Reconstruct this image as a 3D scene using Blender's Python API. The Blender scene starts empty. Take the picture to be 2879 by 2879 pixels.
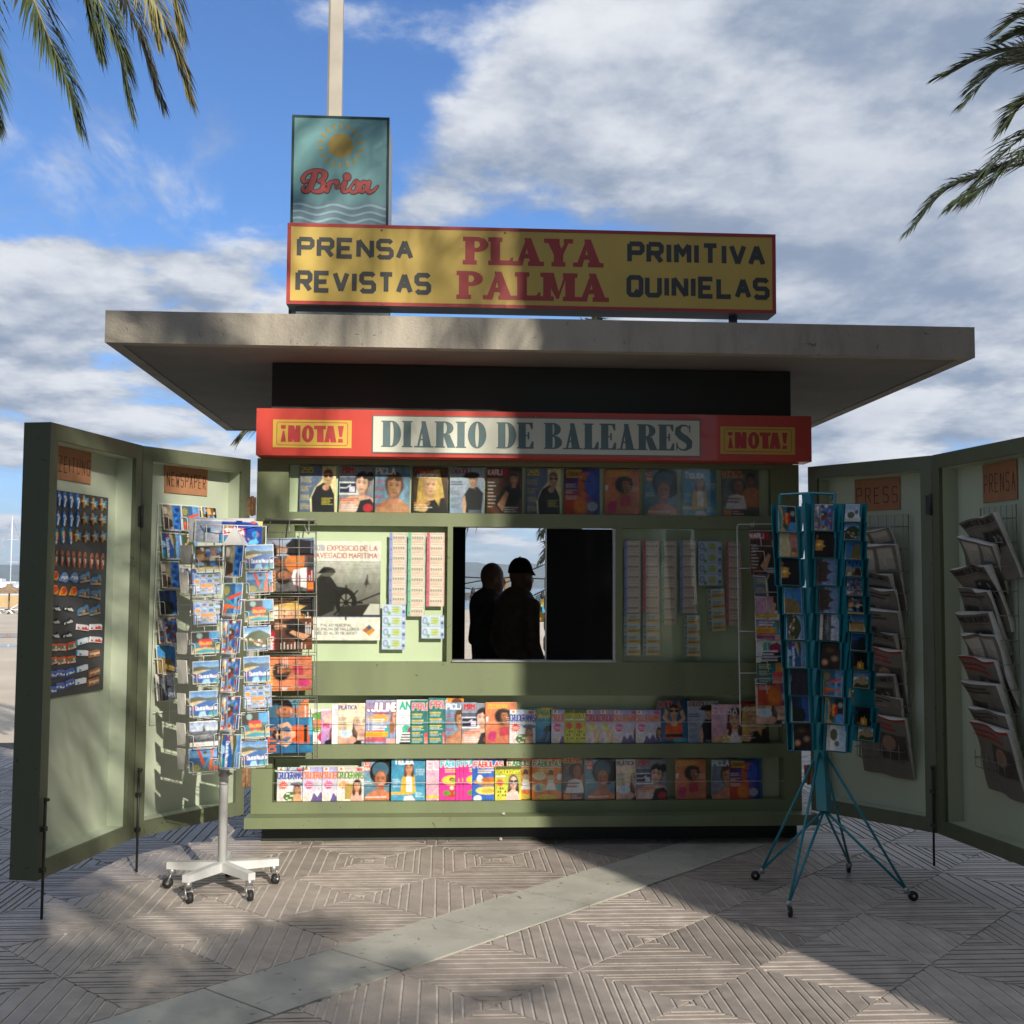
import bpy, math, random
import numpy as np
from math import sin, cos, tan, atan2, radians, pi, sqrt
from mathutils import Vector, Matrix

SC = bpy.context.scene
COL = SC.collection
random.seed(7); RNG = np.random.default_rng(7)

# ------------------------------------------------------------------ camera
CAM = np.array([-.5229, -6.563, 1.4033]); PITCH, ROLL, YAW, FPX, HALF = .0642, .0058, .0595, 3288.87, 1439.5
_fw = np.array([sin(YAW)*cos(PITCH), cos(YAW)*cos(PITCH), sin(PITCH)])
_r0 = np.array([cos(YAW), -sin(YAW), 0]); _u0 = np.cross(_r0, _fw)
_rt = cos(ROLL)*_r0 + sin(ROLL)*_u0; _up = -sin(ROLL)*_r0 + cos(ROLL)*_u0
cd = bpy.data.cameras.new('camera'); cam = bpy.data.objects.new('camera', cd); COL.objects.link(cam)
cam.matrix_world = Matrix(((_rt[0], _up[0], -_fw[0], CAM[0]), (_rt[1], _up[1], -_fw[1], CAM[1]), (_rt[2], _up[2], -_fw[2], CAM[2]), (0, 0, 0, 1)))
cd.sensor_width = 36; cd.lens = FPX/2879*36; cd.clip_end = 30000; cd.clip_start = .05
SC.camera = cam; SC.cycles.max_bounces = 8

# ------------------------------------------------------------------ sun, sky, exposure
SUN_AZ, SUN_EL = radians(21.5), radians(25.2)
SUN_DIR = Vector((sin(SUN_AZ)*cos(SUN_EL), -cos(SUN_AZ)*cos(SUN_EL), sin(SUN_EL)))
sd = bpy.data.lights.new('sun', 'SUN'); sd.energy = 5.0; sd.angle = radians(.4); sd.color = (1, .93, .82)
so = bpy.data.objects.new('sun', sd); COL.objects.link(so)
so.rotation_euler = SUN_DIR.to_track_quat('Z', 'Y').to_euler()
SC.view_settings.view_transform = 'Standard'; SC.view_settings.look = 'None'
SC.view_settings.exposure = 0.0; SC.view_settings.gamma = 1
SKY_STRENGTH = .105
W = bpy.data.worlds.new('World'); SC.world = W; W.use_nodes = True
def build_world():
    nt = W.node_tree; N = nt.nodes; L = nt.links; N.clear()
    def n(t, **k):
        x = N.new(t)
        for a, b in k.items(): setattr(x, a, b)
        return x
    def math_(op, a, b=None, clamp=False):
        m = n('ShaderNodeMath', operation=op, use_clamp=clamp)
        for i, v in enumerate((a, b)):
            if v is None: continue
            if isinstance(v, (int, float)): m.inputs[i].default_value = v
            else: L.new(v, m.inputs[i])
        return m.outputs[0]
    tc = n('ShaderNodeTexCoord'); sep = n('ShaderNodeSeparateXYZ'); L.new(tc.outputs['Generated'], sep.inputs[0])
    sky = n('ShaderNodeTexSky', sky_type='NISHITA'); sky.sun_disc = False; sky.sun_elevation = SUN_EL
    sky.sun_rotation = atan2(SUN_DIR.x, SUN_DIR.y); sky.altitude = 0; sky.air_density = 1.0; sky.dust_density = .6; sky.ozone_density = 1.6
    z = math_('ADD', math_('MAXIMUM', sep.outputs[2], 0.0), .17)
    cx = math_('DIVIDE', sep.outputs[0], z); cy = math_('DIVIDE', sep.outputs[1], z)
    cb = n('ShaderNodeCombineXYZ'); L.new(cx, cb.inputs[0]); L.new(cy, cb.inputs[1])
    def fbm(scale, det, rough, off, dist=0.0, stretch=(1, 1, 1)):
        mp = n('ShaderNodeMapping'); mp.inputs['Location'].default_value = off; mp.inputs['Scale'].default_value = stretch
        L.new(cb.outputs[0], mp.inputs[0])
        t = n('ShaderNodeTexNoise', noise_dimensions='3D'); t.inputs['Scale'].default_value = scale; t.inputs['Detail'].default_value = det
        t.inputs['Roughness'].default_value = rough; t.inputs['Distortion'].default_value = dist
        L.new(mp.outputs[0], t.inputs['Vector']); return t.outputs[0]
    OFF = (2.7, 9.8, .4); ST = (1, .95, 1)
    d0 = fbm(1.35, 13, .575, OFF, .06, ST)
    # the same field sampled a little nearer the sun: where it thins out the cloud shows its lit side
    d1 = fbm(1.35, 13, .575, (OFF[0]+.05, OFF[1]-.12, .4), .06, ST)
    big = fbm(.55, 2, .5, (8.3, 4.4, 2.0), 0, ST)
    # one broad clearing in the cloud deck, up to the left of the kiosk
    gx = math_('DIVIDE', math_('SUBTRACT', cx, -.56), .66); gy = math_('DIVIDE', math_('SUBTRACT', cy, 1.60), .58)
    gap = math_('ADD', math_('MULTIPLY', gx, gx), math_('MULTIPLY', gy, gy))
    gap = math_('MULTIPLY', math_('SUBTRACT', 1.0, gap, True), .23)
    # cloud bank over the bay ahead; unseen sky behind thinned to deepen the shade
    bank = n('ShaderNodeMapRange', interpolation_type='SMOOTHSTEP'); L.new(cy, bank.inputs[0]); bank.inputs[1].default_value = -1.2; bank.inputs[2].default_value = 1.3; bank.inputs[3].default_value = -.07; bank.inputs[4].default_value = .075
    base = math_('SUBTRACT', math_('ADD', math_('ADD', d0, bank.outputs[0]), math_('MULTIPLY', math_('SUBTRACT', big, .5), .30)), gap)
    low = n('ShaderNodeMapRange', interpolation_type='SMOOTHSTEP'); L.new(sep.outputs[2], low.inputs[0]); low.inputs[1].default_value = .0; low.inputs[2].default_value = .12; low.inputs[3].default_value = .13; low.inputs[4].default_value = 0
    base = math_('SUBTRACT', base, low.outputs[0])       # towards the horizon the bank opens into thin bands
    cov = n('ShaderNodeMapRange', interpolation_type='SMOOTHSTEP'); L.new(base, cov.inputs[0])
    cov.inputs[1].default_value = .445; cov.inputs[2].default_value = .535
    lit = n('ShaderNodeMapRange', interpolation_type='SMOOTHSTEP'); L.new(math_('ADD', math_('MULTIPLY', math_('SUBTRACT', d0, d1), 1.5), .60), lit.inputs[0])
    lit.inputs[1].default_value = .44; lit.inputs[2].default_value = .76
    thick = n('ShaderNodeMapRange', interpolation_type='SMOOTHSTEP'); L.new(base, thick.inputs[0]); thick.inputs[1].default_value = .54; thick.inputs[2].default_value = .80
    litf = math_('MULTIPLY', lit.outputs[0], math_('SUBTRACT', 1.0, math_('MULTIPLY', thick.outputs[0], .35)))
    cm = n('ShaderNodeMix', data_type='RGBA'); L.new(litf, cm.inputs[0])
    cm.inputs[6].default_value = (.27, .345, .48, 1); cm.inputs[7].default_value = (.82, .85, .90, 1)
    wn = fbm(3.4, 9, .62, (4.4, 1.2, 3.0), .5, (1, .55, 1))
    wisp = n('ShaderNodeMapRange', interpolation_type='SMOOTHSTEP'); L.new(wn, wisp.inputs[0]); wisp.inputs[1].default_value = .50; wisp.inputs[2].default_value = .74; wisp.inputs[4].default_value = .62
    covw = math_('MAXIMUM', cov.outputs[0], wisp.outputs[0])
    hz = n('ShaderNodeMapRange', interpolation_type='SMOOTHSTEP'); L.new(sep.outputs[2], hz.inputs[0]); hz.inputs[1].default_value = 0; hz.inputs[2].default_value = .22
    tint = n('ShaderNodeMix', data_type='RGBA'); L.new(hz.outputs[0], tint.inputs[0]); tint.inputs[6].default_value = (SKY_STRENGTH*.58, SKY_STRENGTH*.78, SKY_STRENGTH*1.25, 1); tint.inputs[7].default_value = (SKY_STRENGTH*.66, SKY_STRENGTH*.98, SKY_STRENGTH*1.45, 1)
    sk = n('ShaderNodeMix', data_type='RGBA', blend_type='MULTIPLY'); sk.inputs[0].default_value = 1
    L.new(sky.outputs[0], sk.inputs[6]); L.new(tint.outputs[2], sk.inputs[7])
    fin = n('ShaderNodeMix', data_type='RGBA'); L.new(covw, fin.inputs[0]); L.new(sk.outputs[2], fin.inputs[6]); L.new(cm.outputs[2], fin.inputs[7])
    bg = n('ShaderNodeBackground'); L.new(fin.outputs[2], bg.inputs[0]); bg.inputs[1].default_value = 1.0
    out = n('ShaderNodeOutputWorld'); L.new(bg.outputs[0], out.inputs[0])
build_world(); W.cycles.sampling_method = 'MANUAL'; W.cycles.sample_map_resolution = 512

# ------------------------------------------------------------------ pixel helpers (source photo pixels -> points on real planes)
def ray(u, v): return _fw*FPX + _rt*(u-HALF) + _up*(HALF-v)
def onz(u, v, z=0.0):
    d = ray(u, v); return CAM + d*(z-CAM[2])/d[2]
def ony(u, v, y=0.0):
    d = ray(u, v); return CAM + d*(y-CAM[1])/d[1]
def onp(u, v, o, nrm):
    d = ray(u, v); nrm = np.array(nrm); return CAM + d*(nrm@(np.array(o)-CAM))/(nrm@d)
def project(P):
    d = np.array(P, float)-CAM; zz = d@_fw
    return HALF+FPX*(d@_rt)/zz, HALF-FPX*(d@_up)/zz, zz
K = 2879/1932.0

# ------------------------------------------------------------------ colour, materials
def s2l(c): return c/12.92 if c <= .04045 else ((c+.055)/1.055)**2.4
def rgb(h): return tuple(s2l(int(h[i:i+2], 16)/255) for i in (0, 2, 4))
MATS = {}
def mat(name, col, rough=.6, metal=0.0, var=.12, scale=6.0, bump=0.0, bscale=60, spec=.5, stain=None, stain_scale=2.0, stain_amt=.5, coat=0.0, streak=False, emit=None, rand=0.0, chip=None, chip_scale=28, chip_lim=.66):
    if name in MATS: return MATS[name]
    m = bpy.data.materials.new(name); m.use_nodes = True; nt = m.node_tree; N = nt.nodes; L = nt.links
    b = N['Principled BSDF']; b.inputs['Roughness'].default_value = rough; b.inputs['Metallic'].default_value = metal
    b.inputs['Specular IOR Level'].default_value = spec; b.inputs['Coat Weight'].default_value = coat
    tc = N.new('ShaderNodeTexCoord'); mp = N.new('ShaderNodeMapping'); L.new(tc.outputs['Object'], mp.inputs[0])
    if streak: mp.inputs['Scale'].default_value = (1, 1, .25)
    t = N.new('ShaderNodeTexNoise'); t.inputs['Scale'].default_value = scale; t.inputs['Detail'].default_value = 6; L.new(mp.outputs[0], t.inputs[0])
    r = N.new('ShaderNodeValToRGB'); L.new(t.outputs[0], r.inputs[0])
    lo = tuple(c*(1-var) for c in col); hi = tuple(min(1, c*(1+var)) for c in col)
    r.color_ramp.elements[0].position = .3; r.color_ramp.elements[1].position = .7
    r.color_ramp.elements[0].color = lo+(1,); r.color_ramp.elements[1].color = hi+(1,)
    out = r.outputs[0]
    if stain:
        t2 = N.new('ShaderNodeTexNoise'); t2.inputs['Scale'].default_value = stain_scale; t2.inputs['Detail'].default_value = 9; t2.inputs['Roughness'].default_value = .65
        L.new(mp.outputs[0], t2.inputs[0])
        mr = N.new('ShaderNodeMapRange'); mr.inputs[1].default_value = .52; mr.inputs[2].default_value = .72; mr.inputs[4].default_value = stain_amt; L.new(t2.outputs[0], mr.inputs[0])
        mx = N.new('ShaderNodeMix'); mx.data_type = 'RGBA'; L.new(mr.outputs[0], mx.inputs[0]); L.new(out, mx.inputs[6]); mx.inputs[7].default_value = tuple(stain)+(1,)
        out = mx.outputs[2]
    if chip:          # small chips, scratches and spots
        t4 = N.new('ShaderNodeTexNoise'); t4.inputs['Scale'].default_value = chip_scale; t4.inputs['Detail'].default_value = 4; t4.inputs['Distortion'].default_value = 1.2; L.new(tc.outputs['Object'], t4.inputs[0])
        m4 = N.new('ShaderNodeMapRange'); m4.inputs[1].default_value = chip_lim; m4.inputs[2].default_value = chip_lim+.035; m4.inputs[4].default_value = .8; L.new(t4.outputs[0], m4.inputs[0])
        x4 = N.new('ShaderNodeMix'); x4.data_type = 'RGBA'; L.new(m4.outputs[0], x4.inputs[0]); L.new(out, x4.inputs[6]); x4.inputs[7].default_value = tuple(chip)+(1,); out = x4.outputs[2]
    if rand:          # each piece a little lighter or darker than the next
        oi = N.new('ShaderNodeObjectInfo'); m5 = N.new('ShaderNodeMapRange'); L.new(oi.outputs['Random'], m5.inputs[0]); m5.inputs[3].default_value = 1-rand; m5.inputs[4].default_value = 1+rand
        x5 = N.new('ShaderNodeVectorMath'); x5.operation = 'SCALE'; L.new(out, x5.inputs[0]); L.new(m5.outputs[0], x5.inputs['Scale']); out = x5.outputs[0]
    L.new(out, b.inputs['Base Color'])
    rr = N.new('ShaderNodeMapRange'); L.new(t.outputs[0], rr.inputs[0]); rr.inputs[3].default_value = max(0, rough-.1); rr.inputs[4].default_value = min(1, rough+.1); L.new(rr.outputs[0], b.inputs['Roughness'])
    if bump:
        t3 = N.new('ShaderNodeTexNoise'); t3.inputs['Scale'].default_value = bscale; t3.inputs['Detail'].default_value = 5; L.new(tc.outputs['Object'], t3.inputs[0])
        bp = N.new('ShaderNodeBump'); bp.inputs['Strength'].default_value = bump; bp.inputs['Distance'].default_value = .01; L.new(t3.outputs[0], bp.inputs['Height']); L.new(bp.outputs[0], b.inputs['Normal'])
    if emit: b.inputs['Emission Color'].default_value = tuple(emit)+(1,); b.inputs['Emission Strength'].default_value = 1
    MATS[name] = m; return m
def attr_mat(name, rough=.35, coat=.0, spec=.5):
    if name in MATS: return MATS[name]
    m = bpy.data.materials.new(name); m.use_nodes = True; nt = m.node_tree; b = nt.nodes['Principled BSDF']
    a = nt.nodes.new('ShaderNodeAttribute'); a.attribute_name = 'print'; nt.links.new(a.outputs['Color'], b.inputs['Base Color'])
    b.inputs['Roughness'].default_value = rough; b.inputs['Coat Weight'].default_value = coat; b.inputs['Coat Roughness'].default_value = .12; b.inputs['Specular IOR Level'].default_value = spec
    MATS[name] = m; return m
def glass_mat(name, tint=(1, 1, 1), refl=1.0, base=.02):
    m = bpy.data.materials.new(name); m.use_nodes = True; nt = m.node_tree; N = nt.nodes; L = nt.links; N.clear()
    tr = N.new('ShaderNodeBsdfTransparent'); tr.inputs[0].default_value = tint+(1,)
    gl = N.new('ShaderNodeBsdfGlossy'); gl.inputs['Roughness'].default_value = .03
    fr = N.new('ShaderNodeFresnel'); fr.inputs[0].default_value = 1.45
    mm = N.new('ShaderNodeMath'); mm.operation = 'MULTIPLY'; mm.inputs[1].default_value = refl; L.new(fr.outputs[0], mm.inputs[0])
    mx = N.new('ShaderNodeMixShader'); L.new(mm.outputs[0], mx.inputs[0]); L.new(tr.outputs[0], mx.inputs[1]); L.new(gl.outputs[0], mx.inputs[2])
    o = N.new('ShaderNodeOutputMaterial'); L.new(mx.outputs[0], o.inputs[0]); return m

# ------------------------------------------------------------------ mesh builder
class MB:
    def __init__(s): s.v = []; s.f = []; s.m = []; s.sm = []
    def add(s, vs, fs, mi=0, smooth=False):
        o = len(s.v); s.v += [tuple(float(c) for c in p) for p in vs]; s.f += [tuple(i+o for i in f) for f in fs]; s.m += [mi]*len(fs); s.sm += [smooth]*len(fs)
    def box(s, x0, x1, y0, y1, z0, z1, mi=0):
        if x0 > x1: x0, x1 = x1, x0
        if y0 > y1: y0, y1 = y1, y0
        if z0 > z1: z0, z1 = z1, z0
        s.add([(x0, y0, z0), (x1, y0, z0), (x1, y1, z0), (x0, y1, z0), (x0, y0, z1), (x1, y0, z1), (x1, y1, z1), (x0, y1, z1)],
              [(0, 3, 2, 1), (4, 5, 6, 7), (0, 1, 5, 4), (1, 2, 6, 5), (2, 3, 7, 6), (3, 0, 4, 7)], mi)
    def tube(s, pts, r, n=6, mi=0, cap=True, smooth=True):
        pts = [Vector(p) for p in pts]; rs = r if isinstance(r, (list, tuple)) else [r]*len(pts)
        rings = []; prev = None
        for i, p in enumerate(pts):
            a = pts[max(i-1, 0)]; b = pts[min(i+1, len(pts)-1)]; t = (b-a)
            if t.length < 1e-9: t = Vector((0, 0, 1))
            t.normalize()
            up = prev if prev is not None else (Vector((0, 0, 1)) if abs(t.z) < .9 else Vector((1, 0, 0)))
            x = up.cross(t)
            if x.length < 1e-6: x = Vector((0, 1, 0)).cross(t)
            x.normalize(); y = t.cross(x); prev = y
            rings.append([p+(x*cos(2*pi*k/n)+y*sin(2*pi*k/n))*rs[i] for k in range(n)])
        vs = [q for rg in rings for q in rg]; fs = []
        for i in range(len(pts)-1):
            for k in range(n): fs.append((i*n+k, i*n+(k+1) % n, (i+1)*n+(k+1) % n, (i+1)*n+k))
        if cap: fs += [tuple(range(n))[::-1], tuple((len(pts)-1)*n+k for k in range(n))]
        s.add(vs, fs, mi, smooth)
    def lathe(s, prof, c=(0, 0, 0), n=16, mi=0, axis='z'):
        vs = []; fs = []
        for r, h in prof:
            for k in range(n):
                a = 2*pi*k/n; p = (r*cos(a), r*sin(a), h)
                if axis == 'x': p = (h, r*cos(a), r*sin(a))
                if axis == 'y': p = (r*cos(a), h, r*sin(a))
                vs.append((p[0]+c[0], p[1]+c[1], p[2]+c[2]))
        for i in range(len(prof)-1):
            for k in range(n): fs.append((i*n+k, i*n+(k+1) % n, (i+1)*n+(k+1) % n, (i+1)*n+k))
        fs += [tuple(range(n))[::-1], tuple((len(prof)-1)*n+k for k in range(n))]
        s.add(vs, fs, mi, True)
    def prism(s, poly, y0, y1, mi=0):          # poly in (x,z), extruded along y
        n = len(poly); vs = [(x, y0, z) for x, z in poly]+[(x, y1, z) for x, z in poly]
        s.add(vs, [tuple(range(n)), tuple(range(2*n-1, n-1, -1))]+[(i, i+n, (i+1) % n+n, (i+1) % n) for i in range(n)], mi)
    def slab(s, poly, z0, z1, mi=0, bottom=False):  # poly in (x,y) ccw
        n = len(poly); vs = [(x, y, z0) for x, y in poly]+[(x, y, z1) for x, y in poly]
        fs = [tuple(range(n, 2*n))]+[(i, (i+1) % n, (i+1) % n+n, i+n) for i in range(n)]
        if bottom: fs.append(tuple(range(n))[::-1])
        s.add(vs, fs, mi)
    def mesh(s, name, mats):
        me = bpy.data.meshes.new(name); me.from_pydata(s.v, [], s.f)
        for m in (mats if isinstance(mats, (list, tuple)) else [mats]): me.materials.append(m)
        me.polygons.foreach_set('material_index', s.m); me.polygons.foreach_set('use_smooth', s.sm); me.update(); return me
    def build(s, name, mats, parent=None, loc=None, rot=None): return obj(name, s.mesh(name, mats), parent, loc, rot)
def obj(name, me, parent=None, loc=None, rot=None, scale=None):
    o = bpy.data.objects.new(name, me); COL.objects.link(o)
    if loc is not None: o.location = tuple(float(c) for c in loc)
    if rot is not None: o.rotation_euler = rot
    if scale is not None: o.scale = scale
    if parent is not None: o.parent = parent
    return o
def empty(name, loc=(0, 0, 0), rot=None, parent=None): return obj(name, None, parent, loc, rot)
def tag(o, label=None, cat=None, group=None, kind=None):
    if label:
        o['label'] = label
        if len(label.split()) > 16: print('LONG', label)
    if cat: o['category'] = cat
    if group: o['group'] = group
    if kind: o['kind'] = kind
    return o
def ellipse(cx, cz, rx, rz, n=24, a0=0, a1=2*pi): return [(cx+rx*cos(a0+(a1-a0)*k/n), cz+rz*sin(a0+(a1-a0)*k/n)) for k in range(n)]
ORD = ['first', 'second', 'third', 'fourth', 'fifth', 'sixth', 'seventh', 'eighth', 'ninth', 'tenth', 'eleventh', 'twelfth', 'thirteenth', 'fourteenth', 'fifteenth', 'sixteenth', 'seventeenth', 'eighteenth', 'nineteenth', 'twentieth', 'twenty-first', 'twenty-second', 'twenty-third', 'twenty-fourth', 'twenty-fifth', 'twenty-sixth', 'twenty-seventh']
def od(i): return ORD[i]

# ------------------------------------------------------------------ letter skeletons (grid 0..6 wide, 0..8 high)
SK = {'A': '003860|1343', 'B': '0008|084867654404|04446361400 0', 'C': '6758180701105061', 'D': '00083866623000', 'E': '68080060|0454', 'F': '680800|0454', 'G': '67581807011050616434',
 'H': '0008|6068|0464', 'I': '3038', 'J': '6861501001', 'K': '0008|680460', 'L': '080060', 'M': '0008346860', 'N': '00086068', 'O': '185867615010010718', 'P': '0008|085867655404', 'Q': '185867615010010718|3260',
 'R': '0008|085867655404|3460', 'S': '675818070514546361501001', 'T': '3038|0868', 'U': '080110506168', 'V': '083068', 'W': '0810355068', 'X': '0068|0860', 'Y': '083468|3430', 'Z': '08680060',
 '0': '185867615010010718', '1': '163830', '2': '071858676500 60', '3': '08683454636150 1001', '4': '4048036 3', '5': '680805556461501001', '6': '5818070110506163541404', '7': '0868 20', '8': '14051718 5867655414030110506163 54', '9': '0110506167581807051464', '!': '3031|3338', '-': '1454', '.': '3031', ':': '3031|3536', 'i': '3035|3738'}
def strokes(ch):
    acc = False
    if ch in 'ÁÓ': acc = True; ch = {'Á': 'A', 'Ó': 'O'}[ch]
    g = SK.get(ch) or SK.get(ch.upper())
    if not g: return [], 3
    out = []
    for s in g.split('|'):
        s = s.replace(' ', ''); out.append([(int(s[i]), int(s[i+1])) for i in range(0, len(s)-1, 2)])
    if acc: out.append([(2.6, 9.2), (4, 10.4)])
    w = 6
    if ch in 'I!.:i': w = 1; out = [[(x-2.5, y) for x, y in p] for p in out]
    return out, w
def text_paths(s, h, asp=.75, gap=.28, slant=0.0):
    """polylines for a string; cap height h; returns paths, width"""
    u = h/8.0; x = 0; res = []
    for ch in s:
        if ch == ' ': x += h*.42*asp; continue
        st, w = strokes(ch)
        if ch.islower(): st = [[(px*.85, py*.72) for px, py in p] for p in st]; w *= .85
        for p in st: res.append([(x+px*u*asp*1.0+py*u*slant, py*u) for px, py in p])
        x += (w*u*asp)+gap*h*asp
    return res, x-gap*h*asp

# ------------------------------------------------------------------ canvas: prints painted into a colour attribute
class Canvas:
    def __init__(s, w, h, col='ffffff', asp=None):
        s.W, s.H = w, h; s.asp = asp or w/h   # physical aspect (w/h)
        yy, xx = np.mgrid[0:h, 0:w]; s.X = (xx+.5)/w; s.Y = (yy+.5)/h; s.I = np.zeros((h, w, 3)); s.I[:] = rgb(col); s.px = 1.0/h
    def blend(s, mask, col):
        c = np.array(rgb(col) if isinstance(col, str) else col); s.I += mask[..., None]*(c-s.I)
    def cov(s, d, soft=1.0): return np.clip(.5-d/(s.px*soft), 0, 1)     # d: signed distance in units of height
    def bg(s, a, b, y0=0., y1=1.):
        t = np.clip((s.Y-y0)/(y1-y0), 0, 1)[..., None]; m = ((s.Y >= y0) & (s.Y <= y1))[..., None]
        g = np.array(rgb(a))*(1-t)+np.array(rgb(b))*t; s.I = np.where(m, g, s.I)
    def re(s, x0, y0, x1, y1, col, a=1.0):
        d = np.maximum(np.maximum(x0-s.X, s.X-x1)*s.asp, np.maximum(y0-s.Y, s.Y-y1)); s.blend(s.cov(d)*a, col)
    def el(s, cx, cy, rx, ry, col, rot=0.0, soft=1.0, a=1.0):   # rx, ry in units of height
        dx = (s.X-cx)*s.asp; dy = s.Y-cy; c, q = cos(rot), sin(rot); u = dx*c+dy*q; v = -dx*q+dy*c
        r = np.sqrt((u/rx)**2+(v/ry)**2); s.blend(s.cov((r-1)*min(rx, ry), soft)*a, col)
    def po(s, pts, col, a=1.0, soft=1.0):
        P = np.array([(x*s.asp, y) for x, y in pts]); X = s.X*s.asp; Y = s.Y; n = len(P); ins = np.zeros_like(X, bool); dm = np.full_like(X, 9.)
        for i in range(n):
            x0, y0 = P[i]; x1, y1 = P[(i+1) % n]
            cnd = ((y0 > Y) != (y1 > Y)) & (X < (x1-x0)*(Y-y0)/((y1-y0) or 1e-9)+x0); ins ^= cnd
            L2 = (x1-x0)**2+(y1-y0)**2+1e-12; t = np.clip(((X-x0)*(x1-x0)+(Y-y0)*(y1-y0))/L2, 0, 1)
            dm = np.minimum(dm, np.hypot(X-x0-t*(x1-x0), Y-y0-t*(y1-y0)))
        s.blend(s.cov(np.where(ins, -dm, dm), soft)*a, col)
    def line(s, pts, w, col, a=1.0):
        P = [(x*s.asp, y) for x, y in pts]; X = s.X*s.asp; Y = s.Y; dm = np.full_like(X, 9.)
        for (x0, y0), (x1, y1) in zip(P, P[1:]):
            L2 = (x1-x0)**2+(y1-y0)**2+1e-12; t = np.clip(((X-x0)*(x1-x0)+(Y-y0)*(y1-y0))/L2, 0, 1)
            dm = np.minimum(dm, np.hypot(X-x0-t*(x1-x0), Y-y0-t*(y1-y0)))
        s.blend(s.cov(dm-w/2)*a, col)
    def tx(s, t, x, y, h, col, w=.2, asp=.75, fit=None, ol=None, slant=0.0, wave=0.0, gap=.3):
        """text: x left (0..1), y baseline, h cap height (fraction of height)"""
        ps, tw = text_paths(t, h, asp, gap, slant)
        k = 1.0 if not fit else fit*s.asp/max(tw, 1e-6)
        for c, ww in ((ol, w*h+.03), (col, w*h)):
            if c is None: continue
            for p in ps: s.line([(x+q[0]*k/s.asp, y-q[1]-wave*sin(q[0]*40)) for q in p], ww, c)
    def words(s, x, y, wd, n, dy, col, th=.012, seed=1, a=.85):
        r = random.Random(seed)
        for i in range(n):
            xx = x
            while xx < x+wd*(.6+.4*r.random()):
                l = (.03+.05*r.random()); s.line([(xx, y+i*dy), (min(xx+l, x+wd), y+i*dy)], th, col, a); xx += l+.022
    def mottle(s, amt, sc, seed=0):
        r = np.random.default_rng(seed); n = r.random((sc+2, sc+2)); 
        iy = np.clip(s.Y*sc, 0, sc-.001); ix = np.clip(s.X*sc, 0, sc-.001); y0 = iy.astype(int); x0 = ix.astype(int); fy = iy-y0; fx = ix-x0
        v = (n[y0, x0]*(1-fx)+n[y0, x0+1]*fx)*(1-fy)+(n[y0+1, x0]*(1-fx)+n[y0+1, x0+1]*fx)*fy
        s.I *= (1+amt*(v-.5)*2)[..., None]
    def face(s, cx, cy, r, skin='d9a184', hair='2b1a14', hs=1.25, long=0.0, eye='2a1d18', lip='a8483f', dark=None, turn=0.0, tilt=0.0, fringe=True):
        """a head with hair, brows, eyes, nose and mouth; r = half face height in page heights"""
        A = s.asp; q = np.array(rgb(skin)); shade = tuple(q*np.array((.52, .42, .38))); light = tuple(np.clip(q*1.22+.03, 0, 1)); hq = np.array(rgb(hair)); hl = tuple(hq*1.9+.03)
        if long: s.po([(cx-r*.80/A, cy-r*.6), (cx+r*.80/A, cy-r*.6), (cx+r*1.0/A, cy+r*long*.6), (cx+r*.85/A, cy+r*long), (cx+r*.45/A, cy+r*long*1.05), (cx, cy+r*.6), (cx-r*.5/A, cy+r*long*1.05), (cx-r*.9/A, cy+r*long), (cx-r*1.0/A, cy+r*long*.6)], hair, soft=3)
        s.el(cx-turn*.2*r/A, cy-r*.20, r*.74*hs*.88, r*hs*.90, hair, tilt, 3)
        for k in range(7): a = -2.6+.75*k*.55; s.line([(cx+r*.55*cos(a)/A, cy-.25*r+r*.75*sin(a)), (cx+r*.78*cos(a)/A, cy+.05*r+r*.9*sin(a)*.6)], .05*r, hl, .35)
        s.po([(cx-r*.26/A, cy+r*.5), (cx+r*.26/A, cy+r*.5), (cx+r*.36/A, cy+r*1.5), (cx-r*.36/A, cy+r*1.5)], skin, soft=2)
        s.el(cx+.05*r/A, cy+r*1.0, r*.33, r*.24, shade, a=.75, soft=4)
        s.el(cx, cy-.02*r, r*.62, r*.95, skin, tilt, 2); s.el(cx+.16*r/A, cy-.25*r, r*.34, r*.5, light, tilt, 12, .55)
        sd_ = -1 if turn >= 0 else 1
        s.el(cx+sd_*.46*r/A, cy+.12*r, r*.2, r*.66, shade, 0, 9, .62); s.el(cx, cy+.86*r, r*.36, r*.12, shade, 0, 6, .45)
        if fringe: s.el(cx-.22*r/A, cy-r*.86, r*.5, r*.26, hair, -.5+tilt, 2); s.el(cx+.34*r/A, cy-r*.74, r*.30, r*.30, hair, .7+tilt, 2)
        for k in (-1, 1):
            ex = cx+(k*.27+turn*.10)*r/A
            s.el(ex, cy-.14*r, .20*r, .13*r, shade, 0, 4, .55); s.line([(ex-.16*r/A, cy-.27*r), (ex+.02*r/A, cy-.32*r), (ex+.16*r/A, cy-.27*r)], .055*r, hair, .85); s.el(ex, cy-.11*r, .115*r, .055*r, eye, 0, 1.5, .9)
        s.line([(cx+(turn*.15+.03)*r/A, cy-.08*r), (cx+(.06+turn*.2)*r/A, cy+.22*r)], .06*r, light, .6); s.el(cx+(turn*.16)*r/A, cy+.30*r, .15*r, .05*r, shade, 0, 3, .75)
        s.el(cx+turn*.12*r/A, cy+.55*r, .22*r, .07*r, lip, 0, 2); s.el(cx+turn*.12*r/A, cy+.66*r, .18*r, .04*r, shade, 0, 4, .5)
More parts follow.
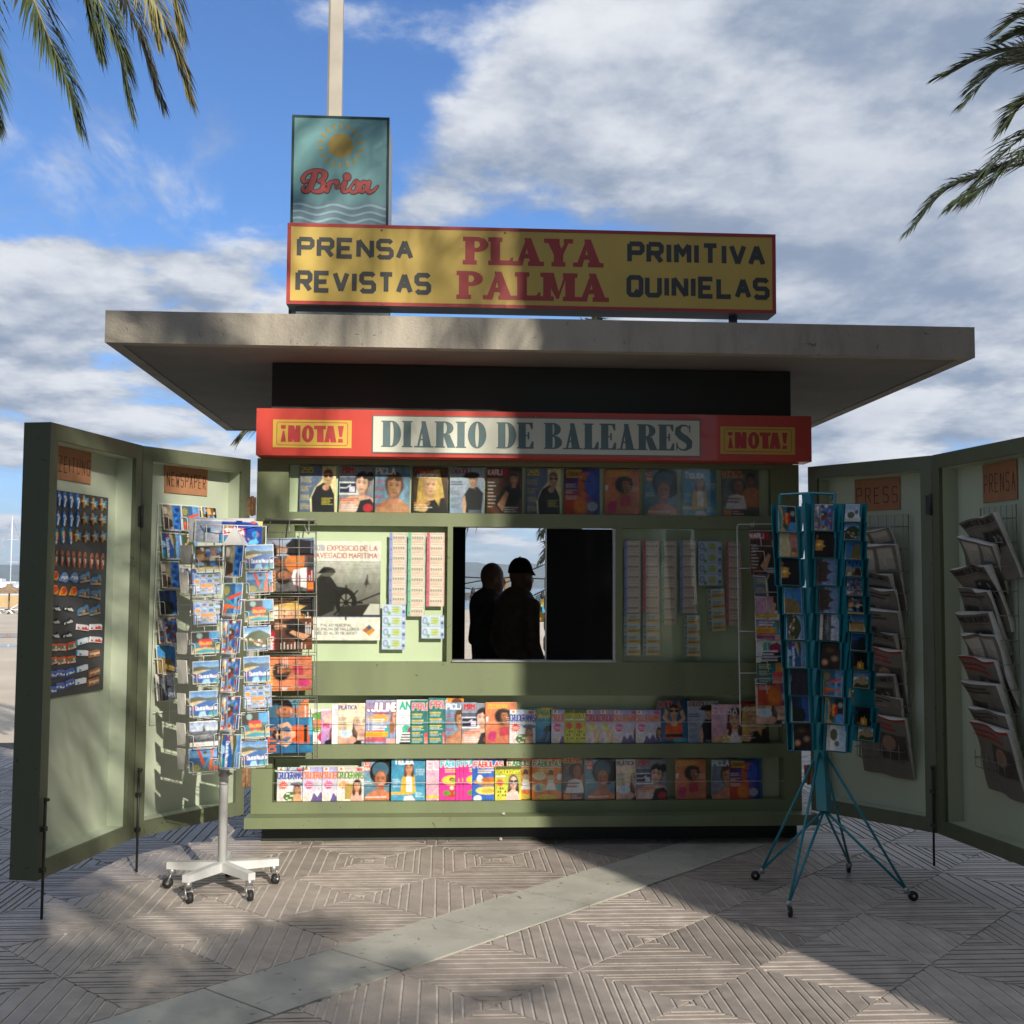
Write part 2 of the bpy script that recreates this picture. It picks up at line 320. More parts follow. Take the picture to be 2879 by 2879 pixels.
    def photo(s, seed=1, amt=1.0):
        """photographic unevenness: soft edges, tonal mottling at several sizes, slight colour drift"""
        I = np.pad(s.I, ((1, 1), (1, 1), (0, 0)), 'edge'); s.I = .5*s.I+.125*(I[:-2, 1:-1]+I[2:, 1:-1]+I[1:-1, :-2]+I[1:-1, 2:])
        for a, sc in ((.12, 4), (.13, 9), (.16, 19), (.14, 37)): s.mottle(a*amt, sc, seed*7+sc)
        for ch in range(3):
            keep = s.I.copy(); s.mottle(.10*amt, 11, seed*3+ch); keep[..., ch] = s.I[..., ch]; s.I = keep
        r = np.random.default_rng(seed); s.I *= 1+.06*amt*(r.random((s.H, s.W, 1))-.5)*2; s.I = np.clip(s.I, 0, 1)
    def bust(s, cx, cy, w, h, col, neck=None, skin='d9a184'):
        s.po([(cx-.12*w, cy), (cx+.12*w, cy), (cx+.42*w, cy+.16*h), (cx+.5*w, cy+.42*h), (cx+.52*w, cy+h), (cx-.52*w, cy+h), (cx-.5*w, cy+.42*h), (cx-.42*w, cy+.16*h)], col)
        if neck: s.po([(cx-.16*w, cy-.02*h), (cx+.16*w, cy-.02*h), (cx, cy+neck*h)], skin)
PRINT_GAIN = .93
def print_mesh(name, cv, w, h, t=.003, bow=0.0, edge=(.72, .70, .66), matname='print_gloss', rough=.32, coat=.25, lift=0.0):
    """solid sheet facing -y with the canvas printed on its front; centre at origin"""
    cv.photo(sum(map(ord, name)) % 97, .3 if matname != 'print_gloss' or name == 'poster' else 1.0)
    W_, H_ = cv.W, cv.H; nx, ny = W_, H_
    xs = np.linspace(-w/2, w/2, nx); zs = np.linspace(h/2, -h/2, ny)
    gx, gz = np.meshgrid(xs, zs); s_ = (gx/w*2)
    gy = -t/2 - bow*(1-s_**2) - lift*np.sin((gz/h+.5)*pi)
    v = np.stack([gx, gy, gz], -1).reshape(-1, 3)
    i = np.arange((ny-1)*(nx-1)); r_, c_ = i//(nx-1), i % (nx-1); a = r_*nx+c_
    f = np.stack([a, a+nx, a+nx+1, a+1], -1)
    o = len(v); back = [(-w/2, t/2, h/2), (w/2, t/2, h/2), (w/2, t/2, -h/2), (-w/2, t/2, -h/2)]
    vv = np.concatenate([v, np.array(back)]); top = list(range(nx)); bot = list(range((ny-1)*nx, ny*nx)); lef = [k*nx for k in range(ny)]; rig = [k*nx+nx-1 for k in range(ny)]
    fs = [tuple(x) for x in f.tolist()]; nf = len(fs)
    fs += [(o, o+1, o+2, o+3), tuple(top+[o+1, o]), tuple(bot[::-1]+[o+3, o+2]), tuple(lef[::-1]+[o, o+3]), tuple(rig+[o+2, o+1])]
    me = bpy.data.meshes.new(name); me.from_pydata(vv.tolist(), [], fs)
    at = me.color_attributes.new('print', 'FLOAT_COLOR', 'POINT')
    cols = np.ones((len(vv), 4)); cols[:o, :3] = np.clip(cv.I.reshape(-1, 3)*PRINT_GAIN, 0, 1)
    at.data.foreach_set('color', cols.ravel())
    me.materials.append(attr_mat(matname, rough, coat)); me.materials.append(mat('paper_edge', edge, .8, var=.1, scale=40))
    mi = np.zeros(len(fs), int); mi[nf:] = 1; me.polygons.foreach_set('material_index', mi)
    sm = np.zeros(len(fs), bool); sm[:nf] = bow != 0 or lift != 0; me.polygons.foreach_set('use_smooth', sm); me.update()
    return me

# ================================================================== SETTING
M_TILE = mat('paving_stone', (.40, .345, .30), .42, var=.18, scale=9, bump=.35, bscale=220, stain=(.15, .13, .12), stain_scale=3.2, stain_amt=.6, rand=.17, chip=(.12, .105, .10), chip_scale=46, chip_lim=.68)
M_GROOVE = mat('paving_groove', (.62, .56, .48), .85, var=.15, scale=14, bump=.2, bscale=200, stain=(.2, .18, .16), stain_scale=5, stain_amt=.5)
M_BAND = mat('band_stone', (.47, .455, .385), .68, var=.12, scale=5, bump=.25, bscale=260, stain=(.24, .225, .19), stain_scale=3.0, stain_amt=.6, rand=.06, chip=(.17, .16, .14), chip_scale=20, chip_lim=.66)
M_JOINT = mat('paving_bed', (.13, .115, .10), .95, var=.2, scale=8)
M_SAND = mat('sand', (.62, .52, .39), .9, var=.12, scale=.35, bump=.5, bscale=3, stain=(.42, .34, .25), stain_scale=.12, stain_amt=.6)
M_WATER = mat('sea_water', (.06, .16, .26), .12, var=.15, scale=.02, bump=.4, bscale=.8)

mb = MB(); mb.slab([(-14, -26), (14, -26), (14, 4.3), (-14, 4.3)], -.5, -.016, bottom=True)
paving = mb.build('paving', M_JOINT); tag(paving, kind='structure')
TA, TB = .3295, .35                                      # half diagonals of a diamond tile
def clip(poly, a, b, c):                                # keep a*x+b*y<=c
    out = []
    for i in range(len(poly)):
        p, q = poly[i], poly[(i+1) % len(poly)]; fp, fq = a*p[0]+b*p[1]-c, a*q[0]+b*q[1]-c
        if fp <= 0: out.append(p)
        if (fp < 0 < fq) or (fq < 0 < fp):
            t = fp/(fp-fq); out.append((p[0]+t*(q[0]-p[0]), p[1]+t*(q[1]-p[1])))
    return out
def tile_mesh(horizontal, seed):
    r = random.Random(seed); g = .0035; a, b = TA-g, TB-g
    dia = [(a, 0), (0, b), (-a, 0), (0, -b)]; m = MB(); m.slab(dia, -.016, -.0048, 1)
    half = b if horizontal else a; pos = -half+.018; cuts = [-half]
    while pos < half-.015:
        cuts.append(pos); pos += r.choice([.036, .05, .05, .062, .028])
    cuts.append(half+.012); w = .0055
    for c0, c1 in zip(cuts, cuts[1:]):
        p = dia
        if horizontal: p = clip(clip(p, 0, -1, -(c0+w)), 0, 1, c1-w)
        else: p = clip(clip(p, -1, 0, -(c0+w)), 1, 0, c1-w)
        if len(p) >= 3: m.slab(p, -.0048, r.uniform(-.0006, .0004), 0)
    return m.mesh('tile', [M_TILE, M_GROOVE])
TILES = {h: [tile_mesh(h, 10*h+k) for k in range(3)] for h in (0, 1)}
def seen(x, y, mg=900):
    u, v, zz = project((x, y, 0)); return zz > .3 and -mg < u < 2879+mg and v < 2879+mg+60
cand = []
for side, x0 in ((0, -1.871), (1, -.005)):
    for i in range(-9, 12):
        for j in range(-9, 8):
            for h in (0, 1):
                x = x0+.659*(i+.5*h); y = -.785+.70*(j+.5*(1-h)); s_ = y+1.485-1.06*(x+.552); t_ = y+1.475-1.06*(x+.005)
                if side == 0 and s_ < .02: continue
                if side == 1 and t_ > -.02: continue
                if y > 3.9 or (abs(x) < 1.2 and .5 < y < 2.3): continue
                if seen(x, y): cand.append(((x-CAM[0])**2+(y-CAM[1])**2, x, y, h))
cand.sort()
for k, (_, x, y, h) in enumerate(cand[:300]): obj('tile', random.choice(TILES[h]), paving, (x, y, random.uniform(-.0012, .0008)))
if len(cand) > 300:
    mb = MB()
    for _, x, y, h in cand[300:]: mb.slab([(x+TA-.004, y), (x, y+TB-.004), (x-TA+.004, y), (x, y-TB+.004)], -.016, 0)
    tag(mb.build('far_tiles', M_TILE, paving), kind='stuff')
# smooth diagonal band of plain slabs
dv = np.array([.659, .70]); dv /= np.linalg.norm(dv); L0 = np.array([-.552, -1.485]); R0 = np.array([-.005, -1.475]); wv = R0-L0
step = .585
for k in range(-7, 9):
    a0 = L0+dv*(step*k+.02+.004); a1 = L0+dv*(step*(k+1)+.02-.004)
    nrm = np.array([dv[1], -dv[0]]); ww = wv@nrm
    p = [a0+nrm*.004, a0+nrm*(ww-.004), a1+nrm*(ww-.004), a1+nrm*.004]
    mb = MB(); mb.slab([tuple(q) for q in p], -.016, random.uniform(-.001, .001)); mb.build('band_slab', M_BAND, paving)

# beach, sea, hills
mb = MB(); ys = [4.3, 9, 18, 40, 90, 150]; zs = [-.3, -.75, -1.0, -1.02, -1.04, -1.35]; 
for k in range(5): mb.add([(-170, ys[k], zs[k]), (170, ys[k], zs[k]), (170, ys[k+1], zs[k+1]), (-170, ys[k+1], zs[k+1])], [(0, 1, 2, 3)])
tag(mb.build('beach', M_SAND), kind='structure')
mb = MB(); mb.add([(-9000, 120, -1.25), (9000, 120, -1.25), (9000, 9000, -1.25), (-9000, 9000, -1.25)], [(0, 1, 2, 3)]); tag(mb.build('sea', M_WATER), kind='structure')
mb = MB()
for cx_, cy_, rx_, ry_ in ((-27, 50, 9, 3.2), (-22.5, 41, 7.5, 1.6)):
    mb.add([(cx_+rx_*cos(t)*(1+.1*sin(3*t)), cy_+ry_*sin(t), -1.012) for t in np.linspace(0, 2*pi, 28)[:-1]], [tuple(range(27))])
tag(mb.build('beach_puddles', mat('puddle_water', (.20, .25, .33), .03, var=.05, scale=.5, spec=.8)), kind='structure')
mb = MB(); n = 160; xs = np.linspace(-3800, 3800, n); r = np.random.default_rng(3)
prof = np.zeros(n)
for k in range(1, 26): prof += np.sin(xs/3800*k*2.1+r.random()*7)*(1.0/k**1.15)
prof = 70+15*prof
rows = [(2950, 0), (3100, .18), (3300, .5), (3600, .85), (3900, 1.0), (4300, .6)]
vs = []
for yy, q in rows:
    for i in range(n): vs.append((xs[i], yy+70*sin(i*.9+yy), -3+prof[i]*q*(1+.10*sin(i*1.7+yy*.01))))
fs = [(a*n+i, a*n+i+1, (a+1)*n+i+1, (a+1)*n+i) for a in range(len(rows)-1) for i in range(n-1)]
mb.add(vs, fs, 0, True); tag(mb.build('hills', mat('hill_scrub', (.09, .13, .12), .95, var=.35, scale=.012, stain=(.28, .26, .22), stain_scale=.02, stain_amt=.35)), kind='structure')

# ================================================================== KIOSK
M_GREEN = mat('olive_paint', (.188, .222, .112), .5, var=.10, scale=3.5, stain=(.125, .145, .085), stain_scale=2.2, stain_amt=.55, bump=.06, bscale=70, streak=True, chip=(.10, .08, .055), chip_scale=24, chip_lim=.685)
M_PALE = mat('pale_green_paint', (.60, .68, .46), .55, var=.05, scale=3, stain=(.36, .42, .27), stain_scale=1.8, stain_amt=.4, streak=True)
M_DOORIN = mat('door_lining_paint', (.50, .555, .415), .55, var=.08, scale=2.2, stain=(.36, .39, .29), stain_scale=1.5, stain_amt=.5, streak=True)
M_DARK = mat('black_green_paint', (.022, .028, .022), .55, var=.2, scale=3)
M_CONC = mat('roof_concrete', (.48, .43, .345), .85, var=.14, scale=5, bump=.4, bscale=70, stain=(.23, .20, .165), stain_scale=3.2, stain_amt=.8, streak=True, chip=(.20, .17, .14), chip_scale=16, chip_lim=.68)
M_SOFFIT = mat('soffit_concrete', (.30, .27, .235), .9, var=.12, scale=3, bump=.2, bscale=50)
M_STEEL = mat('grey_steel', (.42, .42, .41), .42, metal=.7, var=.1, scale=30)
M_RUST = mat('rusty_steel', (.30, .17, .09), .75, metal=.3, var=.4, scale=50)
M_BLACKMETAL = mat('dark_bolt_steel', (.05, .05, .045), .5, metal=.4, var=.3, scale=40)
M_WHITEWIRE = mat('white_wire_coating', (.72, .72, .68), .4, var=.06, scale=30)
M_GLASS = glass_mat('display_glass', (.97, .985, .97), .5)
M_FLOORD = mat('kiosk_floor', (.22, .20, .18), .8)
M_INNER = mat('inner_paint', (.16, .165, .14), .7, var=.15, scale=3)

kiosk = empty('newspaper_kiosk', (0, 0, 0))
tag(kiosk, 'green metal newspaper kiosk with flat concrete roof and four open folding doors', 'kiosk')
def kbox(name, m, x0, x1, y0, y1, z0, z1, parent=kiosk):
    b = MB(); b.box(x0, x1, y0, y1, z0, z1); return b.build(name, m, parent)
XL, XR, DEP, ZT = -1.555, 1.512, 2.40, 2.37
kbox('plinth', M_DARK, -1.5, 1.497, .05, DEP-.05, .0, .1)
kbox('ledge', M_GREEN, -1.57, 1.57, -.12, DEP+.02, .1005, .158)
for x0, x1 in ((XL, -1.44), (1.412, XR)): kbox('pier', M_GREEN, x0, x1, 0, .12, .158, 2.113)
# front rails (butted between the piers)
kbox('rail', M_GREEN, -1.44, 1.412, 0.0, .115, .158, .219)
kbox('rail', M_GREEN, -1.44, 1.412, 0.0, .115, .455, .531)
kbox('counter_panel', M_GREEN, -1.44, 1.412, 0.0, .115, .801, .986)
kbox('rail', M_GREEN, -1.44, 1.412, 0.0, .115, 1.741, 1.816)
kbox('rail', M_GREEN, -1.44, 1.412, 0.002, .115, 2.085, 2.113)
kbox('pier_infill', M_GREEN, -1.44, -1.382, .0, .11, 1.816, 2.085); kbox('pier_infill', M_GREEN, 1.352, 1.412, 0, .11, 1.816, 2.085)
for x0, x1 in ((-1.44, -1.345), (-.492, -.463), (.455, .495), (1.352, 1.412)): kbox('mullion', M_GREEN, x0, x1, 0, .112, .986, 1.741)
kbox('window_sill', M_STEEL, -.463, .455, -.012, .10, .9865, .996)
# linings behind the openings
def lining(name, x0, x1, z0, z1, dep, m=M_PALE):
    b = MB(); b.box(x0, x1, dep, dep+.01, z0, z1); return b.build(name, m, kiosk)
lining('shelf_back', -1.44, 1.412, .531, .801, .104); lining('shelf_back', -1.44, 1.412, .219, .455, .104)
lining('display_back', -1.382, 1.352, 1.816, 2.085, .058); lining('display_back', -1.345, -.492, .986, 1.741, .064); lining('display_back', .495, 1.352, .986, 1.741, .064)
# interior shell with an opening at the back
for z0, z1, nm in ((.158, .17, 'interior_floor'),): kbox(nm, M_FLOORD, XL+.03, XR-.03, .12, DEP, z0, z1)
kbox('side_wall', M_GREEN, XL, XL+.03, .12, DEP, .158, ZT); kbox('side_wall', M_GREEN, XR-.03, XR, .12, DEP, .158, ZT)
kbox('inner_lining', M_INNER, XL+.031, XL+.05, .125, DEP-.01, .171, ZT-.02); kbox('inner_lining', M_INNER, XR-.05, XR-.031, .125, DEP-.01, .171, ZT-.02)
kbox('interior_back', M_INNER, -1.44, -.47, .116, .13, .171, 2.085); kbox('interior_back', M_INNER, .46, 1.412, .116, .13, .171, 2.085)
kbox('interior_back', M_INNER, -.47, .46, .116, .13, .171, .98)
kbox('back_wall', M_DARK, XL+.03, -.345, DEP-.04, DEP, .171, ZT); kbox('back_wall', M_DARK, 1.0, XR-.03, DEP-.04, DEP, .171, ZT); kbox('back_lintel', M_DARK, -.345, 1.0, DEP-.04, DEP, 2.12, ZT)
kbox('ceiling', M_INNER, XL, XR, .12, DEP, ZT, ZT+.02)
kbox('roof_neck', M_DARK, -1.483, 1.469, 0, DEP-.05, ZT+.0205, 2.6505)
# window: dark sliding pane covering the right half
sash = kbox('sliding_pane', mat('smoked_glass', (.007, .008, .009), .06, spec=.35, var=.02), .068, .448, .035, .043, .997, 1.735)
kbox('pane_edge', mat('aluminium', (.62, .62, .6), .35, metal=.8), .0605, .0675, .031, .047, .997, 1.735, sash)
kbox('window_track', M_STEEL, .4405, .4545, .0, .06, .997, 1.735)
# glass
kbox('glass_pane', M_GLASS, -1.3815, 1.3515, .012, .015, 1.8165, 2.0845)
kbox('glass_pane', M_GLASS, -1.3445, -.4925, .012, .015, .9865, 1.7405); kbox('glass_pane', M_GLASS, .4955, 1.3515, .012, .015, .9865, 1.7405)
# roof: one cast slab with a drip groove round the soffit
RX0, RX1, RY0, RY1, RZ0, RZ1 = .032-2.3014, .032+2.3014, -.488, 2.945, 2.651, 2.818
b = MB(); b.box(RX0, RX1, RY0, RY1, RZ0+.012, RZ1); roof = b.build('roof_slab', M_CONC, kiosk)
b = MB()
b.box(RX0, RX1, RY0, RY0+.07, RZ0, RZ0+.0118); b.box(RX0, RX1, RY1-.07, RY1, RZ0, RZ0+.0118); b.box(RX0, RX0+.07, RY0+.07, RY1-.07, RZ0, RZ0+.0118); b.box(RX1-.07, RX1, RY0+.07, RY1-.07, RZ0, RZ0+.0118)
b.build('drip_edge', M_CONC, roof)
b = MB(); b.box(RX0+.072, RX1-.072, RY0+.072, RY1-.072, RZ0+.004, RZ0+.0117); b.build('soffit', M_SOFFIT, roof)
b = MB(); b.prism([(.042*cos(t)*(1+.25*sin(3*t+1)), .032*sin(t)*(1+.2*cos(2*t))) for t in np.linspace(0, 2*pi, 22)[:-1]], -.0012, -.0001); b.build('mortar_patch', mat('mortar_patch', (.46, .44, .40), .9), roof, (1.13, RY0, 2.73), None)
# sagging elastic cords across the magazine shelves
for z0, nm in ((.655, 'cord'), (.325, 'cord')):
    b = MB(); b.tube([(-1.44+2.852*t/12, -.004-.002*sin(t), z0-.002*sin(pi*t/12)) for t in range(13)], .0016, 4); b.build('retaining_cord', mat('cord_white', (.6, .58, .5), .7), kiosk)

# ---- red fascia sign
M_RED = mat('red_enamel', (.60, .058, .038), .38, var=.06, scale=4, coat=.15)
M_CREAM = mat('cream_enamel', (.70, .70, .58), .4, var=.04, scale=5)
M_TEALINK = mat('teal_ink', (.11, .175, .18), .45, var=.08, scale=20)
M_YEL = mat('yellow_enamel', (.68, .44, .07), .4, var=.06, scale=5)
M_REDINK = mat('red_ink', (.52, .045, .045), .45, var=.06, scale=20)
def poly_stroke(b, pts, w, y, mi=0, taper=None):
    P = [np.array(p, float) for p in pts]; n = len(P); Ls = []; Rs = []
    for i in range(n):
        d0 = P[i]-P[i-1] if i else P[1]-P[0]; d1 = P[i+1]-P[i] if i < n-1 else d0
        if i == n-1: d0 = P[-1]-P[-2]
        closed = np.allclose(P[0], P[-1]) and n > 3
        if closed and i == 0: d0 = P[-1]-P[-2]
        if closed and i == n-1: d1 = P[1]-P[0]
        d0 = d0/(np.linalg.norm(d0)+1e-9); d1 = d1/(np.linalg.norm(d1)+1e-9); t = d0+d1; t = t/(np.linalg.norm(t)+1e-9)
        nn = np.array([-t[1], t[0]]); c = max(.45, nn@np.array([-d1[1], d1[0]])); ww = (w if taper is None else taper[i])/2
        Ls.append(P[i]+nn*ww/c); Rs.append(P[i]-nn*ww/c)
    vs = [(p[0], y, p[1]) for p in Ls]+[(p[0], y, p[1]) for p in Rs]
    b.add(vs, [(i, i+n, i+n+1, i+1) for i in range(n-1)], mi)
class Type:
    """flat letter shapes in sign coordinates; each shape a hair in front of the last so nothing is coplanar"""
    def __init__(s, y): s.b = MB(); s.y = y; s.k = 0
    def yy(s): s.k += 1; return s.y-.00012*(s.k % 9)
    def po(s, pts): n = len(pts); y = s.yy(); s.b.add([(x, y, z) for x, z in pts], [tuple(range(n))[::-1]])
    def re(s, x0, z0, x1, z1): s.po([(x0, z0), (x0, z1), (x1, z1), (x1, z0)])
    def ring(s, cx, cz, ro, ri, a0=0, a1=2*pi, n=28, dx=0):
        y = s.yy(); vs = []
        for k in range(n+1):
            a = a0+(a1-a0)*k/n; vs += [(cx+ro[0]*cos(a), y, cz+ro[1]*sin(a)), (cx+dx+ri[0]*cos(a), y, cz+ri[1]*sin(a))]
        s.b.add(vs, [(2*k, 2*k+1, 2*k+3, 2*k+2) for k in range(n)])
    def st(s, pts, w, taper=None):
        if taper is None and len(pts) > 2:            # very sharp corners become separate overlapping strokes
            cut = [0]
            for i in range(1, len(pts)-1):
                a = np.array(pts[i])-np.array(pts[i-1]); b_ = np.array(pts[i+1])-np.array(pts[i])
                if a@b_ < -.35*np.linalg.norm(a)*np.linalg.norm(b_): cut.append(i)
            cut.append(len(pts)-1)
            if len(cut) > 2:
                for a, b_ in zip(cut, cut[1:]): poly_stroke(s.b, pts[a:b_+1], w, s.yy())
                return
        poly_stroke(s.b, pts, w, s.yy(), taper=taper)
def serif_word(word, x0, x1, z0, h, y, W_, t, s_, sh, widths, gap):
    """bold serif capitals: W_ stem, t hairline, s_ serif reach, sh serif height, all in cap heights"""
    T = Type(y); tot = sum(widths[c]*h if c != ' ' else widths[' ']*h for c in word)+gap*h*(len(word)-1); k = (x1-x0)/tot; x = x0
    for c in word:
        w = widths[c]
        X = lambda a: x+a*h*k; Z = lambda a: z0+a*h
        def re(a, b_, c_, d): T.re(X(a), Z(b_), X(c_), Z(d))
        def stem(a, ww=W_, top=True, bot=True):
            re(a, 0, a+ww, 1)
            if bot: re(a-s_, 0, a+ww+s_, sh)
            if top: re(a-s_, 1-sh, a+ww+s_, 1)
        def bowl(a, b_, zc, rz, bw=W_):    # half ring from stem at a out to b_
            cx_ = a+(b_-a)*.35; rx = b_-cx_; T.ring(X(cx_), Z(zc), (rx*h*k, rz*h), ((rx-bw)*h*k, (rz-t)*h), -pi/2, pi/2)
            re(a, zc+rz-t, cx_, zc+rz); re(a, zc-rz, cx_, zc-rz+t)
        if c == 'D': stem(s_); bowl(s_+W_*.5, w, .5, .5)
        elif c == 'I': stem(s_)
        elif c == 'P': stem(s_); bowl(s_+W_*.5, w, .73, .27, W_*.9)
        elif c == 'R':
            stem(s_); bowl(s_+W_*.5, w*.93, .745, .255, W_*.9); T.po([(X(w*.42), Z(.5)), (X(w*.42+W_*.9), Z(.5)), (X(w), Z(sh)), (X(w+.02), Z(0)), (X(w-W_*1.0), Z(0))])
        elif c == 'B': stem(s_); bowl(s_+W_*.5, w*.93, .755, .245, W_*.9); bowl(s_+W_*.5, w, .255, .255, W_*.98)
        elif c == 'O': T.ring(X(w/2), Z(.5), (w/2*h*k, .515*h), ((w/2-W_)*h*k, (.515-t)*h))
        elif c == 'L': stem(s_); re(s_, 0, w, t*1.2); T.po([(X(w-.05), Z(0)), (X(w-.17), Z(t)), (X(w-.06), Z(.3)), (X(w), Z(.3)), (X(w), Z(0))])
        elif c == 'E':
            stem(s_); re(s_, 0, w, t*1.2); re(s_, 1-t*1.2, w*.95, 1); re(s_, .5-t/2, w*.74, .5+t/2)
            T.po([(X(w-.15), Z(t)), (X(w-.06), Z(.28)), (X(w), Z(.28)), (X(w), Z(0))]); T.po([(X(w*.95-.13), Z(1-t)), (X(w*.95), Z(1)), (X(w*.95), Z(.74)), (X(w*.95-.05), Z(.74))]); re(w*.74-.06, .36, w*.74, .64)
        elif c == 'A':
            T.po([(X(.10), Z(0)), (X(.10+t*1.6), Z(0)), (X(w*.5), Z(.9)), (X(w*.43), Z(1))]); T.po([(X(w*.36), Z(1)), (X(w*.58), Z(1)), (X(w-.08), Z(0)), (X(w-.08-W_*1.15), Z(0))])
            re(w*.26, .27, w*.70, .27+t*1.1); re(0, 0, .26, sh); re(w-W_-.24, 0, w, sh)
        elif c == 'Y':
            T.po([(X(.08), Z(1)), (X(.08+W_*1.25), Z(1)), (X(w*.5+W_*.5), Z(.45)), (X(w*.5-W_*.5), Z(.42))]); T.po([(X(w-.22), Z(1)), (X(w-.10), Z(1)), (X(w*.5+W_*.5), Z(.42)), (X(w*.5), Z(.46))])
            re(w*.5-W_*.5, 0, w*.5+W_*.5, .46); re(w*.5-W_*.5-s_, 0, w*.5+W_*.5+s_, sh); re(0, 1-sh, W_*1.3+.13, 1); re(w-.34, 1-sh, w, 1)
        elif c == 'M':
            re(.10, 0, .10+t*1.8, 1); stem(w-s_-W_); T.po([(X(.06), Z(1)), (X(.06+W_*1.2), Z(1)), (X(w*.52), Z(.22)), (X(w*.45), Z(.05))]); T.po([(X(w-s_-W_), Z(1)), (X(w-s_-W_+.02), Z(.8)), (X(w*.49), Z(.06)), (X(w*.44), Z(.1))])
            re(0, 0, .10+t*1.8+.1, sh); re(0, 1-sh, .3, 1)
        elif c == 'S':
            cs = [(.88, .72), (.84, .9), (.62, .975), (.38, .965), (.17, .84), (.17, .68), (.35, .56), (.62, .45), (.83, .32), (.83, .15), (.62, .03), (.38, .03), (.16, .12), (.10, .3)]
            tp = [t*.7, t, t*1.2, t*1.6, W_*.75, W_*.95, W_*1.05, W_*1.05, W_*.95, W_*.75, t*1.6, t*1.2, t, t*.7]
            T.st([(X(a*w), Z(q)) for a, q in cs], 1, [v*h for v in tp]); re(w*.84, .70, w*.90, 1.0); re(w*.06, 0, w*.12, .32)
        x += (w+gap)*h*k
    return T.b
SY = -.15
fascia = kbox('fascia_sign', M_RED, -1.5413, 1.5408, SY, -.002, 2.1142, 2.3717); fascia['label'] = 'red enamel fascia board with cream newspaper name panel'
def sp(u, v, y=SY): p = ony(u, v, y); return p[0], p[2]
cx0, cz1 = sp(1047, 1166.4); cx1, cz0 = sp(1969.5, 1286); cz1 = (cz1+sp(1970, 1181.4)[1])/2; cz0 = (cz0+sp(1045, 1272.4)[1])/2
b = MB(); b.box(cx0, cx1, SY-.004, SY-.0005, cz0, cz1); pn = b.build('name_panel', M_CREAM, fascia)
T = Type(SY-.0045); e = .006; T.re(cx0, cz0, cx1, cz0+e); T.re(cx0, cz1-e, cx1, cz1); T.re(cx0, cz0+e, cx0+e, cz1-e); T.re(cx1-e, cz0+e, cx1, cz1-e); T.b.build('panel_border', M_TEALINK, pn)
WD = {'D': .70, 'I': .40, 'A': .70, 'R': .72, 'O': .66, 'E': .60, 'B': .66, 'L': .56, 'S': .62, ' ': .30}
xa, za = sp(1072, 1257.5); xb, zb = sp(1945, 1195); hh = .145; zb0 = (cz0+cz1)/2-hh/2+.002
serif_word('DIARIO DE BALEARES', xa, xb, zb0, hh, SY-.0052, .262, .05, .055, .05, WD, .035).build('lettering', M_TEALINK, pn)
def nota(u0, v0, u1, v1):
    x0, z1 = sp(u0, v0); x1, z0 = sp(u1, v1); b = MB(); b.box(x0, x1, SY-.003, SY-.0005, z0, z1); pl = b.build('notice_plate', M_YEL, fascia)
    T = Type(SY-.0035); q = .022; e = .0035; w_, h_ = x1-x0, z1-z0
    xs, zs, xe, ze = x0+w_*.05, z0+h_*.09, x1-w_*.05, z1-h_*.09; rr = .012
    pts = []
    for cx_, cz_, a in ((xe-rr, ze-rr, 0), (xs+rr, ze-rr, pi/2), (xs+rr, zs+rr, pi), (xe-rr, zs+rr, 1.5*pi)): pts += [(cx_+rr*cos(a+t*pi/8), cz_+rr*sin(a+t*pi/8)) for t in range(5)]
    T.st(pts+[pts[0]], e)
    # fat slightly irregular capitals
    ax, aw = x0+w_*.10, w_*.80; az, ah = z0+h_*.20, h_*.60
    def P(l): T.po([(ax+aw*x, az+ah*z) for x, z in l])
    P([(.0, .0), (.085, .0), (.055, .68), (.03, .68)]); P([(.0, 1), (.08, 1), (.075, .78), (.005, .78)])
    P([(.115, 0), (.115, 1), (.20, 1), (.19, 0)]); P([(.115, 1), (.205, 1), (.30, .0), (.21, 0)]); P([(.225, 0), (.31, 0), (.31, 1), (.235, 1)])
    T.ring(ax+aw*.43, az+ah*.5, (aw*.095, ah*.52), (aw*.022, ah*.32))
    P([(.53, 1), (.715, 1), (.715, .78), (.53, .78)]); P([(.575, .78), (.675, .78), (.685, 0), (.575, 0)])
    P([(.69, 0), (.77, 0), (.80, 1), (.745, 1)]); P([(.79, 0), (.885, 0), (.835, 1), (.765, 1)]); P([(.74, .22), (.85, .22), (.84, .42), (.75, .42)])
    P([(.905, 1), (1.0, 1), (.975, .34), (.93, .34)]); P([(.91, 0), (.99, 0), (.985, .22), (.915, .22)])
    T.b.build('lettering', M_REDINK, pl)
nota(768.3, 1179.5, 988, 1260.5); nota(2025, 1199, 2235, 1278.5)
for u, v in ((725, 1155), (727, 1271), (1046, 1160), (1045, 1278), (1506, 1171), (1506, 1291), (2272, 1294)):
    x, z = sp(u, v); b = MB(); b.lathe([(.0035, 0), (.003, -.003)], (x, SY-.0006, z), 8, axis='y'); b.build('screw_head', M_STEEL, fascia)

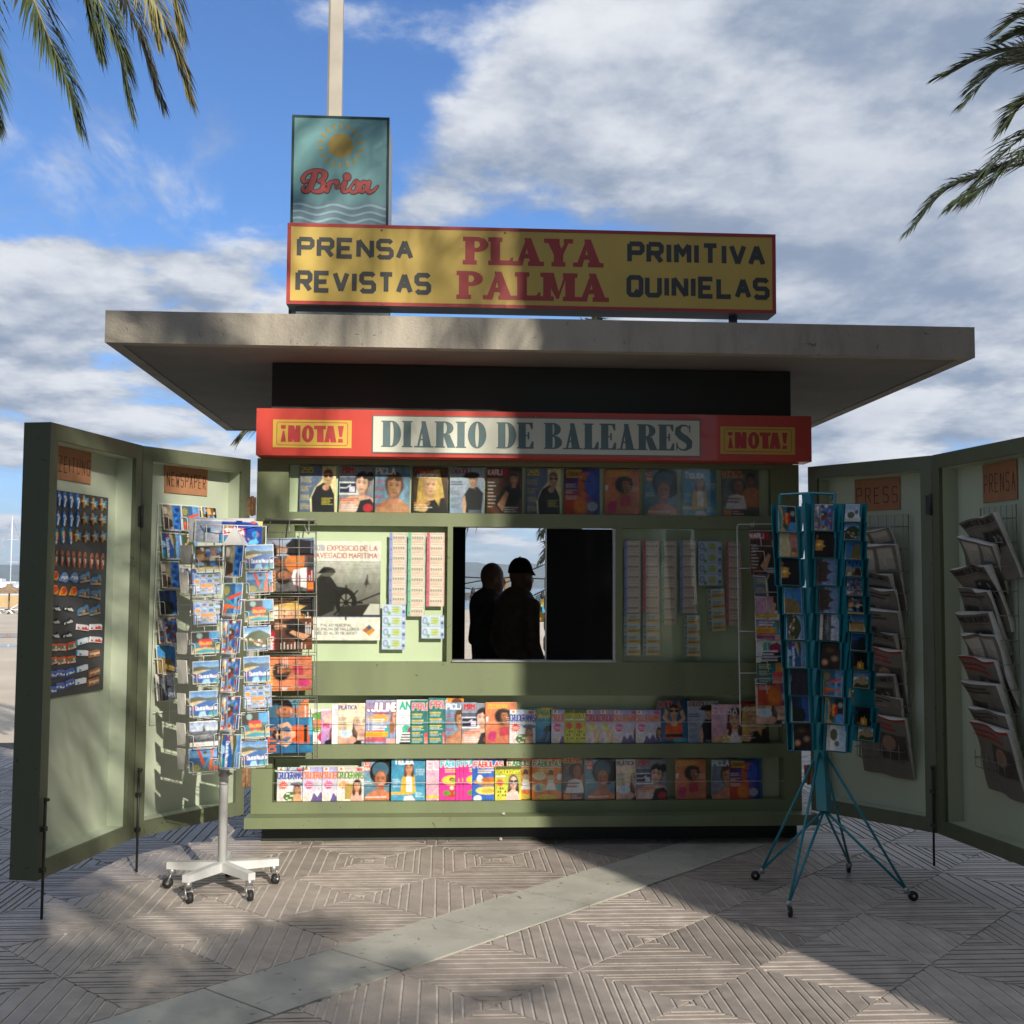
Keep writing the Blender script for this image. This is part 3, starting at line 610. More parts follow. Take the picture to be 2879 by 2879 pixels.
# ---- yellow roof sign, teal box sign, posts
YY = -.35
def yp(u, v): p = ony(u, v, YY); return p[0], p[2]
ys = empty('roof_sign', (-.04, -.24, 2.82)); tag(ys, 'long yellow sign box lettered PRENSA REVISTAS PLAYA PALMA on the kiosk roof', 'sign')
def wbuild(b, name, m, parent):      # mesh given in world coordinates, parent an empty at a base
    o = b.build(name, m, parent); o.location = tuple(-c for c in parent.location); return o
M_YSIGN = mat('yellow_sign_paint', (.66, .46, .10), .5, var=.06, scale=3, stain=(.46, .32, .09), stain_scale=1.6, stain_amt=.35)
M_SIGNBACK = mat('sign_box_grey', (.10, .12, .14), .5, var=.1, scale=3)
M_INKBLACK = mat('sign_ink_black', (.055, .058, .055), .5, var=.1, scale=15)
M_BORDRED = mat('sign_border_red', (.42, .05, .045), .45, var=.08, scale=8)
b = MB(); b.box(-1.365, 1.2866, YY, YY+.16, 2.903, 3.343); wbuild(b, 'sign_box', M_SIGNBACK, ys)
b = MB(); b.box(-1.345, 1.2666, YY-.003, YY-.0003, 2.922, 3.325); wbuild(b, 'sign_face', M_YSIGN, ys)
b = MB(); b.box(-1.3649, 1.2865, YY-.005, YY-.0002, 2.9031, 2.9218); b.box(-1.3649, 1.2865, YY-.005, YY-.0002, 3.3252, 3.3429); b.box(-1.3649, -1.3452, YY-.005, YY-.0002, 2.9219, 3.3251); b.box(1.2668, 1.2865, YY-.005, YY-.0002, 2.9219, 3.3251)
wbuild(b, 'sign_border', M_BORDRED, ys)
def sqword(word, u0, v0, u1, v1, lab):
    """square grotesque capitals between two photo corners (bottom-left, top-right)"""
    x0, z0 = yp(u0, v0); x1, z1 = yp(u1, v1); T = Type(YY-.0035); h = z1-z0; w = h*.215
    ps, tw = text_paths(word, h-w, .95, .38); k = (x1-x0-w)/tw
    for p in ps: T.st([(x0+w/2+q[0]*k, z0+w/2+q[1]) for q in p], w)
    wbuild(T.b, 'lettering', M_INKBLACK, ys)
sqword('PRENSA', 834, 725, 1163, 673.5, ''); sqword('REVISTAS', 830, 822, 1213, 768, '')
sqword('PRIMITIVA', 1763, 741.5, 2151, 688, ''); sqword('QUINIELAS', 1761, 835.5, 2163, 782, '')
WS = {'P': .92, 'L': .90, 'A': 1.12, 'Y': 1.06, 'M': 1.30}
for wd, u0, v0, u1, v1 in (('PLAYA', 1301, 744, 1697, 675), ('PALMA', 1283, 841, 1712, 771)):
    x0, z0 = yp(u0, v0); x1, z1 = yp(u1, v1)
    wbuild(serif_word(wd, x0, x1, z0, z1-z0, YY-.0035, .34, .15, .085, .16, WS, .0), 'lettering', M_BORDRED, ys)
for u, v in ((815, 640), (815, 846), (1073, 648), (1075, 854), (1420, 655), (1420, 862)):
    x, z = yp(u, v); b = MB(); b.lathe([(.006, 0), (.005, -.004)], (x, YY-.0031, z), 8, axis='y'); wbuild(b, 'screw_head', M_RUST, ys)
b = MB(); b.tube([(1.07, YY+.09, 2.819), (1.07, YY+.09, 2.9035)], .024, 10); wbuild(b, 'sign_post', M_SIGNBACK, ys)
b = MB(); b.box(-1.32, -.82, YY+.05, YY+.15, 2.819, 2.9025); wbuild(b, 'sign_post', M_SIGNBACK, ys)

BY = -.17
bs = empty('box_sign', (-1.1, BY+.2, 2.82)); tag(bs, 'upright teal box sign with a yellow sun and red script word Brisa', 'sign')
def bp(u, v): p = ony(u, v, BY); return p[0], p[2]
bx0, bz1 = bp(822.6, 324); bx1, _ = bp(1094.7, 329)
M_BSIDE = mat('box_side_paint', (.62, .64, .62), .45, var=.08, scale=4, stain=(.4, .38, .33), stain_scale=3)
b = MB(); b.box(bx0, bx1, BY, BY+.42, 2.819, bz1); wbuild(b, 'cabinet', M_BSIDE, bs)
M_BTEAL = mat('teal_sign_paint', (.20, .42, .42), .4, var=.05, scale=2.5, stain=(.14, .27, .28), stain_scale=3, stain_amt=.3)
b = MB(); b.box(bx0+.012, bx1-.012, BY-.003, BY-.0003, 2.83, bz1-.012); wbuild(b, 'sign_face', M_BTEAL, bs)
b = MB(); 
for x0, x1, z0, z1 in ((bx0-.002, bx0+.0118, 2.8195, bz1+.001), (bx1-.0118, bx1+.002, 2.8195, bz1+.001), (bx0+.0118, bx1-.0118, bz1-.0118, bz1+.001)): b.box(x0, x1, BY-.006, BY-.0004, z0, z1)
wbuild(b, 'edge_trim', mat('trim_dark_green', (.03, .07, .07), .4, var=.1), bs)
def bz(x, y): return bp(750+x/2.576, 280+y/2.576)
T = Type(BY-.0034); cx_, cz_ = bz(537, 335); rr = (bz(630, 335)[0]-cx_)
T.po(ellipse(cx_, cz_, rr, rr, 36)[::-1])
for k in range(18):
    a = 2*pi*k/18+.17; T.st([(cx_+rr*1.32*cos(a), cz_+rr*1.32*sin(a)), (cx_+rr*1.82*cos(a), cz_+rr*1.82*sin(a))], rr*.17)
wbuild(T.b, 'sun_emblem', mat('sun_paint', (.50, .36, .09), .45, var=.1), bs)
def ctrl(pts, n=8):                # smooth curve through traced points
    P = [np.array(p, float) for p in pts]; P = [2*P[0]-P[1]]+P+[2*P[-1]-P[-2]]; out = []
    for i in range(1, len(P)-2):
        for t in np.linspace(0, 1, n, endpoint=False):
            a, b_, c_, d = P[i-1], P[i], P[i+1], P[i+2]
            out.append(.5*((2*b_)+(-a+c_)*t+(2*a-5*b_+4*c_-d)*t*t+(-a+3*b_-3*c_+d)*t**3))
    out.append(P[-2]); return out
BR = [([(352, 535), (340, 575), (318, 630), (292, 662), (268, 662), (262, 645), (272, 632)], [30, 34, 34, 30, 22, 16, 10]),
      ([(300, 592), (272, 596), (262, 575), (285, 540), (335, 518), (392, 520), (422, 542), (412, 575), (372, 592)], [12, 24, 22, 18, 18, 22, 32, 28, 12]),
      ([(372, 592), (408, 604), (414, 636), (388, 664), (345, 668), (322, 655)], [12, 26, 34, 28, 18, 12]),
      ([(436, 664), (448, 632), (462, 602)], [26, 26, 22]), ([(452, 628), (470, 604), (492, 597), (508, 600)], [12, 14, 24, 30]), ([(424, 640), (440, 618), (458, 598)], [8, 10, 12]), ([(508, 598), (500, 640), (520, 640), (548, 612)], [8, 6, 8, 8]),
      ([(566, 606), (552, 645), (562, 668), (590, 660), (612, 630)], [28, 28, 24, 16, 10]), ([(582, 560), (582, 566)], [44, 44]),
      ([(600, 650), (625, 612), (648, 590), (656, 604), (662, 636), (650, 664), (622, 674), (606, 664)], [10, 12, 16, 26, 30, 26, 20, 18]),
      ([(726, 612), (704, 600), (680, 618), (672, 650), (690, 668), (716, 645), (738, 604)], [18, 22, 26, 28, 22, 14, 12]), ([(740, 602), (728, 645), (742, 672), (776, 660), (804, 628)], [26, 28, 24, 14, 8])]
for nm, grow, yo, m in (('script_outline', 13, -.0036, mat('outline_ink', (.07, .03, .06), .5)), ('script_lettering', 0, -.0052, mat('brisa_red', (.46, .085, .07), .45, var=.15, scale=6))):
    T = Type(BY+yo); s0 = (bz(600, 600)[0]-bz(500, 600)[0])/100
    for pts, wd in BR:
        c = ctrl(pts); w_ = np.interp(np.linspace(0, len(wd)-1, len(c)), range(len(wd)), wd); P = [bz(*p) for p in c]
        T.st(P, 1, [(q*1.22+grow)*s0 for q in w_])
        for p, q in ((P[0], w_[0]), (P[-1], w_[-1])): T.po(ellipse(p[0], p[1], (q*1.22+grow)*s0/2, (q*1.22+grow)*s0/2, 14)[::-1])
    wbuild(T.b, nm, m, bs)
xw0, xw1 = bx0+.0125, bx1-.0125
T = Type(BY-.0033); zt = bz(200, 735)[1]
top = [(xw0+(xw1-xw0)*t/40, zt+.012*sin(2*pi*(2.6*t/40)+.6)) for t in range(41)]
T.po([(xw0, 2.831)]+top+[(xw1, 2.831)]); wbuild(T.b, 'wave_field', mat('wave_blue_grey', (.25, .36, .42), .45, var=.04), bs)
T = Type(BY-.0046)
for k in range(9):
    z = zt-.026-.0195*2*k; T.st([(xw0+(xw1-xw0)*t/48, z+.0105*sin(2*pi*(2.6*t/48)+.6)) for t in range(49)], .0125)
wbuild(T.b, 'wave_lines', mat('wave_pale', (.42, .66, .68), .45, var=.04), bs)
# lamp post standing behind
pp = ony(943, 200, 3.12); lp = empty('street_lamp', (pp[0], 3.12, -.3)); tag(lp, 'tall plain concrete lamp post rising behind the teal box sign', 'lamp post')
b = MB(); hw = .060; c_ = .018
def octo(h): q = hw*h; return [(q, -q+c_), (q, q-c_), (q-c_, q), (-q+c_, q), (-q, q-c_), (-q, -q+c_), (-q+c_, -q), (q-c_, -q)]
o8 = [(x, y, 0) for x, y in octo(1.12)]+[(x, y, 9.2) for x, y in octo(.95)]
b.add(o8, [(i, (i+1) % 8, (i+1) % 8+8, i+8) for i in range(8)]+[tuple(range(8, 16))]); b.build('post', mat('post_concrete', (.45, .41, .34), .85, var=.12, scale=4, bump=.2, bscale=60), lp)
b = MB(); b.tube([(0, 0, 9.1), (0, .3, 9.5), (0, 1.0, 9.7)], .04, 8); b.box(-.14, .14, .9, 1.5, 9.66, 9.76); b.build('lamp_head', M_STEEL, lp)

# ------------------------------------------------------------------ folding doors
LEAF = []
M_GREEND = mat('door_olive_paint', (.125, .145, .085), .5, var=.14, scale=2.6, stain=(.06, .065, .045), stain_scale=2.5, stain_amt=.6, bump=.06, bscale=70, streak=True, chip=(.055, .042, .03), chip_scale=24, chip_lim=.68)
def leaf(p0, p1, label, bolt_at, rail=.062, z0=.167, z1=2.098, th=.125):
    d = np.array(p1)-np.array(p0); Lw = np.linalg.norm(d); yaw = atan2(d[1], d[0]); H = z1-z0
    b = MB(); b.box(0, Lw, th-.012, th, 0, H, 0); b.box(0, .012, .02, th-.012, 0, H, 0); b.box(Lw-.012, Lw, .02, th-.012, 0, H, 0); b.box(.012, Lw-.012, .02, th-.012, 0, .012, 0); b.box(.012, Lw-.012, .02, th-.012, H-.012, H, 0)
    o = b.build('folding_door', M_GREEND, kiosk, (p0[0], p0[1], z0), (0, 0, yaw)); o['label'] = label
    def part(nm, m, *a): q = MB(); q.box(*a); return q.build(nm, m, o)
    part('stile', M_GREEND, 0, rail, 0, .0199, 0, H); part('stile', M_GREEND, Lw-rail, Lw, 0, .0199, 0, H)
    part('rail', M_GREEND, rail, Lw-rail, .0005, .0199, 0, rail*1.15); part('rail', M_GREEND, rail, Lw-rail, .0005, .0199, H-rail*1.15, H)
    part('lining', M_DOORIN, .0125, Lw-.0125, th-.02, th-.0122, .0125, H-.0125)
    for x in (rail-.012, Lw-rail): part('lining_side', M_DOORIN, x, x+.012, .0201, th-.0202, rail*1.15, H-rail*1.15)
    part('lining_side', M_DOORIN, rail+.0001, Lw-rail-.0001, .0201, th-.0202, rail*1.15-.01, rail*1.15); part('lining_side', M_DOORIN, rail+.0001, Lw-rail-.0001, .0201, th-.0202, H-rail*1.15, H-rail*1.15+.01)
    if bolt_at is not None:
        xb = bolt_at*Lw; q = MB(); q.tube([(xb, -.012, .34), (xb, -.012, -z0+.004)], .006, 8); q.tube([(xb-.008, -.013, .33), (xb+.012, -.022, .33)], .007, 8); bo = q.build('drop_bolt', M_BLACKMETAL, o)
        for z in (.03, .2): q = MB(); q.box(xb-.012, xb+.012, -.02, -.0003, z, z+.02); q.build('bolt_guide', M_BLACKMETAL, bo)
    LEAF.append((np.array([p0[0], p0[1], z0]), yaw, Lw, H, th)); return o
def hinge(o, x, z, m=M_RUST):
    q = MB(); q.tube([(x, -.006, z), (x, -.006, z+.11)], .0085, 8); q.box(x-.032, x-.008, -.003, -.0002, z+.005, z+.105); q.box(x+.008, x+.032, -.003, -.0002, z+.005, z+.105); return q.build('hinge', m, o)
dA, dB, dC = (-2.199, -1.48), (-2.018, -.654), (-1.583, -.055)
l1 = leaf(dA, (dB[0]-.001, dB[1]-.006), 'outer left door with fridge magnets on a grey board', .03)
l2 = leaf((dB[0]+.001, dB[1]+.004), dC, 'inner left door with a hanging postcard rack', .02)
eA, eB, eC = (1.556, -.028), (2.004, -.669), (2.112, -1.50)
l3 = leaf(eA, (eB[0]-.002, eB[1]+.004), 'inner right door with newspapers', .985)
l4 = leaf((eB[0]+.001, eB[1]-.006), eC, 'outer right door with newspapers', None)
for o, x, zs in ((l1, LEAF[0][2], (1.52,)), (l2, LEAF[1][2]+.012, (.14, 1.62)), (l3, LEAF[2][2], (1.62,)), (l3, -.012, (.14, 1.62))):
    for z in zs: hinge(o, x, z, M_BLACKMETAL if len(zs) == 1 else M_RUST)
def leaf_at(k, u, v, depth):
    """photo pixel -> local (s, z) on a door's plane at given depth behind its front"""
    o, yaw, Lw, H, th = LEAF[k]; d = np.array([cos(yaw), sin(yaw), 0]); n_ = np.array([-sin(yaw), cos(yaw), 0])
    P = onp(u, v, o+n_*depth, n_); return (P-o)@d, P[2]-o[2]
def leaf_w(k, s, depth, z):
    o, yaw, *_ = LEAF[k]; d = np.array([cos(yaw), sin(yaw), 0]); n_ = np.array([-sin(yaw), cos(yaw), 0]); return o+d*s+n_*depth+np.array([0, 0, z])

# cardboard signs with felt-tip capitals
M_CARD = mat('brown_cardboard', (.40, .185, .09), .85, var=.12, scale=10, bump=.1, bscale=120)
M_FELT = mat('felt_pen', (.06, .025, .015), .7)
def card_sign(k, word, u0, v0, u1, v1, lab, top=0):
    s0, z1 = leaf_at(k, u0, v0, .10); s1, z0 = leaf_at(k, u1, v1, .10); w, h = s1-s0, z1-z0
    P = leaf_w(k, (s0+s1)/2, .10, (z0+z1)/2); e = empty('cardboard_sign', P, (0, 0, LEAF[k][1])); tag(e, lab, 'sign')
    b = MB(); b.box(-w/2, w/2, -.002, .002, -h/2, h/2); b.build('cardboard', M_CARD, e)
    ps, tw = text_paths(word, h*.42, .55, .62); r = random.Random(len(word)); T = Type(-.0024)
    for p in ps:
        j = (r.uniform(-.001, .001), r.uniform(-.003, .003)); T.st([(-w*.45+q[0]*w*.90/tw+j[0], -h*.26+q[1]*1.12+j[1]) for q in p], .0046)
    T.b.build('handwriting', M_FELT, e)
card_sign(0, 'ZEITUNG', 161, 1252, 254, 1361, 'brown cardboard sign with ZEITUNG written in pen')
card_sign(1, 'NEWSPAPER', 464, 1305, 582, 1395, 'brown cardboard sign with NEWSPAPER written in pen')
card_sign(2, 'PRESS', 2403, 1350, 2531, 1432, 'brown cardboard sign with PRESS written in pen')
card_sign(3, 'PRENSA', 2763, 1308, 2861, 1403, 'brown cardboard sign with PRENSA written in pen')

# ================================================================== PRINTED COVERS
CW, CH = 66, 84
def C(col='ffffff', w=CW, h=CH, asp=.79): return Canvas(w, h, col, asp)
def cov_295():
    c = C(); c.bg('6f7f9c', '5d6c8c'); c.po([(.62, 0), (1, 0), (1, 1), (.32, 1), (.30, .72), (.42, .48), (.62, .3)], 'f3e3a8')
    c.po([(.36, 1), (.34, .68), (.46, .46), (.66, .36), (.84, .42), (.95, .62), (.97, 1)], '23222a'); c.face(.78, .24, .13, 'd8a680', '6a4528', 1.2, dark='9a6a4a'); c.el(.72, .225, .045, .03, '1a1414'); c.el(.85, .225, .045, .03, '1a1414'); c.el(.72, .47, .07, .06, 'cf9a78')
    c.tx('295', .05, .15, .11, 'f0d264', .24, .8, ol='55617c'); [c.words(.05, .26+.19*k, .28, 4, .03, 'e8d060', .011, k) for k in range(4)]; c.words(.62, .70, .3, 5, .032, 'f2e040', .013, 9); return c
def cov_mim():
    c = C(); c.bg('8f93a0', '7b7d88'); c.re(0, .22, .62, .62, 'e9e9ee'); c.re(0, .23, .55, .34, '5a6078'); c.re(.02, .37, .5, .58, '2c3050'); c.line([(.05, .47), (.22, .47), (.34, .41)], .02, 'f4f4f4'); c.re(.3, .44, .46, .56, 'd6d6e2')
    c.po([(.0, 1), (.05, .72), (.38, .64), (.75, .62), (1, .7), (1, 1)], 'e0b098'); c.po([(.5, 1), (.62, .74), (.9, .70), (1, .8), (1, 1)], '20242c'); c.face(.66, .38, .21, 'e3b49c', '191416', 1.22, turn=-.3, dark='b98068'); c.el(.90, .22, .09, .1, '191416')
    c.tx('MIM', .1, .15, .12, 'd02832', .28, .9, ol='a5a5b0'); c.words(.05, .70, .5, 2, .04, 'c83030', .02, 3); c.words(.1, .84, .45, 3, .05, 'f4f4f4', .02, 4); c.el(.84, .90, .11, .09, 'c82a34'); return c
def cov_picla():
    c = C(); c.bg('6f93b0', '7fa0b4'); c.mottle(.35, 9, 4); c.po([(0, 1), (.08, .84), (.35, .70), (.7, .70), (.95, .82), (1, 1)], 'c98e68'); c.face(.55, .43, .24, 'd09672', '5a3c26', 1.3, dark='8f5a3c', lip='9a5a48'); c.el(.63, .80, .11, .12, 'cf9672')
    c.tx('PICLA', .04, .16, .12, 'f2f6fa', .26, .8); [c.words(.02, .30+.17*k, .26, 2, .04, 'c03440', .02, k) for k in range(4)]; return c
def cov_heroes():
    c = C(); c.bg('5a4230', '3a281c'); c.po([(.2, .1), (.75, .05), (.95, .9), (.55, 1), (.1, .95), (.15, .4)], 'caa45a'); c.mottle(.3, 12, 5); c.po([(.35, 1), (.5, .72), (.9, .66), (1, 1)], '15110f'); c.face(.5, .40, .22, 'e0b28c', 'd2aa60', 1.28, long=2.0, turn=.4, dark='a8744e'); c.po([(.35, .78), (.62, .70), (.74, .84), (.5, .95)], '15110f')
    c.tx('BEACH', .1, .12, .09, 'a02428', .26, .8); c.tx('heroes', .14, .23, .095, 'f4f0e8', .22, .9); c.words(.06, .78, .45, 3, .055, 'f0a050', .022, 3); c.words(.06, .82, .5, 3, .055, 'f4f0e8', .014, 6); return c
def cov_idig():
    c = C(); c.bg('b9c4d2', '93a2b8'); c.po([(.42, .98), (.40, .62), (.55, .44), (.80, .42), (.97, .56), (.9, 1)], '191a20'); c.face(.66, .27, .12, 'd8a888', '3a2820', 1.2, turn=-.5); c.el(.64, .17, .17, .07, '17181e'); c.el(.52, .21, .13, .03, '17181e', .15); c.po([(.4, 1), (.36, .72), (.44, .6), (.48, .8), (.46, 1)], 'd8a888'); c.re(.55, .92, .88, 1, '6a7488')
    c.tx('iDIGOOLI', .04, .13, .1, '8c2036', .2, .72); c.words(.05, .32, .34, 2, .05, '22303e', .024, 2); [c.words(.05, .52+.15*k, .28, 3, .03, '44546a', .012, k) for k in range(3)]; return c
def cov_karli():
    c = C(); c.bg('4a2c20', '6a3a22'); c.mottle(.4, 7, 2); c.po([(.2, .75), (.5, .42), (.9, .36), (1, .6), (.7, .95), (.4, .98)], '1d1718'); c.po([(.3, .8), (.55, .5), (.62, .56), (.45, .95)], 'd89c70'); c.face(.76, .25, .12, 'dcA880', '2a1610', 1.3, long=1.6); c.re(0, 0, .6, .19, 'b41f2c'); c.tx('KARLI', .05, .15, .1, 'ffffff', .2, .7)
    c.words(.05, .32, .2, 8, .075, 'f2ece2', .02, 5); c.words(.5, .86, .44, 3, .045, 'f2ece2', .02, 8); return c
def cov_donaed():
    c = C(); c.bg('6a2250', '2a2a80'); c.el(.75, .3, .35, .4, '2440b0', soft=20); c.el(.2, .85, .4, .35, 'c04020', soft=20); c.el(.62, .34, .19, .27, 'd8642c', .1); c.el(.74, .34, .13, .25, '3458c8', .1); c.el(.55, .28, .04, .02, '22102a'); c.el(.70, .28, .04, .02, '141438'); c.el(.62, .48, .06, .02, '7a1c30'); c.el(.45, .8, .14, .2, 'e07a2a', soft=8); c.el(.78, .82, .12, .1, '9aa2b8')
    c.re(.06, .02, .5, .2, 'e8b83a'); c.tx('Doned', .09, .15, .09, '8a3a1a', .22, .75, slant=.3); [c.words(.05, .34+.13*k, .3, 3, .03, 'f0e8e8', .014, k) for k in range(3)]; return c
def cov_moor():
    c = C(); c.bg('e08a5c', 'd87a58'); c.bg('d88060', 'c86a50', .62, 1); c.el(.24, .82, .12, .13, 'cf3a72'); c.po([(.3, .95), (.42, .55), (.6, .48), (.8, .58), (.86, .98), (.74, .98), (.68, .7), (.5, .72), (.42, .98)], 'c4784e'); c.po([(.45, .62), (.72, .58), (.76, .8), (.44, .82)], 'b83a48'); c.el(.55, .34, .2, .19, '1e1412', soft=4); c.face(.6, .34, .12, 'c07a50', '1e1412', 1.0, fringe=False); c.re(.45, .20, .78, .26, '26262c')
    c.tx('Moorova', .1, .15, .115, 'f0b848', .2, .62, slant=.25); c.re(.03, .35, .1, .47, 'f2ece8'); c.words(.68, .38, .28, 3, .045, 'f6e0d0', .016, 4); return c
def cov_luisa():
    c = C(); c.bg('7aa4b4', '5c8496'); c.po([(.05, 1), (.2, .84), (.45, .74), (.7, .74), (.95, .84), (1, 1)], 'd08058'); c.el(.68, .30, .33, .33, '14100f'); c.el(.60, .24, .2, .2, '3c6478'); c.face(.60, .48, .21, 'c87c54', '14100f', .9, fringe=False, dark='8a4a30', lip='f0e0d8'); c.re(.07, .03, .28, .26, 'd04a30'); c.tx('LU', .1, .13, .075, 'fff4ec', .2, .8); c.tx('isa', .1, .235, .08, 'fff4ec', .2, .8)
    c.words(.08, .52, .25, 2, .05, 'e8f0f2', .016, 3); c.words(.15, .92, .7, 1, .05, 'f4e4da', .03, 5); return c
def cov_telea():
    c = C(); c.bg('3d8fae', '4f9fc0'); c.po([(.36, 1), (.40, .9), (.62, .88), (.72, 1)], 'eef0f4'); c.po([(.28, .84), (.32, .48), (.45, .40), (.68, .42), (.72, .8), (.6, .86), (.4, .84)], 'e6b432'); c.po([(.44, .45), (.6, .44), (.62, .8), (.45, .8)], 'f6f4f0'); c.face(.52, .28, .12, 'd89c74', '33201a', 1.3, long=1.5); c.tx('Telea', .1, .17, .12, 'f6fbff', .28, .78)
    c.words(.72, .3, .24, 4, .04, 'dff0f8', .014, 4); c.words(.06, .52, .2, 5, .04, 'dff0f8', .014, 5); c.re(0, .80, .52, .86, 'e8b83a'); c.words(.72, .82, .22, 4, .03, 'dff0f8', .014, 6); c.el(.82, .62, .09, .09, '2f86a8'); return c
def cov_chema():
    c = C(); c.bg('6b6a68', '4c4a48'); c.mottle(.6, 14, 8); c.face(.78, .22, .14, '8a5a3a', '171210', 1.1, dark='5a3822'); c.po([(.5, .78), (.55, .45), (.8, .36), (1, .42), (1, .8)], 'd07a3a'); c.el(.42, .34, .17, .17, '2a1a14'); c.face(.46, .36, .14, 'a8704c', '2a1a14', 1.0, fringe=False); c.po([(.08, .86), (.2, .56), (.4, .52), (.6, .56), (.66, .86)], 'f2f0ec'); c.words(.12, .62, .44, 2, .07, '8a1c28', .036, 2)
    c.tx('CHEMA', .06, .14, .11, 'b82a30', .24, .7, ol='e8c060'); c.re(0, .84, 1, 1, '8a2028'); c.re(.06, .86, .26, .99, 'd8802a'); c.re(.6, .86, .96, .99, '33433a'); c.words(.3, .9, .26, 2, .05, 'f4e4e0', .018, 6); return c
def cov_platic():
    c = C(); c.bg('efe2c8', 'e4c8a4'); c.el(.72, .26, .42, .16, 'f2dcb4'); c.po([(.5, .4), (1, .3), (1, 1), (.5, 1), (.44, .7)], '2a2226'); c.face(.72, .50, .27, 'eec4ae', '2a2226', .85, fringe=False, eye='3a4a5a', lip='d88a80'); c.el(.66, .24, .42, .10, 'f4e2c0', -.06); c.el(.2, .9, .3, .12, 'd8a890'); c.el(.25, .75, .16, .1, 'c8d8e8')
    c.tx('PLÁTICA', .04, .15, .085, '3a3c9a', .24, .78); [c.words(.04, .36+.11*k, .26, 3, .03, '6a5a3a', .014, k) for k in range(3)]; c.tx('WD', .74, .98, .05, 'ffffff', .2); return c
def cov_juline():
    c = C(); c.bg('a8b4d8', '9aa0c0'); c.el(.3, .42, .2, .1, 'e8b050'); c.po([(.25, .95), (.45, .6), (.62, .55), (.6, .95)], '4aa0b4'); c.po([(0, .95), (.1, .7), (.4, .62), (.5, .95)], 'c85a6a'); c.face(.82, .40, .19, 'eab8a0', 'a06a44', 1.2, long=1.9, turn=-.4); c.re(.5, .88, 1, 1, 'f0b4a8')
    c.po([(.02, .06), (.95, .02), (.95, .24), (.02, .30)], 'b83a5a', .35); c.tx('JULINE', .07, .25, .17, 'ffffff', .26, .62, ol='7a3c6a', slant=.06); c.words(.12, .31, .6, 1, .04, 'b02848', .03, 1); c.words(.1, .45, .4, 5, .055, 'ffffff', .03, 4); c.re(0, .72, .55, .84, 'f2b83a'); c.words(.05, .77, .42, 2, .035, 'a05a10', .014, 2); return c
def cov_an():
    c = C('f4f6f4'); c.tx('ANA', .12, .22, .16, '3cae90', .26, .85); c.words(.1, .36, .5, 2, .04, '8898a0', .014, 2); c.po([(.1, 1), (.2, .7), (.55, .58), (.9, .75), (1, 1)], '22242c'); c.el(.3, .66, .1, .09, '52b89c'); c.el(.5, .7, .12, .1, 'a83058'); c.words(.06, .76, .5, 4, .06, 'ffffff', .03, 3); return c
def cov_pr():
    c = C(); c.re(0, 0, .52, 1, '2f7a74'); c.re(.52, 0, 1, 1, 'e8943a'); c.tx('PRU', .08, .22, .13, 'd8566a', .2, .9, ol='e8d8d0'); [(c.words(.07, .33+.14*k, .3, 1, .03, 'f0cc50', .03, k), c.words(.07, .37+.14*k, .34, 2, .03, 'e0ece8', .014, k+5)) for k in range(5)]; c.re(.42, .80, .72, 1, 'e8a090'); c.re(.42, .76, .72, .84, 'e04a5a'); [c.line([(.46+.06*k, .84), (.46+.06*k, .93)], .025, 'e04a5a') for k in range(4)]; c.el(.8, .12, .12, .1, '6a3a20'); return c
def cov_cruc(title, tcol, bgc, star, scol, pic):
    c = C(bgc); c.bg(bgc, 'f4ece4'); c.mottle(.06, 8, 3); c.re(.05, .02, .25, .13, 'f6eee0'); c.el(.15, .07, .04, .035, 'e07818'); c.tx('MAXI', .74, .12, .07, 'd83050', .3, .6); c.words(.28, .05, .4, 1, .03, '9aa4c8', .014, 2)
    c.tx(title, .03, .34, .18, tcol, .15, .5, fit=.94, wave=.010)
    pts = []
    for k in range(24): a = 2*pi*k/24; q = .15 if k % 2 else .09; pts.append((.24+q*cos(a)/.79, .53+q*sin(a)))
    c.po(pts, star); c.words(.15, .52, .2, 2, .05, 'fff0d0', .024, 1); pic(c); c.words(.06, .84, .2, 4, .04, 'c89aa0', .016, 6); return c
def pic_bouquet(c):
    c.el(.75, .50, .2, .06, '4a6a94'); c.face(.75, .66, .12, 'd8a080', '6a4430', 1.25, long=2.0); c.el(.5, .86, .2, .14, '5a7a3a'); [c.el(.38+.07*(k % 5), .78+.06*(k//2), .03, .025, 'f6f4dc') for k in range(8)]; c.po([(.6, 1), (.64, .8), (.86, .78), (.95, 1)], 'e0ac80')
def pic_mount(c): c.po([(.3, 1), (.42, .76), (.55, .88), (.68, .72), (.8, .9), (.9, .7), (1, 1)], '6a5a94'); c.po([(.45, .78), (.58, .66), (.66, .74)], 'f0f0fa'); c.face(.92, .66, .10, 'd8a080', '3a2018', 1.3, long=2)
def pic_girl(c): c.re(.3, .5, .62, .95, 'b89a54'); c.mottle(.06, 10, 2); c.po([(.5, 1), (.55, .78), (.72, .72), (.92, .8), (.96, 1)], 'eab09c'); c.face(.75, .56, .14, 'e0ac88', '2a1810', 1.35, long=1.9)
def pic_dress(c): c.re(.3, .62, .98, 1, 'e8c898'); c.mottle(.1, 9, 7); c.face(.7, .76, .10, 'c8906a', '55301c', 1.3, long=1.5)
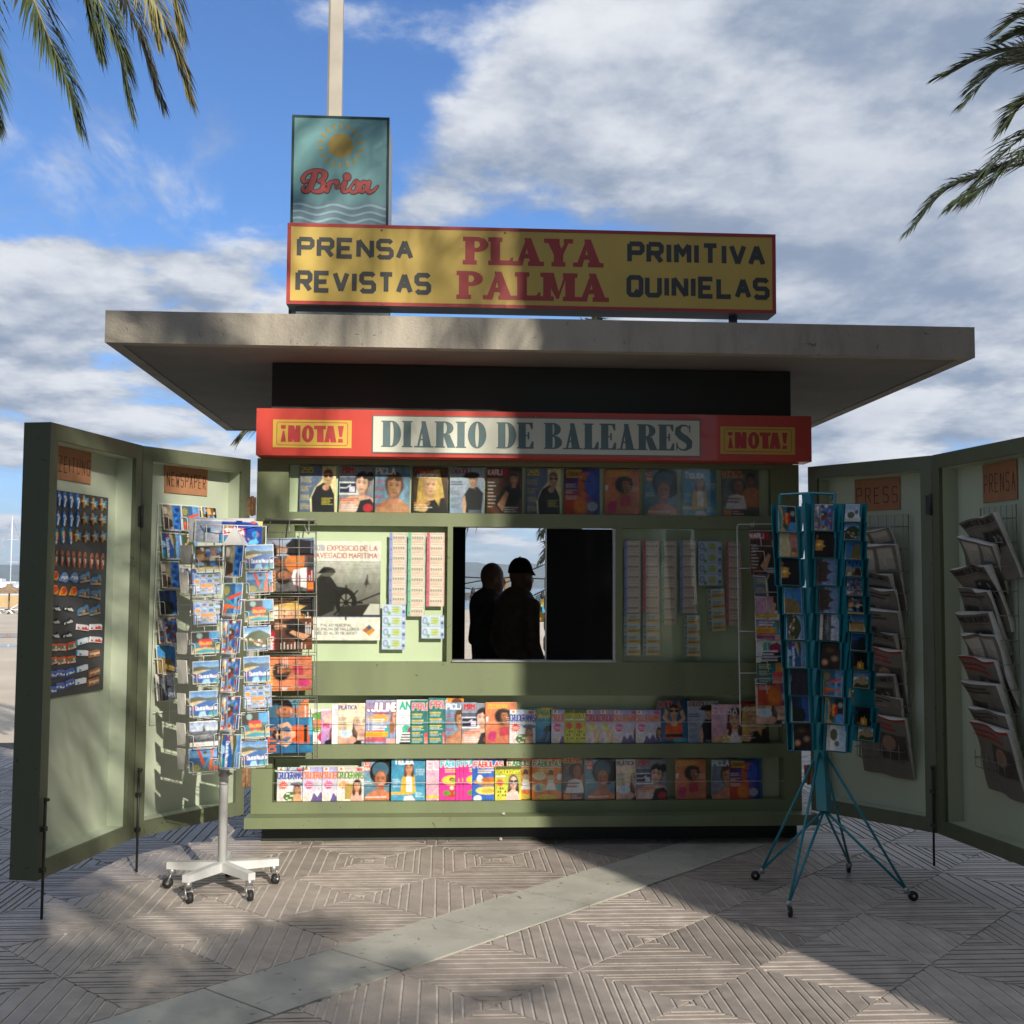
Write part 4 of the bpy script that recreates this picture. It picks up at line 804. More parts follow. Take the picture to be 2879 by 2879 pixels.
def cov_cruc2():
    c = C('c8cc34'); c.bg('b4bc2c', 'e0dc50'); c.re(.03, 0, 1, .10, '58602a'); c.re(.18, .10, 1, .26, '4a5420'); c.tx('CRUCIGRAMAS', .2, .24, .12, 'f4e83a', .2, .5, fit=.78); c.re(.05, .27, .4, .32, 'f2f2dc'); [c.re(.1+.09*(k % 4), .62+.1*(k//4), .15+.09*(k % 4), .67+.1*(k//4), '33371c') for k in range(12) if k % 3]
    c.face(.7, .48, .17, 'ecc0ac', '1c1416', 1.25, long=2.4, fringe=False); c.el(.63, .46, .06, .05, '14141c'); c.el(.79, .46, .06, .05, '14141c'); c.po([(.4, 1), (.46, .8), (.62, .7), (.85, .74), (.95, 1)], 'f0c8b8')
    pts = [(.2+(.13 if k % 2 else .08)*cos(2*pi*k/20)/.79, .48+(.13 if k % 2 else .08)*sin(2*pi*k/20)) for k in range(20)]; c.po(pts, 'e85a3a'); return c
def cov_fab(bgc, tcol, kind):
    c = C(bgc); c.tx('FÁBULAS', .06, .19, .12, tcol, .26, .62, fit=.9, ol='fbf6ee'); c.words(.2, .27, .6, 2, .05, 'f6dc8a', .03, 3)
    if kind == 0: c.el(.42, .52, .26, .12, 'ead24a'); c.el(.40, .5, .07, .05, 'b83a20'); c.el(.5, .52, .12, .04, '7ab03a'); c.el(.4, .84, .15, .09, 'c83a2a'); c.el(.25, .82, .09, .06, '6aa83a'); c.el(.56, .82, .08, .05, '6aa83a'); c.el(.4, .7, .05, .05, 'f2d8b8')
    if kind == 1: c.el(.5, .55, .34, .09, 'd89a3a'); c.el(.25, .48, .08, .10, 'e8e4d4'); c.el(.55, .5, .2, .06, 'c8701c'); c.el(.5, .76, .3, .1, 'ead66a'); c.el(.5, .77, .16, .05, 'c8b03a'); c.el(.18, .95, .1, .08, 'e8e4e8'); c.re(.7, .88, 1, 1, 'f0c83a')
    if kind == 2: c.el(.24, .42, .17, .1, 'eadfb0'); c.el(.6, .36, .06, .09, '5a3420'); c.el(.6, .48, .1, .08, 'e0c08a'); c.po([(.52, .52), (.68, .52), (.76, .76), (.44, .76)], 'f4f0e6'); c.el(.24, .7, .17, .11, 'd6cf9a'); c.el(.2, .7, .06, .08, '6ea0c0'); c.el(.9, .45, .1, .08, 'f0f0f0'); c.el(.9, .7, .12, .1, '5aa0a0'); c.el(.45, .96, .28, .1, 'f0c83a')
    return c
def cov_elis():
    c = C(); c.bg('ecc0d0', 'd8a4b8'); c.po([(.35, 1), (.4, .78), (.6, .7), (.9, .72), (1, 1)], 'f2e4dc'); c.face(.76, .38, .22, 'e2b496', '4a2c20', 1.3, long=1.9, turn=-.3); c.po([(.35, .8), (.45, .62), (.56, .66), (.5, .9)], 'e2b496'); c.re(0, .87, .6, .94, 'e8c040'); c.tx('ELISA', .05, .25, .19, 'fbf2f4', .11, .75); return c
def cov_ditla():
    c = C(); c.bg('24507c', '2f76a0'); c.tx('DITLA', .08, .2, .14, 'd06a2a', .24, .85); c.po([(.25, .92), (.28, .6), (.4, .52), (.68, .52), (.78, .6), (.76, .92)], 'de5c22'); c.re(.27, .80, .78, .87, '1b1714'); c.po([(.3, .55), (.18, .42), (.28, .22), (.36, .3), (.32, .44), (.44, .54)], 'e0b090'); c.po([(.74, .55), (.88, .46), (.8, .24), (.70, .30), (.76, .44), (.62, .54)], 'e0b090'); c.po([(.4, .52), (.66, .52), (.6, .62), (.46, .62)], 'e0b090'); c.face(.53, .30, .15, 'deac8c', '2a1a14', 1.1); c.el(.45, .28, .05, .03, '20181a'); c.el(.61, .28, .05, .03, '20181a'); c.re(.5, .9, 1, 1, '5ab0c8'); return c
def cov_dolphin():
    c = C('38a0c8'); c.bg('4ab0d0', '1e6a9a', .3, 1); c.re(0, .0, 1, .3, 'd8b838'); c.el(.2, .04, .3, .1, '3aa06a'); c.tx('PASATIEMPO', .45, .22, .13, '3a8a3a', .26, .6, ol='f4e8a0'); c.re(0, .24, .4, .34, 'c83028'); c.po([(.5, .95), (.55, .7), (.75, .52), (1, .5), (1, .62), (.8, .7), (.7, .95)], '1d2c3c'); c.el(.3, .75, .3, .2, '2f88b4', soft=8); return c
def cov_pinkgirls():
    c = C('f0a8c0'); c.bg('f2b0c4', 'b48ad0'); c.el(.3, .25, .18, .15, 'f4c8b8'); c.el(.75, .25, .18, .15, 'f4c8b8'); c.face(.5, .68, .15, 'e2a888', '5a2a20', 1.3, long=1.8); c.bust(.5, .85, .7, .2, '20202a'); c.tx('PIZ', .1, .5, .1, 'e04a6a', .3); return c
def cov_white():
    c = C('f6f6f2'); c.re(.3, .1, .9, .4, 'a8d8ea'); c.re(.2, .5, .9, .95, 'e4d8b8'); c.words(.1, .15, .7, 3, .05, '7aa0b0', .02, 2); return c
def cov_kid():
    c = C('f4f2ea'); c.el(.5, .2, .3, .12, '6ab04a'); c.el(.3, .45, .2, .15, 'f08a4a'); c.el(.6, .8, .2, .16, 'd83048'); c.tx('JUEGA', .1, .65, .12, '4a9a4a', .3); return c
def cov_green2():
    c = C('3d8fb0'); c.bg('48a0bc', '2c6a98'); c.words(.6, .2, .3, 8, .09, 'e0f0f4', .02, 4); c.face(.4, .4, .2, 'd8a080', '3a2a20'); return c
DES = {'295': cov_295, 'mim': cov_mim, 'picla': cov_picla, 'heroes': cov_heroes, 'idig': cov_idig, 'karli': cov_karli, 'doned': cov_donaed, 'moor': cov_moor, 'luisa': cov_luisa, 'telea': cov_telea, 'chema': cov_chema,
 'platic': cov_platic, 'juline': cov_juline, 'an': cov_an, 'pr': cov_pr, 'crucblue': lambda: cov_cruc('CRUCIGRAMAS', '2c3c9c', 'b8c4d0', 'e03a3a', 0, pic_bouquet), 'crucorange': lambda: cov_cruc('CRUCIGRAMAS', 'ee7a1e', 'a8a4d8', 'd83a94', 0, pic_mount),
 'crucgreen': lambda: cov_cruc('CRUCIGRAMAS', '4a8a2c', 'd8c8c0', 'f09a4a', 0, pic_girl), 'crucred': lambda: cov_cruc('CRUCIGRAMAS', 'c82838', 'a890b8', 'e0d83a', 0, pic_dress), 'crucyel': cov_cruc2,
 'fabpink': lambda: cov_fab('e83a9a', '3ac0dc', 0), 'fabblue': lambda: cov_fab('2a66c4', 'd8323c', 1), 'faborange': lambda: cov_fab('f0801e', '3a8a3c', 2), 'elis': cov_elis, 'ditla': cov_ditla, 'dolphin': cov_dolphin, 'pinkgirls': cov_pinkgirls, 'white': cov_white, 'kid': cov_kid, 'blue2': cov_green2}
DESC = {'295': '295 magazine with a man in black', 'mim': 'MIM magazine with dark haired woman and cassette player', 'picla': 'PICLA magazine with a bare chested man', 'heroes': 'heroes magazine with a blonde woman', 'idig': 'pale blue magazine with woman in black hat', 'karli': 'KARLI magazine with a red title box', 'doned': 'purple blue magazine with yellow title box', 'moor': 'orange magazine with curly haired woman', 'luisa': 'LUisa magazine with smiling woman in headscarf', 'telea': 'Telea magazine with a woman in a yellow jacket', 'chema': 'CHEMA magazine with a couple in white and orange',
 'platic': 'PLÁTICA magazine with a woman in a pale hat', 'juline': 'JULINE magazine with a yellow banner', 'an': 'white ANA magazine with green title', 'pr': 'green and orange magazine with paint pot', 'crucblue': 'CRUCIGRAMAS booklet with blue title', 'crucorange': 'lilac CRUCIGRAMAS booklet with orange title', 'crucgreen': 'CRUCIGRAMAS booklet with green title', 'crucred': 'lilac CRUCIGRAMAS booklet with red title', 'crucyel': 'yellow CRUCIGRAMAS booklet with woman in sunglasses',
 'fabpink': 'pink FÁBULAS comic', 'fabblue': 'blue FÁBULAS comic with red title', 'faborange': 'orange FÁBULAS comic with green title', 'elis': 'pink ELISA magazine', 'ditla': 'DITLA magazine with a woman in an orange top', 'dolphin': 'blue booklet with a dolphin', 'pinkgirls': 'narrow pink magazine with a girl', 'white': 'white magazine showing only its edge', 'kid': 'white magazine with green and red spots', 'blue2': 'blue magazine mostly hidden'}
SIZE = {k: (.205, .262) for k in DES}
for k in ('crucblue', 'crucorange', 'crucgreen', 'crucred', 'crucyel', 'dolphin', 'pinkgirls', 'kid'): SIZE[k] = (.155, .196)
COVER = {}
def cover(k):
    if k not in COVER: COVER[k] = print_mesh('cover_'+k, DES[k](), *SIZE[k], t=.0022, bow=.0012)
    return COVER[k]
# top row, behind glass
TOP = [('295', 840, 943), ('mim', 952, 1049), ('picla', 1053, 1152), ('heroes', 1160, 1259), ('idig', 1264, 1361), ('karli', 1368, 1468), ('295', 1479, 1577), ('doned', 1587, 1686), ('moor', 1700, 1799), ('luisa', 1810, 1904), ('telea', 1918, 2015), ('chema', 2030, 2134)]
for i, (k, u0, u1) in enumerate(TOP):
    x0 = ony(u0, 1445, .03)[0]; x1 = ony(u1, 1445, .03)[0]; w, h = SIZE[k]; s_ = (x1-x0)/w
    o = obj('magazine', cover(k), None, ((x0+x1)/2, .034, 1.8168+h/2), (radians(-3), 0, radians(random.uniform(-1, 1))), (s_, 1, .995)); tag(o, DESC[k]+', '+od(i)+' from left in the glazed row', 'magazine', 'magazines in the glazed top row')
def shelf_row(items, zb, vref, rowname):
    for i, (k, u0, vt, extra) in enumerate(items):
        w, h = SIZE[k]; yb = .028+extra; P = ony(u0, vref, yb); zt = ony(u0, vt, yb)[2]; hh = max(.12, zt-zb); s_ = hh/h; yaw = radians(3.6)
        s_ = min(max(s_, .86), 1.05)
        tilt = radians(-2); ww = w*s_
        loc = (P[0]+ww/2*cos(yaw), yb+ww/2*sin(yaw), zb+hh/2+.001)
        o = obj('magazine', cover(k), None, loc, (tilt, radians(random.uniform(-.5, .5)), yaw), (s_, 1, hh/h)); tag(o, DESC[k]+', '+od(i)+' from left, '+rowname, 'magazine', 'magazines on the '+rowname)
MID = [('kid', 866, 1994, 0), ('pinkgirls', 902, 1998, 0), ('white', 932, 1981, 0), ('platic', 949, 1978, 0), ('juline', 1027, 1969, 0), ('juline', 1038, 1969, 0), ('an', 1113, 1968, 0), ('pr', 1153, 1969, 0), ('pr', 1203, 1962, 0), ('picla', 1251, 1976, 0), ('mim', 1297, 1978, 0), ('moor', 1364, 1975, 0), ('crucblue', 1432, 1996, 0), ('dolphin', 1478, 1990, .02), ('crucorange', 1550, 1996, 0), ('crucyel', 1586, 1996, 0), ('crucyel', 1613, 1996, 0), ('crucred', 1648, 1996, 0), ('crucred', 1685, 1996, 0), ('crucorange', 1724, 1997, 0), ('crucorange', 1787, 1997, 0), ('ditla', 1846, 1966, .022), ('idig', 1934, 1971, .01), ('elis', 2001, 1981, 0), ('heroes', 2074, 1972, .012)]
shelf_row(MID, .5315, 2093, 'upper open shelf')
BOT = [('crucblue', 778, 2158, 0), ('crucorange', 850, 2157, 0), ('crucorange', 905, 2157, 0), ('crucgreen', 947, 2157, 0), ('luisa', 1015, 2140, .02), ('telea', 1099, 2128, 0), ('elis', 1197, 2136, 0), ('fabpink', 1234, 2134, 0), ('fabpink', 1280, 2134, 0), ('fabpink', 1291, 2131, 0), ('fabpink', 1302, 2131, 0), ('fabblue', 1327, 2136, 0), ('crucyel', 1391, 2155, -.006), ('faborange', 1424, 2132, .02), ('faborange', 1495, 2134, 0), ('chema', 1580, 2127, 0), ('luisa', 1642, 2136, 0), ('platic', 1732, 2135, 0), ('mim', 1788, 2136, 0), ('moor', 1899, 2136, 0), ('picla', 2001, 2136, 0), ('blue2', 2058, 2131, .024), ('doned', 2051, 2138, 0)]
shelf_row(BOT, .2195, 2253, 'bottom open shelf')

# ------------------------------------------------------------------ poster and lottery strips behind the glass
def poster():
    c = Canvas(150, 190, 'f6efe4', .80); c.re(.0, .205, 1, .76, '8a8880'); c.mottle(.0, 4, 1)
    c.bg('cfccc2', '9a988e', .21, .42); c.bg('8f8d84', '55534e', .42, .76); c.mottle(.16, 26, 3); c.mottle(.12, 60, 4)
    c.po([(.0, .76), (.1, .5), (.22, .42), (.3, .34), (.42, .36), (.50, .46), (.62, .47), (.64, .5), (.5, .56), (.46, .7), (.3, .76)], '2b2926'); c.el(.38, .31, .07, .05, '6a655c'); c.po([(.26, .33), (.34, .26), (.46, .28), (.48, .32), (.36, .32)], '1d1b19'); c.el(.62, .45, .04, .02, '8a857a')
    c.el(.60, .62, .10, .14, '26231f'); c.el(.60, .62, .055, .09, '8a867c'); [c.line([(.6, .62), (.6+.15*cos(a)/.8, .62+.17*sin(a))], .016, '1d1b19') for a in np.arange(0, 2*pi, .785)]
    c.po([(.5, .76), (.55, .66), (1, .62), (1, .76)], '33302b'); c.line([(.66, .64), (1, .52)], .014, '1d1b19'); c.po([(.80, .74), (.88, .63), (.99, .63), (.99, .74)], 'd8d4c8'); c.po([(.80, .44), (.84, .36), (.87, .44)], '55524a'); c.line([(.83, .46), (.845, .34)], .01, '26231f'); [c.line([(random.random(), .22+.2*random.random()), (random.random(), .22+.2*random.random())], .004, '7a776c', .4) for _ in range(14)]
    c.re(0, .757, 1, .765, '44509a')
    c.tx('XXIII', .17, .095, .052, '5a6aa8', .16, .6, fit=.17); c.tx('EXPOSICIO DE LA', .375, .095, .046, 'b83a40', .16, .7, fit=.575); c.tx('NAVEGACIO MARITIMA', .20, .17, .046, 'b83a40', .16, .7, fit=.75)
    c.tx('PALAO MUICIPAL', .315, .857, .024, '6a727c', .22, .8, fit=.36); c.tx('DE PALMA DE MALLORCA', .255, .897, .024, '6a727c', .22, .8, fit=.50); c.tx('DEL 20 AL 30 DE AGOST', .255, .937, .024, '6a727c', .22, .8, fit=.48)
    c.po([(.87, .84), (.945, .895), (.87, .95), (.795, .895)], 'e09a4a'); c.po([(.87, .84), (.907, .868), (.87, .895), (.833, .868)], '55608a'); c.po([(.833, .868), (.87, .895), (.833, .922), (.797, .895)], 'c86a50'); return c
px0, pz1 = [ony(750+206/2.576, 1280+620/2.576, .018)[i] for i in (0, 2)]; px1, pz0 = [ony(750+818/2.576, 1280+1342/2.576, .018)[i] for i in (0, 2)]
o = obj('poster', print_mesh('poster', poster(), px1-px0, pz1-pz0, .0006, lift=.002), None, ((px0+px1)/2, .0225, (pz0+pz1)/2)); tag(o, 'exhibition poster with an old engraving of a sailor at the wheel', 'poster')
def ticket(kind):
    c = Canvas(30, 20, 'f0e2cc', 1.55); side = {'blue': '9aa4e0', 'green': '7ac0a0', 'red': 'd86a80'}.get(kind)
    if side:
        c.bg('efe4d4', 'e8d0c0'); c.re(0, 0, .19, 1, side); c.re(.92, 0, 1, 1, side, .6); c.el(.1, .62, .05, .06, '55507a'); [c.el(.28+.13*k, .50, .065, .115, '33302e') for k in range(5)]; [c.el(.28+.13*k, .50, .025, .05, 'e8dccc') for k in range(5)]; c.words(.25, .16, .65, 1, .1, 'c87a70', .06, 2, .7); c.words(.25, .76, .6, 2, .13, 'd0a08c', .05, 3, .6); c.re(0, .97, 1, 1, 'c8b8a8')
    elif kind == 'lime':
        c.bg('d8e4f4', 'c8d4ee'); c.el(.16, .45, .16, .28, '4a5a9a'); c.el(.16, .45, .11, .22, 'c8d4f0'); c.el(.30, .75, .1, .14, '6ab04a'); c.el(.6, .5, .22, .26, 'cfd84a', soft=6); c.words(.42, .25, .3, 3, .2, '8a9a6a', .06, 2); c.re(.84, .0, .97, 1, 'aab4e4'); c.el(.905, .3, .08, .14, 'e8ecfa'); c.re(.85, .55, .96, .75, '44508a'); c.re(0, .96, 1, 1, '9aa8d0')
    else:
        c.bg('dfe8e6', 'e8dcb8'); c.re(.03, .08, .2, .92, '6a98b4'); c.el(.11, .55, .08, .25, 'c8b87a'); c.re(.25, .5, .95, .78, 'e0b050'); c.words(.3, .25, .55, 2, .16, '4a7a94', .07, 3); c.words(.3, .65, .5, 1, .1, 'a86a2a', .07, 4); c.re(0, .95, 1, 1, 'd0d4d0')
    return c
TK = {}
def strip(kind, x0, y0, x1, y1, n, zo, lab, tilt=0):
    U = lambda x: zo[0]+x/2.576; V = lambda y: zo[1]+y/2.576
    P0 = ony(U(x0), V(y0), .018); P1 = ony(U(x1), V(y1), .018); w, h = P1[0]-P0[0], (P0[2]-P1[2])/n
    e = empty('lottery_strip', ((P0[0]+P1[0])/2, .0195, P1[2]), (0, radians(tilt), 0)); tag(e, lab, 'lottery tickets', 'lottery ticket strips hung behind the glass')
    if kind not in TK: TK[kind] = print_mesh('ticket_'+kind, ticket(kind), .078, .052, .0004, matname='print_matt', rough=.6, coat=0)
    for k in range(n): obj('ticket', TK[kind], e, (random.uniform(-.0006, .0006), -.0006*(k % 2)+random.uniform(-.0004, .0004), h*(k+.5)), (radians(random.uniform(-3, 3)), 0, 0), (w/.078, 1, h/.052*.995))
zA, zB = (750, 1280), (1450, 1280)
LS = [('blue', 890, 560, 1010, 1080, 7, zA, 'lilac edged strip of seven lottery tickets beside the poster'), ('green', 1025, 560, 1145, 1167, 8, zA, 'green edged strip of eight lottery tickets between lilac and red strips left of the window'), ('red', 1160, 560, 1285, 1095, 7, zA, 'red edged strip of seven lottery tickets next to the service window, left side'),
 ('lime', 838, 1080, 1003, 1408, 4, zA, 'strip of four lime and lilac tickets below the lilac strip by the poster'), ('lime', 1122, 1160, 1283, 1328, 2, zA, 'short pair of lime and lilac tickets below the red strip'),
 ('blue', 788, 620, 905, 1143, 7, zB, 'lilac edged ticket strip nearest the window on its right side'), ('red', 922, 620, 1043, 1143, 7, zB, 'red edged strip of seven tickets, second right of the window'), ('green', 1055, 620, 1168, 1230, 8, zB, 'long green edged ticket strip, third right of the window'), ('blue', 1190, 618, 1310, 1145, 7, zB, 'blue edged ticket strip, fourth right of the window'),
 ('lime', 1323, 623, 1493, 945, 4, zB, 'broad strip of four lime and lilac tickets right of the window'), ('red', 1523, 625, 1638, 1235, 8, zB, 'pale red edged strip of eight tickets beside the white wire rack'),
 ('gold', 782, 1147, 903, 1450, 4, zB, 'strip of four blue and orange tickets nearest the window'), ('gold', 922, 1147, 1043, 1450, 4, zB, 'strip of four blue and orange tickets below the red edged strip'), ('gold', 1218, 1157, 1337, 1455, 4, zB, 'strip of four blue and orange tickets below the blue edged strip'), ('gold', 1398, 967, 1523, 1275, 4, zB, 'slightly tilted strip of four blue and orange tickets', -2.2)]
for a in LS: strip(*a)

# ================================================================== POSTCARDS
def PC(col='ffffff'): return Canvas(52, 38, col, 1.38)
def frame(c, col='f2efe8', w=.035):
    c.re(0, 0, 1, w, col); c.re(0, 1-w, 1, 1, col); c.re(0, 0, w/1.38, 1, col); c.re(1-w/1.38, 0, 1, 1, col)
def pc_calas():
    c = PC(); c.bg('3a78b8', '86b4dc', 0, .3); c.bg('2a6aa8', '1e4f94', .3, 1); c.po([(0, .28), (.3, .22), (.6, .30), (.9, .27), (1, .33), (1, .4), (.5, .36), (.2, .44), (0, .46)], '5c5a3c'); c.po([(.0, .46), (.3, .40), (.6, .40), (.3, .5), (.05, .62)], 'd8c49a'); c.re(0, .58, 1, .76, '1c449a'); c.tx('I', .05, .73, .10, 'ffffff', .2); c.el(.14, .67, .05, .06, 'd82838'); c.tx('Calas de Mallorca', .22, .73, .13, 'ffffff', .22, .6, fit=.72); c.po([(.3, 1), (.36, .8), (.55, .78), (.6, 1)], '9ac8e4'); c.po([(.62, 1), (.7, .82), (.95, .8), (1, 1)], '2aa0a8'); c.el(.12, .95, .14, .12, '55583a'); frame(c); return c
def pc_grid():
    c = PC('2f62a8'); r = random.Random(4); cols = ['7aa8d0', '55524a', 'a08a68', '3a6ea0', '8a8478', 'd08a3a', '5a7a50', 'b8c8d8']
    for i in range(4):
        for j in range(4):
            x, y = .06+.225*i, .07+.225*j; c.re(x, y, x+.20, y+.19, 'e4ecf2'); c.re(x+.015, y+.02, x+.185, y+.17, cols[(i*3+j*5) % 8]); c.re(x+.015, y+.1, x+.185, y+.17, cols[(i*7+j*2+3) % 8])
    c.re(.28, .52, .72, .68, 'd8904a'); frame(c, 'd8d4cc', .03); return c
def pc_heart():
    c = PC(); c.bg('4a86bc', '3a6a4a'); c.re(0, .0, .62, .5, '2c2a26'); c.el(.3, .2, .14, .12, '8aa8a0'); c.re(.64, .08, .94, .42, '4aa0d8'); c.po([(.0, 1), (.1, .75), (.5, .7), (1, .6), (1, 1)], 'c8b070'); c.po([(0, .9), (.5, .78), (1, .85), (1, .93), (.4, .95)], '2aa0b0'); c.el(.75, .62, .2, .12, '4a5a34')
    for cx_ in (.40, .58): c.el(cx_-.055, .46, .12, .12, 'd82a2e'); c.el(cx_+.055, .46, .12, .12, 'd82a2e'); c.po([(cx_-.14, .49), (cx_+.14, .49), (cx_, .76)], 'd82a2e')
    c.tx('Mallorca', .30, .58, .12, 'f2b43a', .26, .7, fit=.4, slant=.2); frame(c, 'e8e0d4'); return c
def pc_letters():
    c = PC(); c.bg('4a88c4', '7ab0d8', 0, .4); c.bg('2f6aa4', '6a7a50', .4, 1); c.mottle(.25, 9, 3); c.line([(.34, .12), (.52, .75)], .13, 'e8562a'); c.line([(.78, .12), (.72, .85)], .13, 'ee6a1e'); c.line([(.52, .75), (.74, .3)], .10, '3a9ac0'); c.el(.55, .2, .1, .06, '5a3a28'); c.el(.25, .8, .2, .14, 'a8a05a'); c.el(.85, .85, .16, .1, 'c85a4a'); frame(c); return c
def pc_collage():
    c = PC('1c1a22'); r = random.Random(9); cs = ['4a90cc', 'd8b070', '3a6a8a', 'e8d8b8', '7a5a3a', '2f78b8', 'c87a4a', '8ab8d8', '5a7048']
    for k in range(26): x, y = r.random()*.85+.03, r.random()*.78+.1; c.re(x, y, x+.1+.2*r.random(), y+.06+.14*r.random(), cs[k % 9])
    c.re(0, .9, 1, 1, 'd8b858'); c.tx('MALLORCA', .1, .6, .1, 'e8a04a', .24, .7); frame(c, 'efeae0', .03); return c
def pc_village():
    c = PC(); c.bg('3a7cc0', '9ac4e4', 0, .35); c.po([(0, .5), (.3, .25), (.6, .18), (1, .4), (1, 1), (0, 1)], '44552f'); r = random.Random(2); [c.re(x, y, x+.09, y+.08, random.Random(k).choice(['e8dcc4', 'c89a6a', 'f2ece0', 'a8603a'])) for k, (x, y) in enumerate([(r.random()*.9, .5+r.random()*.42) for _ in range(24)])]; c.po([(0, 1), (.0, .85), (.6, .9), (1, .82), (1, 1)], '2a6a9a'); frame(c); return c
def pc_street():
    c = PC('5a6478'); cs = ['3a66b0', 'c88a4a', 'b8482e', '5a90c8', 'd8c09a', '4a4038', '7aa8d8', 'e8d8c0', '8a3a2a', '6a7a4a']; rr = random.Random(31)
    for k in range(70): x, y = rr.random(), rr.random(); c.re(x-.05, y-.05, x+.03+.1*rr.random(), y+.03+.12*rr.random(), cs[rr.randrange(10)])
    c.mottle(.35, 12, 5); c.re(0, 0, 1, .14, '2a5aa8'); c.line([(.1, .3), (.9, .36)], .03, '2f62b0'); c.line([(.05, .7), (.95, .62)], .03, '9ac0e0'); frame(c, 'e8e0d2'); return c
def pc_bw():
    c = PC('f0ece6'); c.bg('8fa4c4', 'd4dae4', .04, .4); c.bg('6a7078', '3a3c40', .4, .82); c.mottle(.35, 18, 6); c.po([(.45, .42), (.5, .12), (.56, .42)], '4a4e58'); [c.line([(random.random(), .5+.3*random.random()), (random.random(), .5+.3*random.random())], .012, 'd8dade', .5) for _ in range(7)]; c.re(0, .84, 1, 1, 'f0ece6'); c.words(.2, .92, .4, 1, .1, 'c87a70', .03); return c
def pc_almond():
    c = PC(); c.bg('2458a8', '4a90d0', 0, .5); [c.el(.2+.22*k, .25+.1*(k % 2), .11, .11, '1a4c9c') for k in range(4)]; c.bg('b8a888', '5a4a3c', .5, 1); c.mottle(.4, 9, 8); c.el(.25, .88, .2, .12, 'e0d4bc'); c.po([(.5, 1), (.6, .55), (.85, .5), (1, 1)], '4a3c30'); frame(c); return c
def pc_sea():
    c = PC(); c.bg('1c4a90', '2f6ab8', 0, .4); c.bg('20406a', '16283a', .4, 1); c.po([(.4, 1), (.5, .3), (.8, .2), (1, .35), (1, 1)], '1c2a24'); frame(c); return c
def pc_rock():
    c = PC(); c.bg('2a78b8', '4a98cc'); c.po([(.4, 1), (.46, .4), (.6, .2), (.9, .1), (1, .3), (1, 1)], '8a7448'); c.mottle(.25, 10, 2); frame(c); return c
def pc_night():
    c = PC('14141c'); c.po([(.3, 1), (.36, .55), (.5, .6), (.56, .45), (.62, .6), (.72, .62), (.74, 1)], 'd89a3a'); c.mottle(.5, 16, 3); c.el(.5, .8, .08, .1, 'f6d890'); c.el(.2, .9, .1, .06, 'a86a2a'); return c
def pc_cath():
    c = PC('4a5a78'); c.bg('6a86b0', '8aa4c4', 0, .7); c.po([(.1, 1), (.12, .5), (.2, .3), (.26, .48), (.4, .42), (.5, .2), (.6, .42), (.74, .48), (.8, .3), (.88, .5), (.9, 1)], '4c4038'); c.mottle(.3, 14, 4); [c.line([(.2+.1*k, .95), (.2+.1*k, .5)], .016, '2c2622') for k in range(7)]; frame(c, 'd8d4cc', .02); return c
def pc_dark(): c = PC('2c3038'); c.mottle(.3, 8, 2); c.el(.45, .5, .02, .02, '6a707a'); c.tx('FORMENTOR', .25, .96, .05, '8a8a80', .2); return c
def pc_cave(): c = PC('33261e'); c.mottle(.5, 9, 7); c.el(.6, .3, .12, .14, 'b89a7a', soft=6); c.el(.75, .78, .14, .14, 'd8a880', soft=5); c.el(.3, .55, .1, .2, '6a5038', soft=6); return c
def pc_tramp(): c = PC('e8dcb4'); c.po([(0, 0), (1, 0), (1, .45), (.6, .4), (.3, .5), (0, .48)], 'c88a7a'); c.mottle(.12, 6, 2); c.el(.75, .2, .16, .16, '8a6a4a'); c.el(.85, .25, .07, .1, 'e8c030'); c.re(0, .52, 1, 1, 'd8c898'); c.words(.1, .65, .6, 3, .1, 'b8a470', .02, 4, .5); return c
def pc_wind(): c = PC(); c.bg('9ac0e0', 'e4eef4', 0, .6); c.el(.4, .62, .3, .18, '6a6a4a'); c.el(.72, .45, .14, .12, '7a7a58'); c.bg('d8dcd8', 'e8e8e0', .8, 1); frame(c); return c
def pc_beach(): c = PC(); c.bg('2f6ab4', '6aa8dc', 0, .5); c.bg('c8a068', 'e0c48a', .5, 1); [c.line([(.1+.1*k, .62), (.14+.1*k, .85)], .02, '8a3a28') for k in range(8)]; c.po([(0, .5), (.3, .38), (.7, .46), (1, .42), (1, .55), (0, .58)], '8a7a5a'); frame(c); return c
def pc_hill(): c = PC(); c.bg('2a66b4', '8ab8e0', 0, .4); c.po([(0, 1), (0, .6), (.3, .45), (.55, .2), (.8, .42), (1, .5), (1, 1)], 'b8a888'); c.mottle(.25, 9, 5); c.po([(0, 1), (.2, .7), (.6, .8), (1, .68), (1, 1)], '3c5030'); frame(c); return c
PD = {'calas': (pc_calas, 'blue bay postcard lettered Calas de Mallorca'), 'grid': (pc_grid, 'blue postcard with a grid of small views'), 'heart': (pc_heart, 'postcard with two red hearts over a bay'), 'letters': (pc_letters, 'postcard with big orange letters over a coast'), 'collage': (pc_collage, 'postcard with a crowded collage of views'), 'village': (pc_village, 'postcard of a hillside village'), 'street': (pc_street, 'postcard with a mosaic of coloured houses'), 'bw': (pc_bw, 'grey postcard of rocks by the sea'), 'almond': (pc_almond, 'postcard with blue sky over stone and trees'), 'sea': (pc_sea, 'dark blue coast postcard'), 'rock': (pc_rock, 'postcard of a brown cliff above blue water'), 'night': (pc_night, 'black postcard of a floodlit building'), 'cath': (pc_cath, 'postcard of a cathedral with spires'), 'dark': (pc_dark, 'nearly plain dark grey postcard'), 'cave': (pc_cave, 'brown postcard of a cave'), 'tramp': (pc_tramp, 'pale sepia postcard'), 'wind': (pc_wind, 'postcard of a rock in pale light'), 'beach': (pc_beach, 'postcard of a sandy beach under blue sky'), 'hill': (pc_hill, 'postcard of mountains under blue sky')}
PM = {}
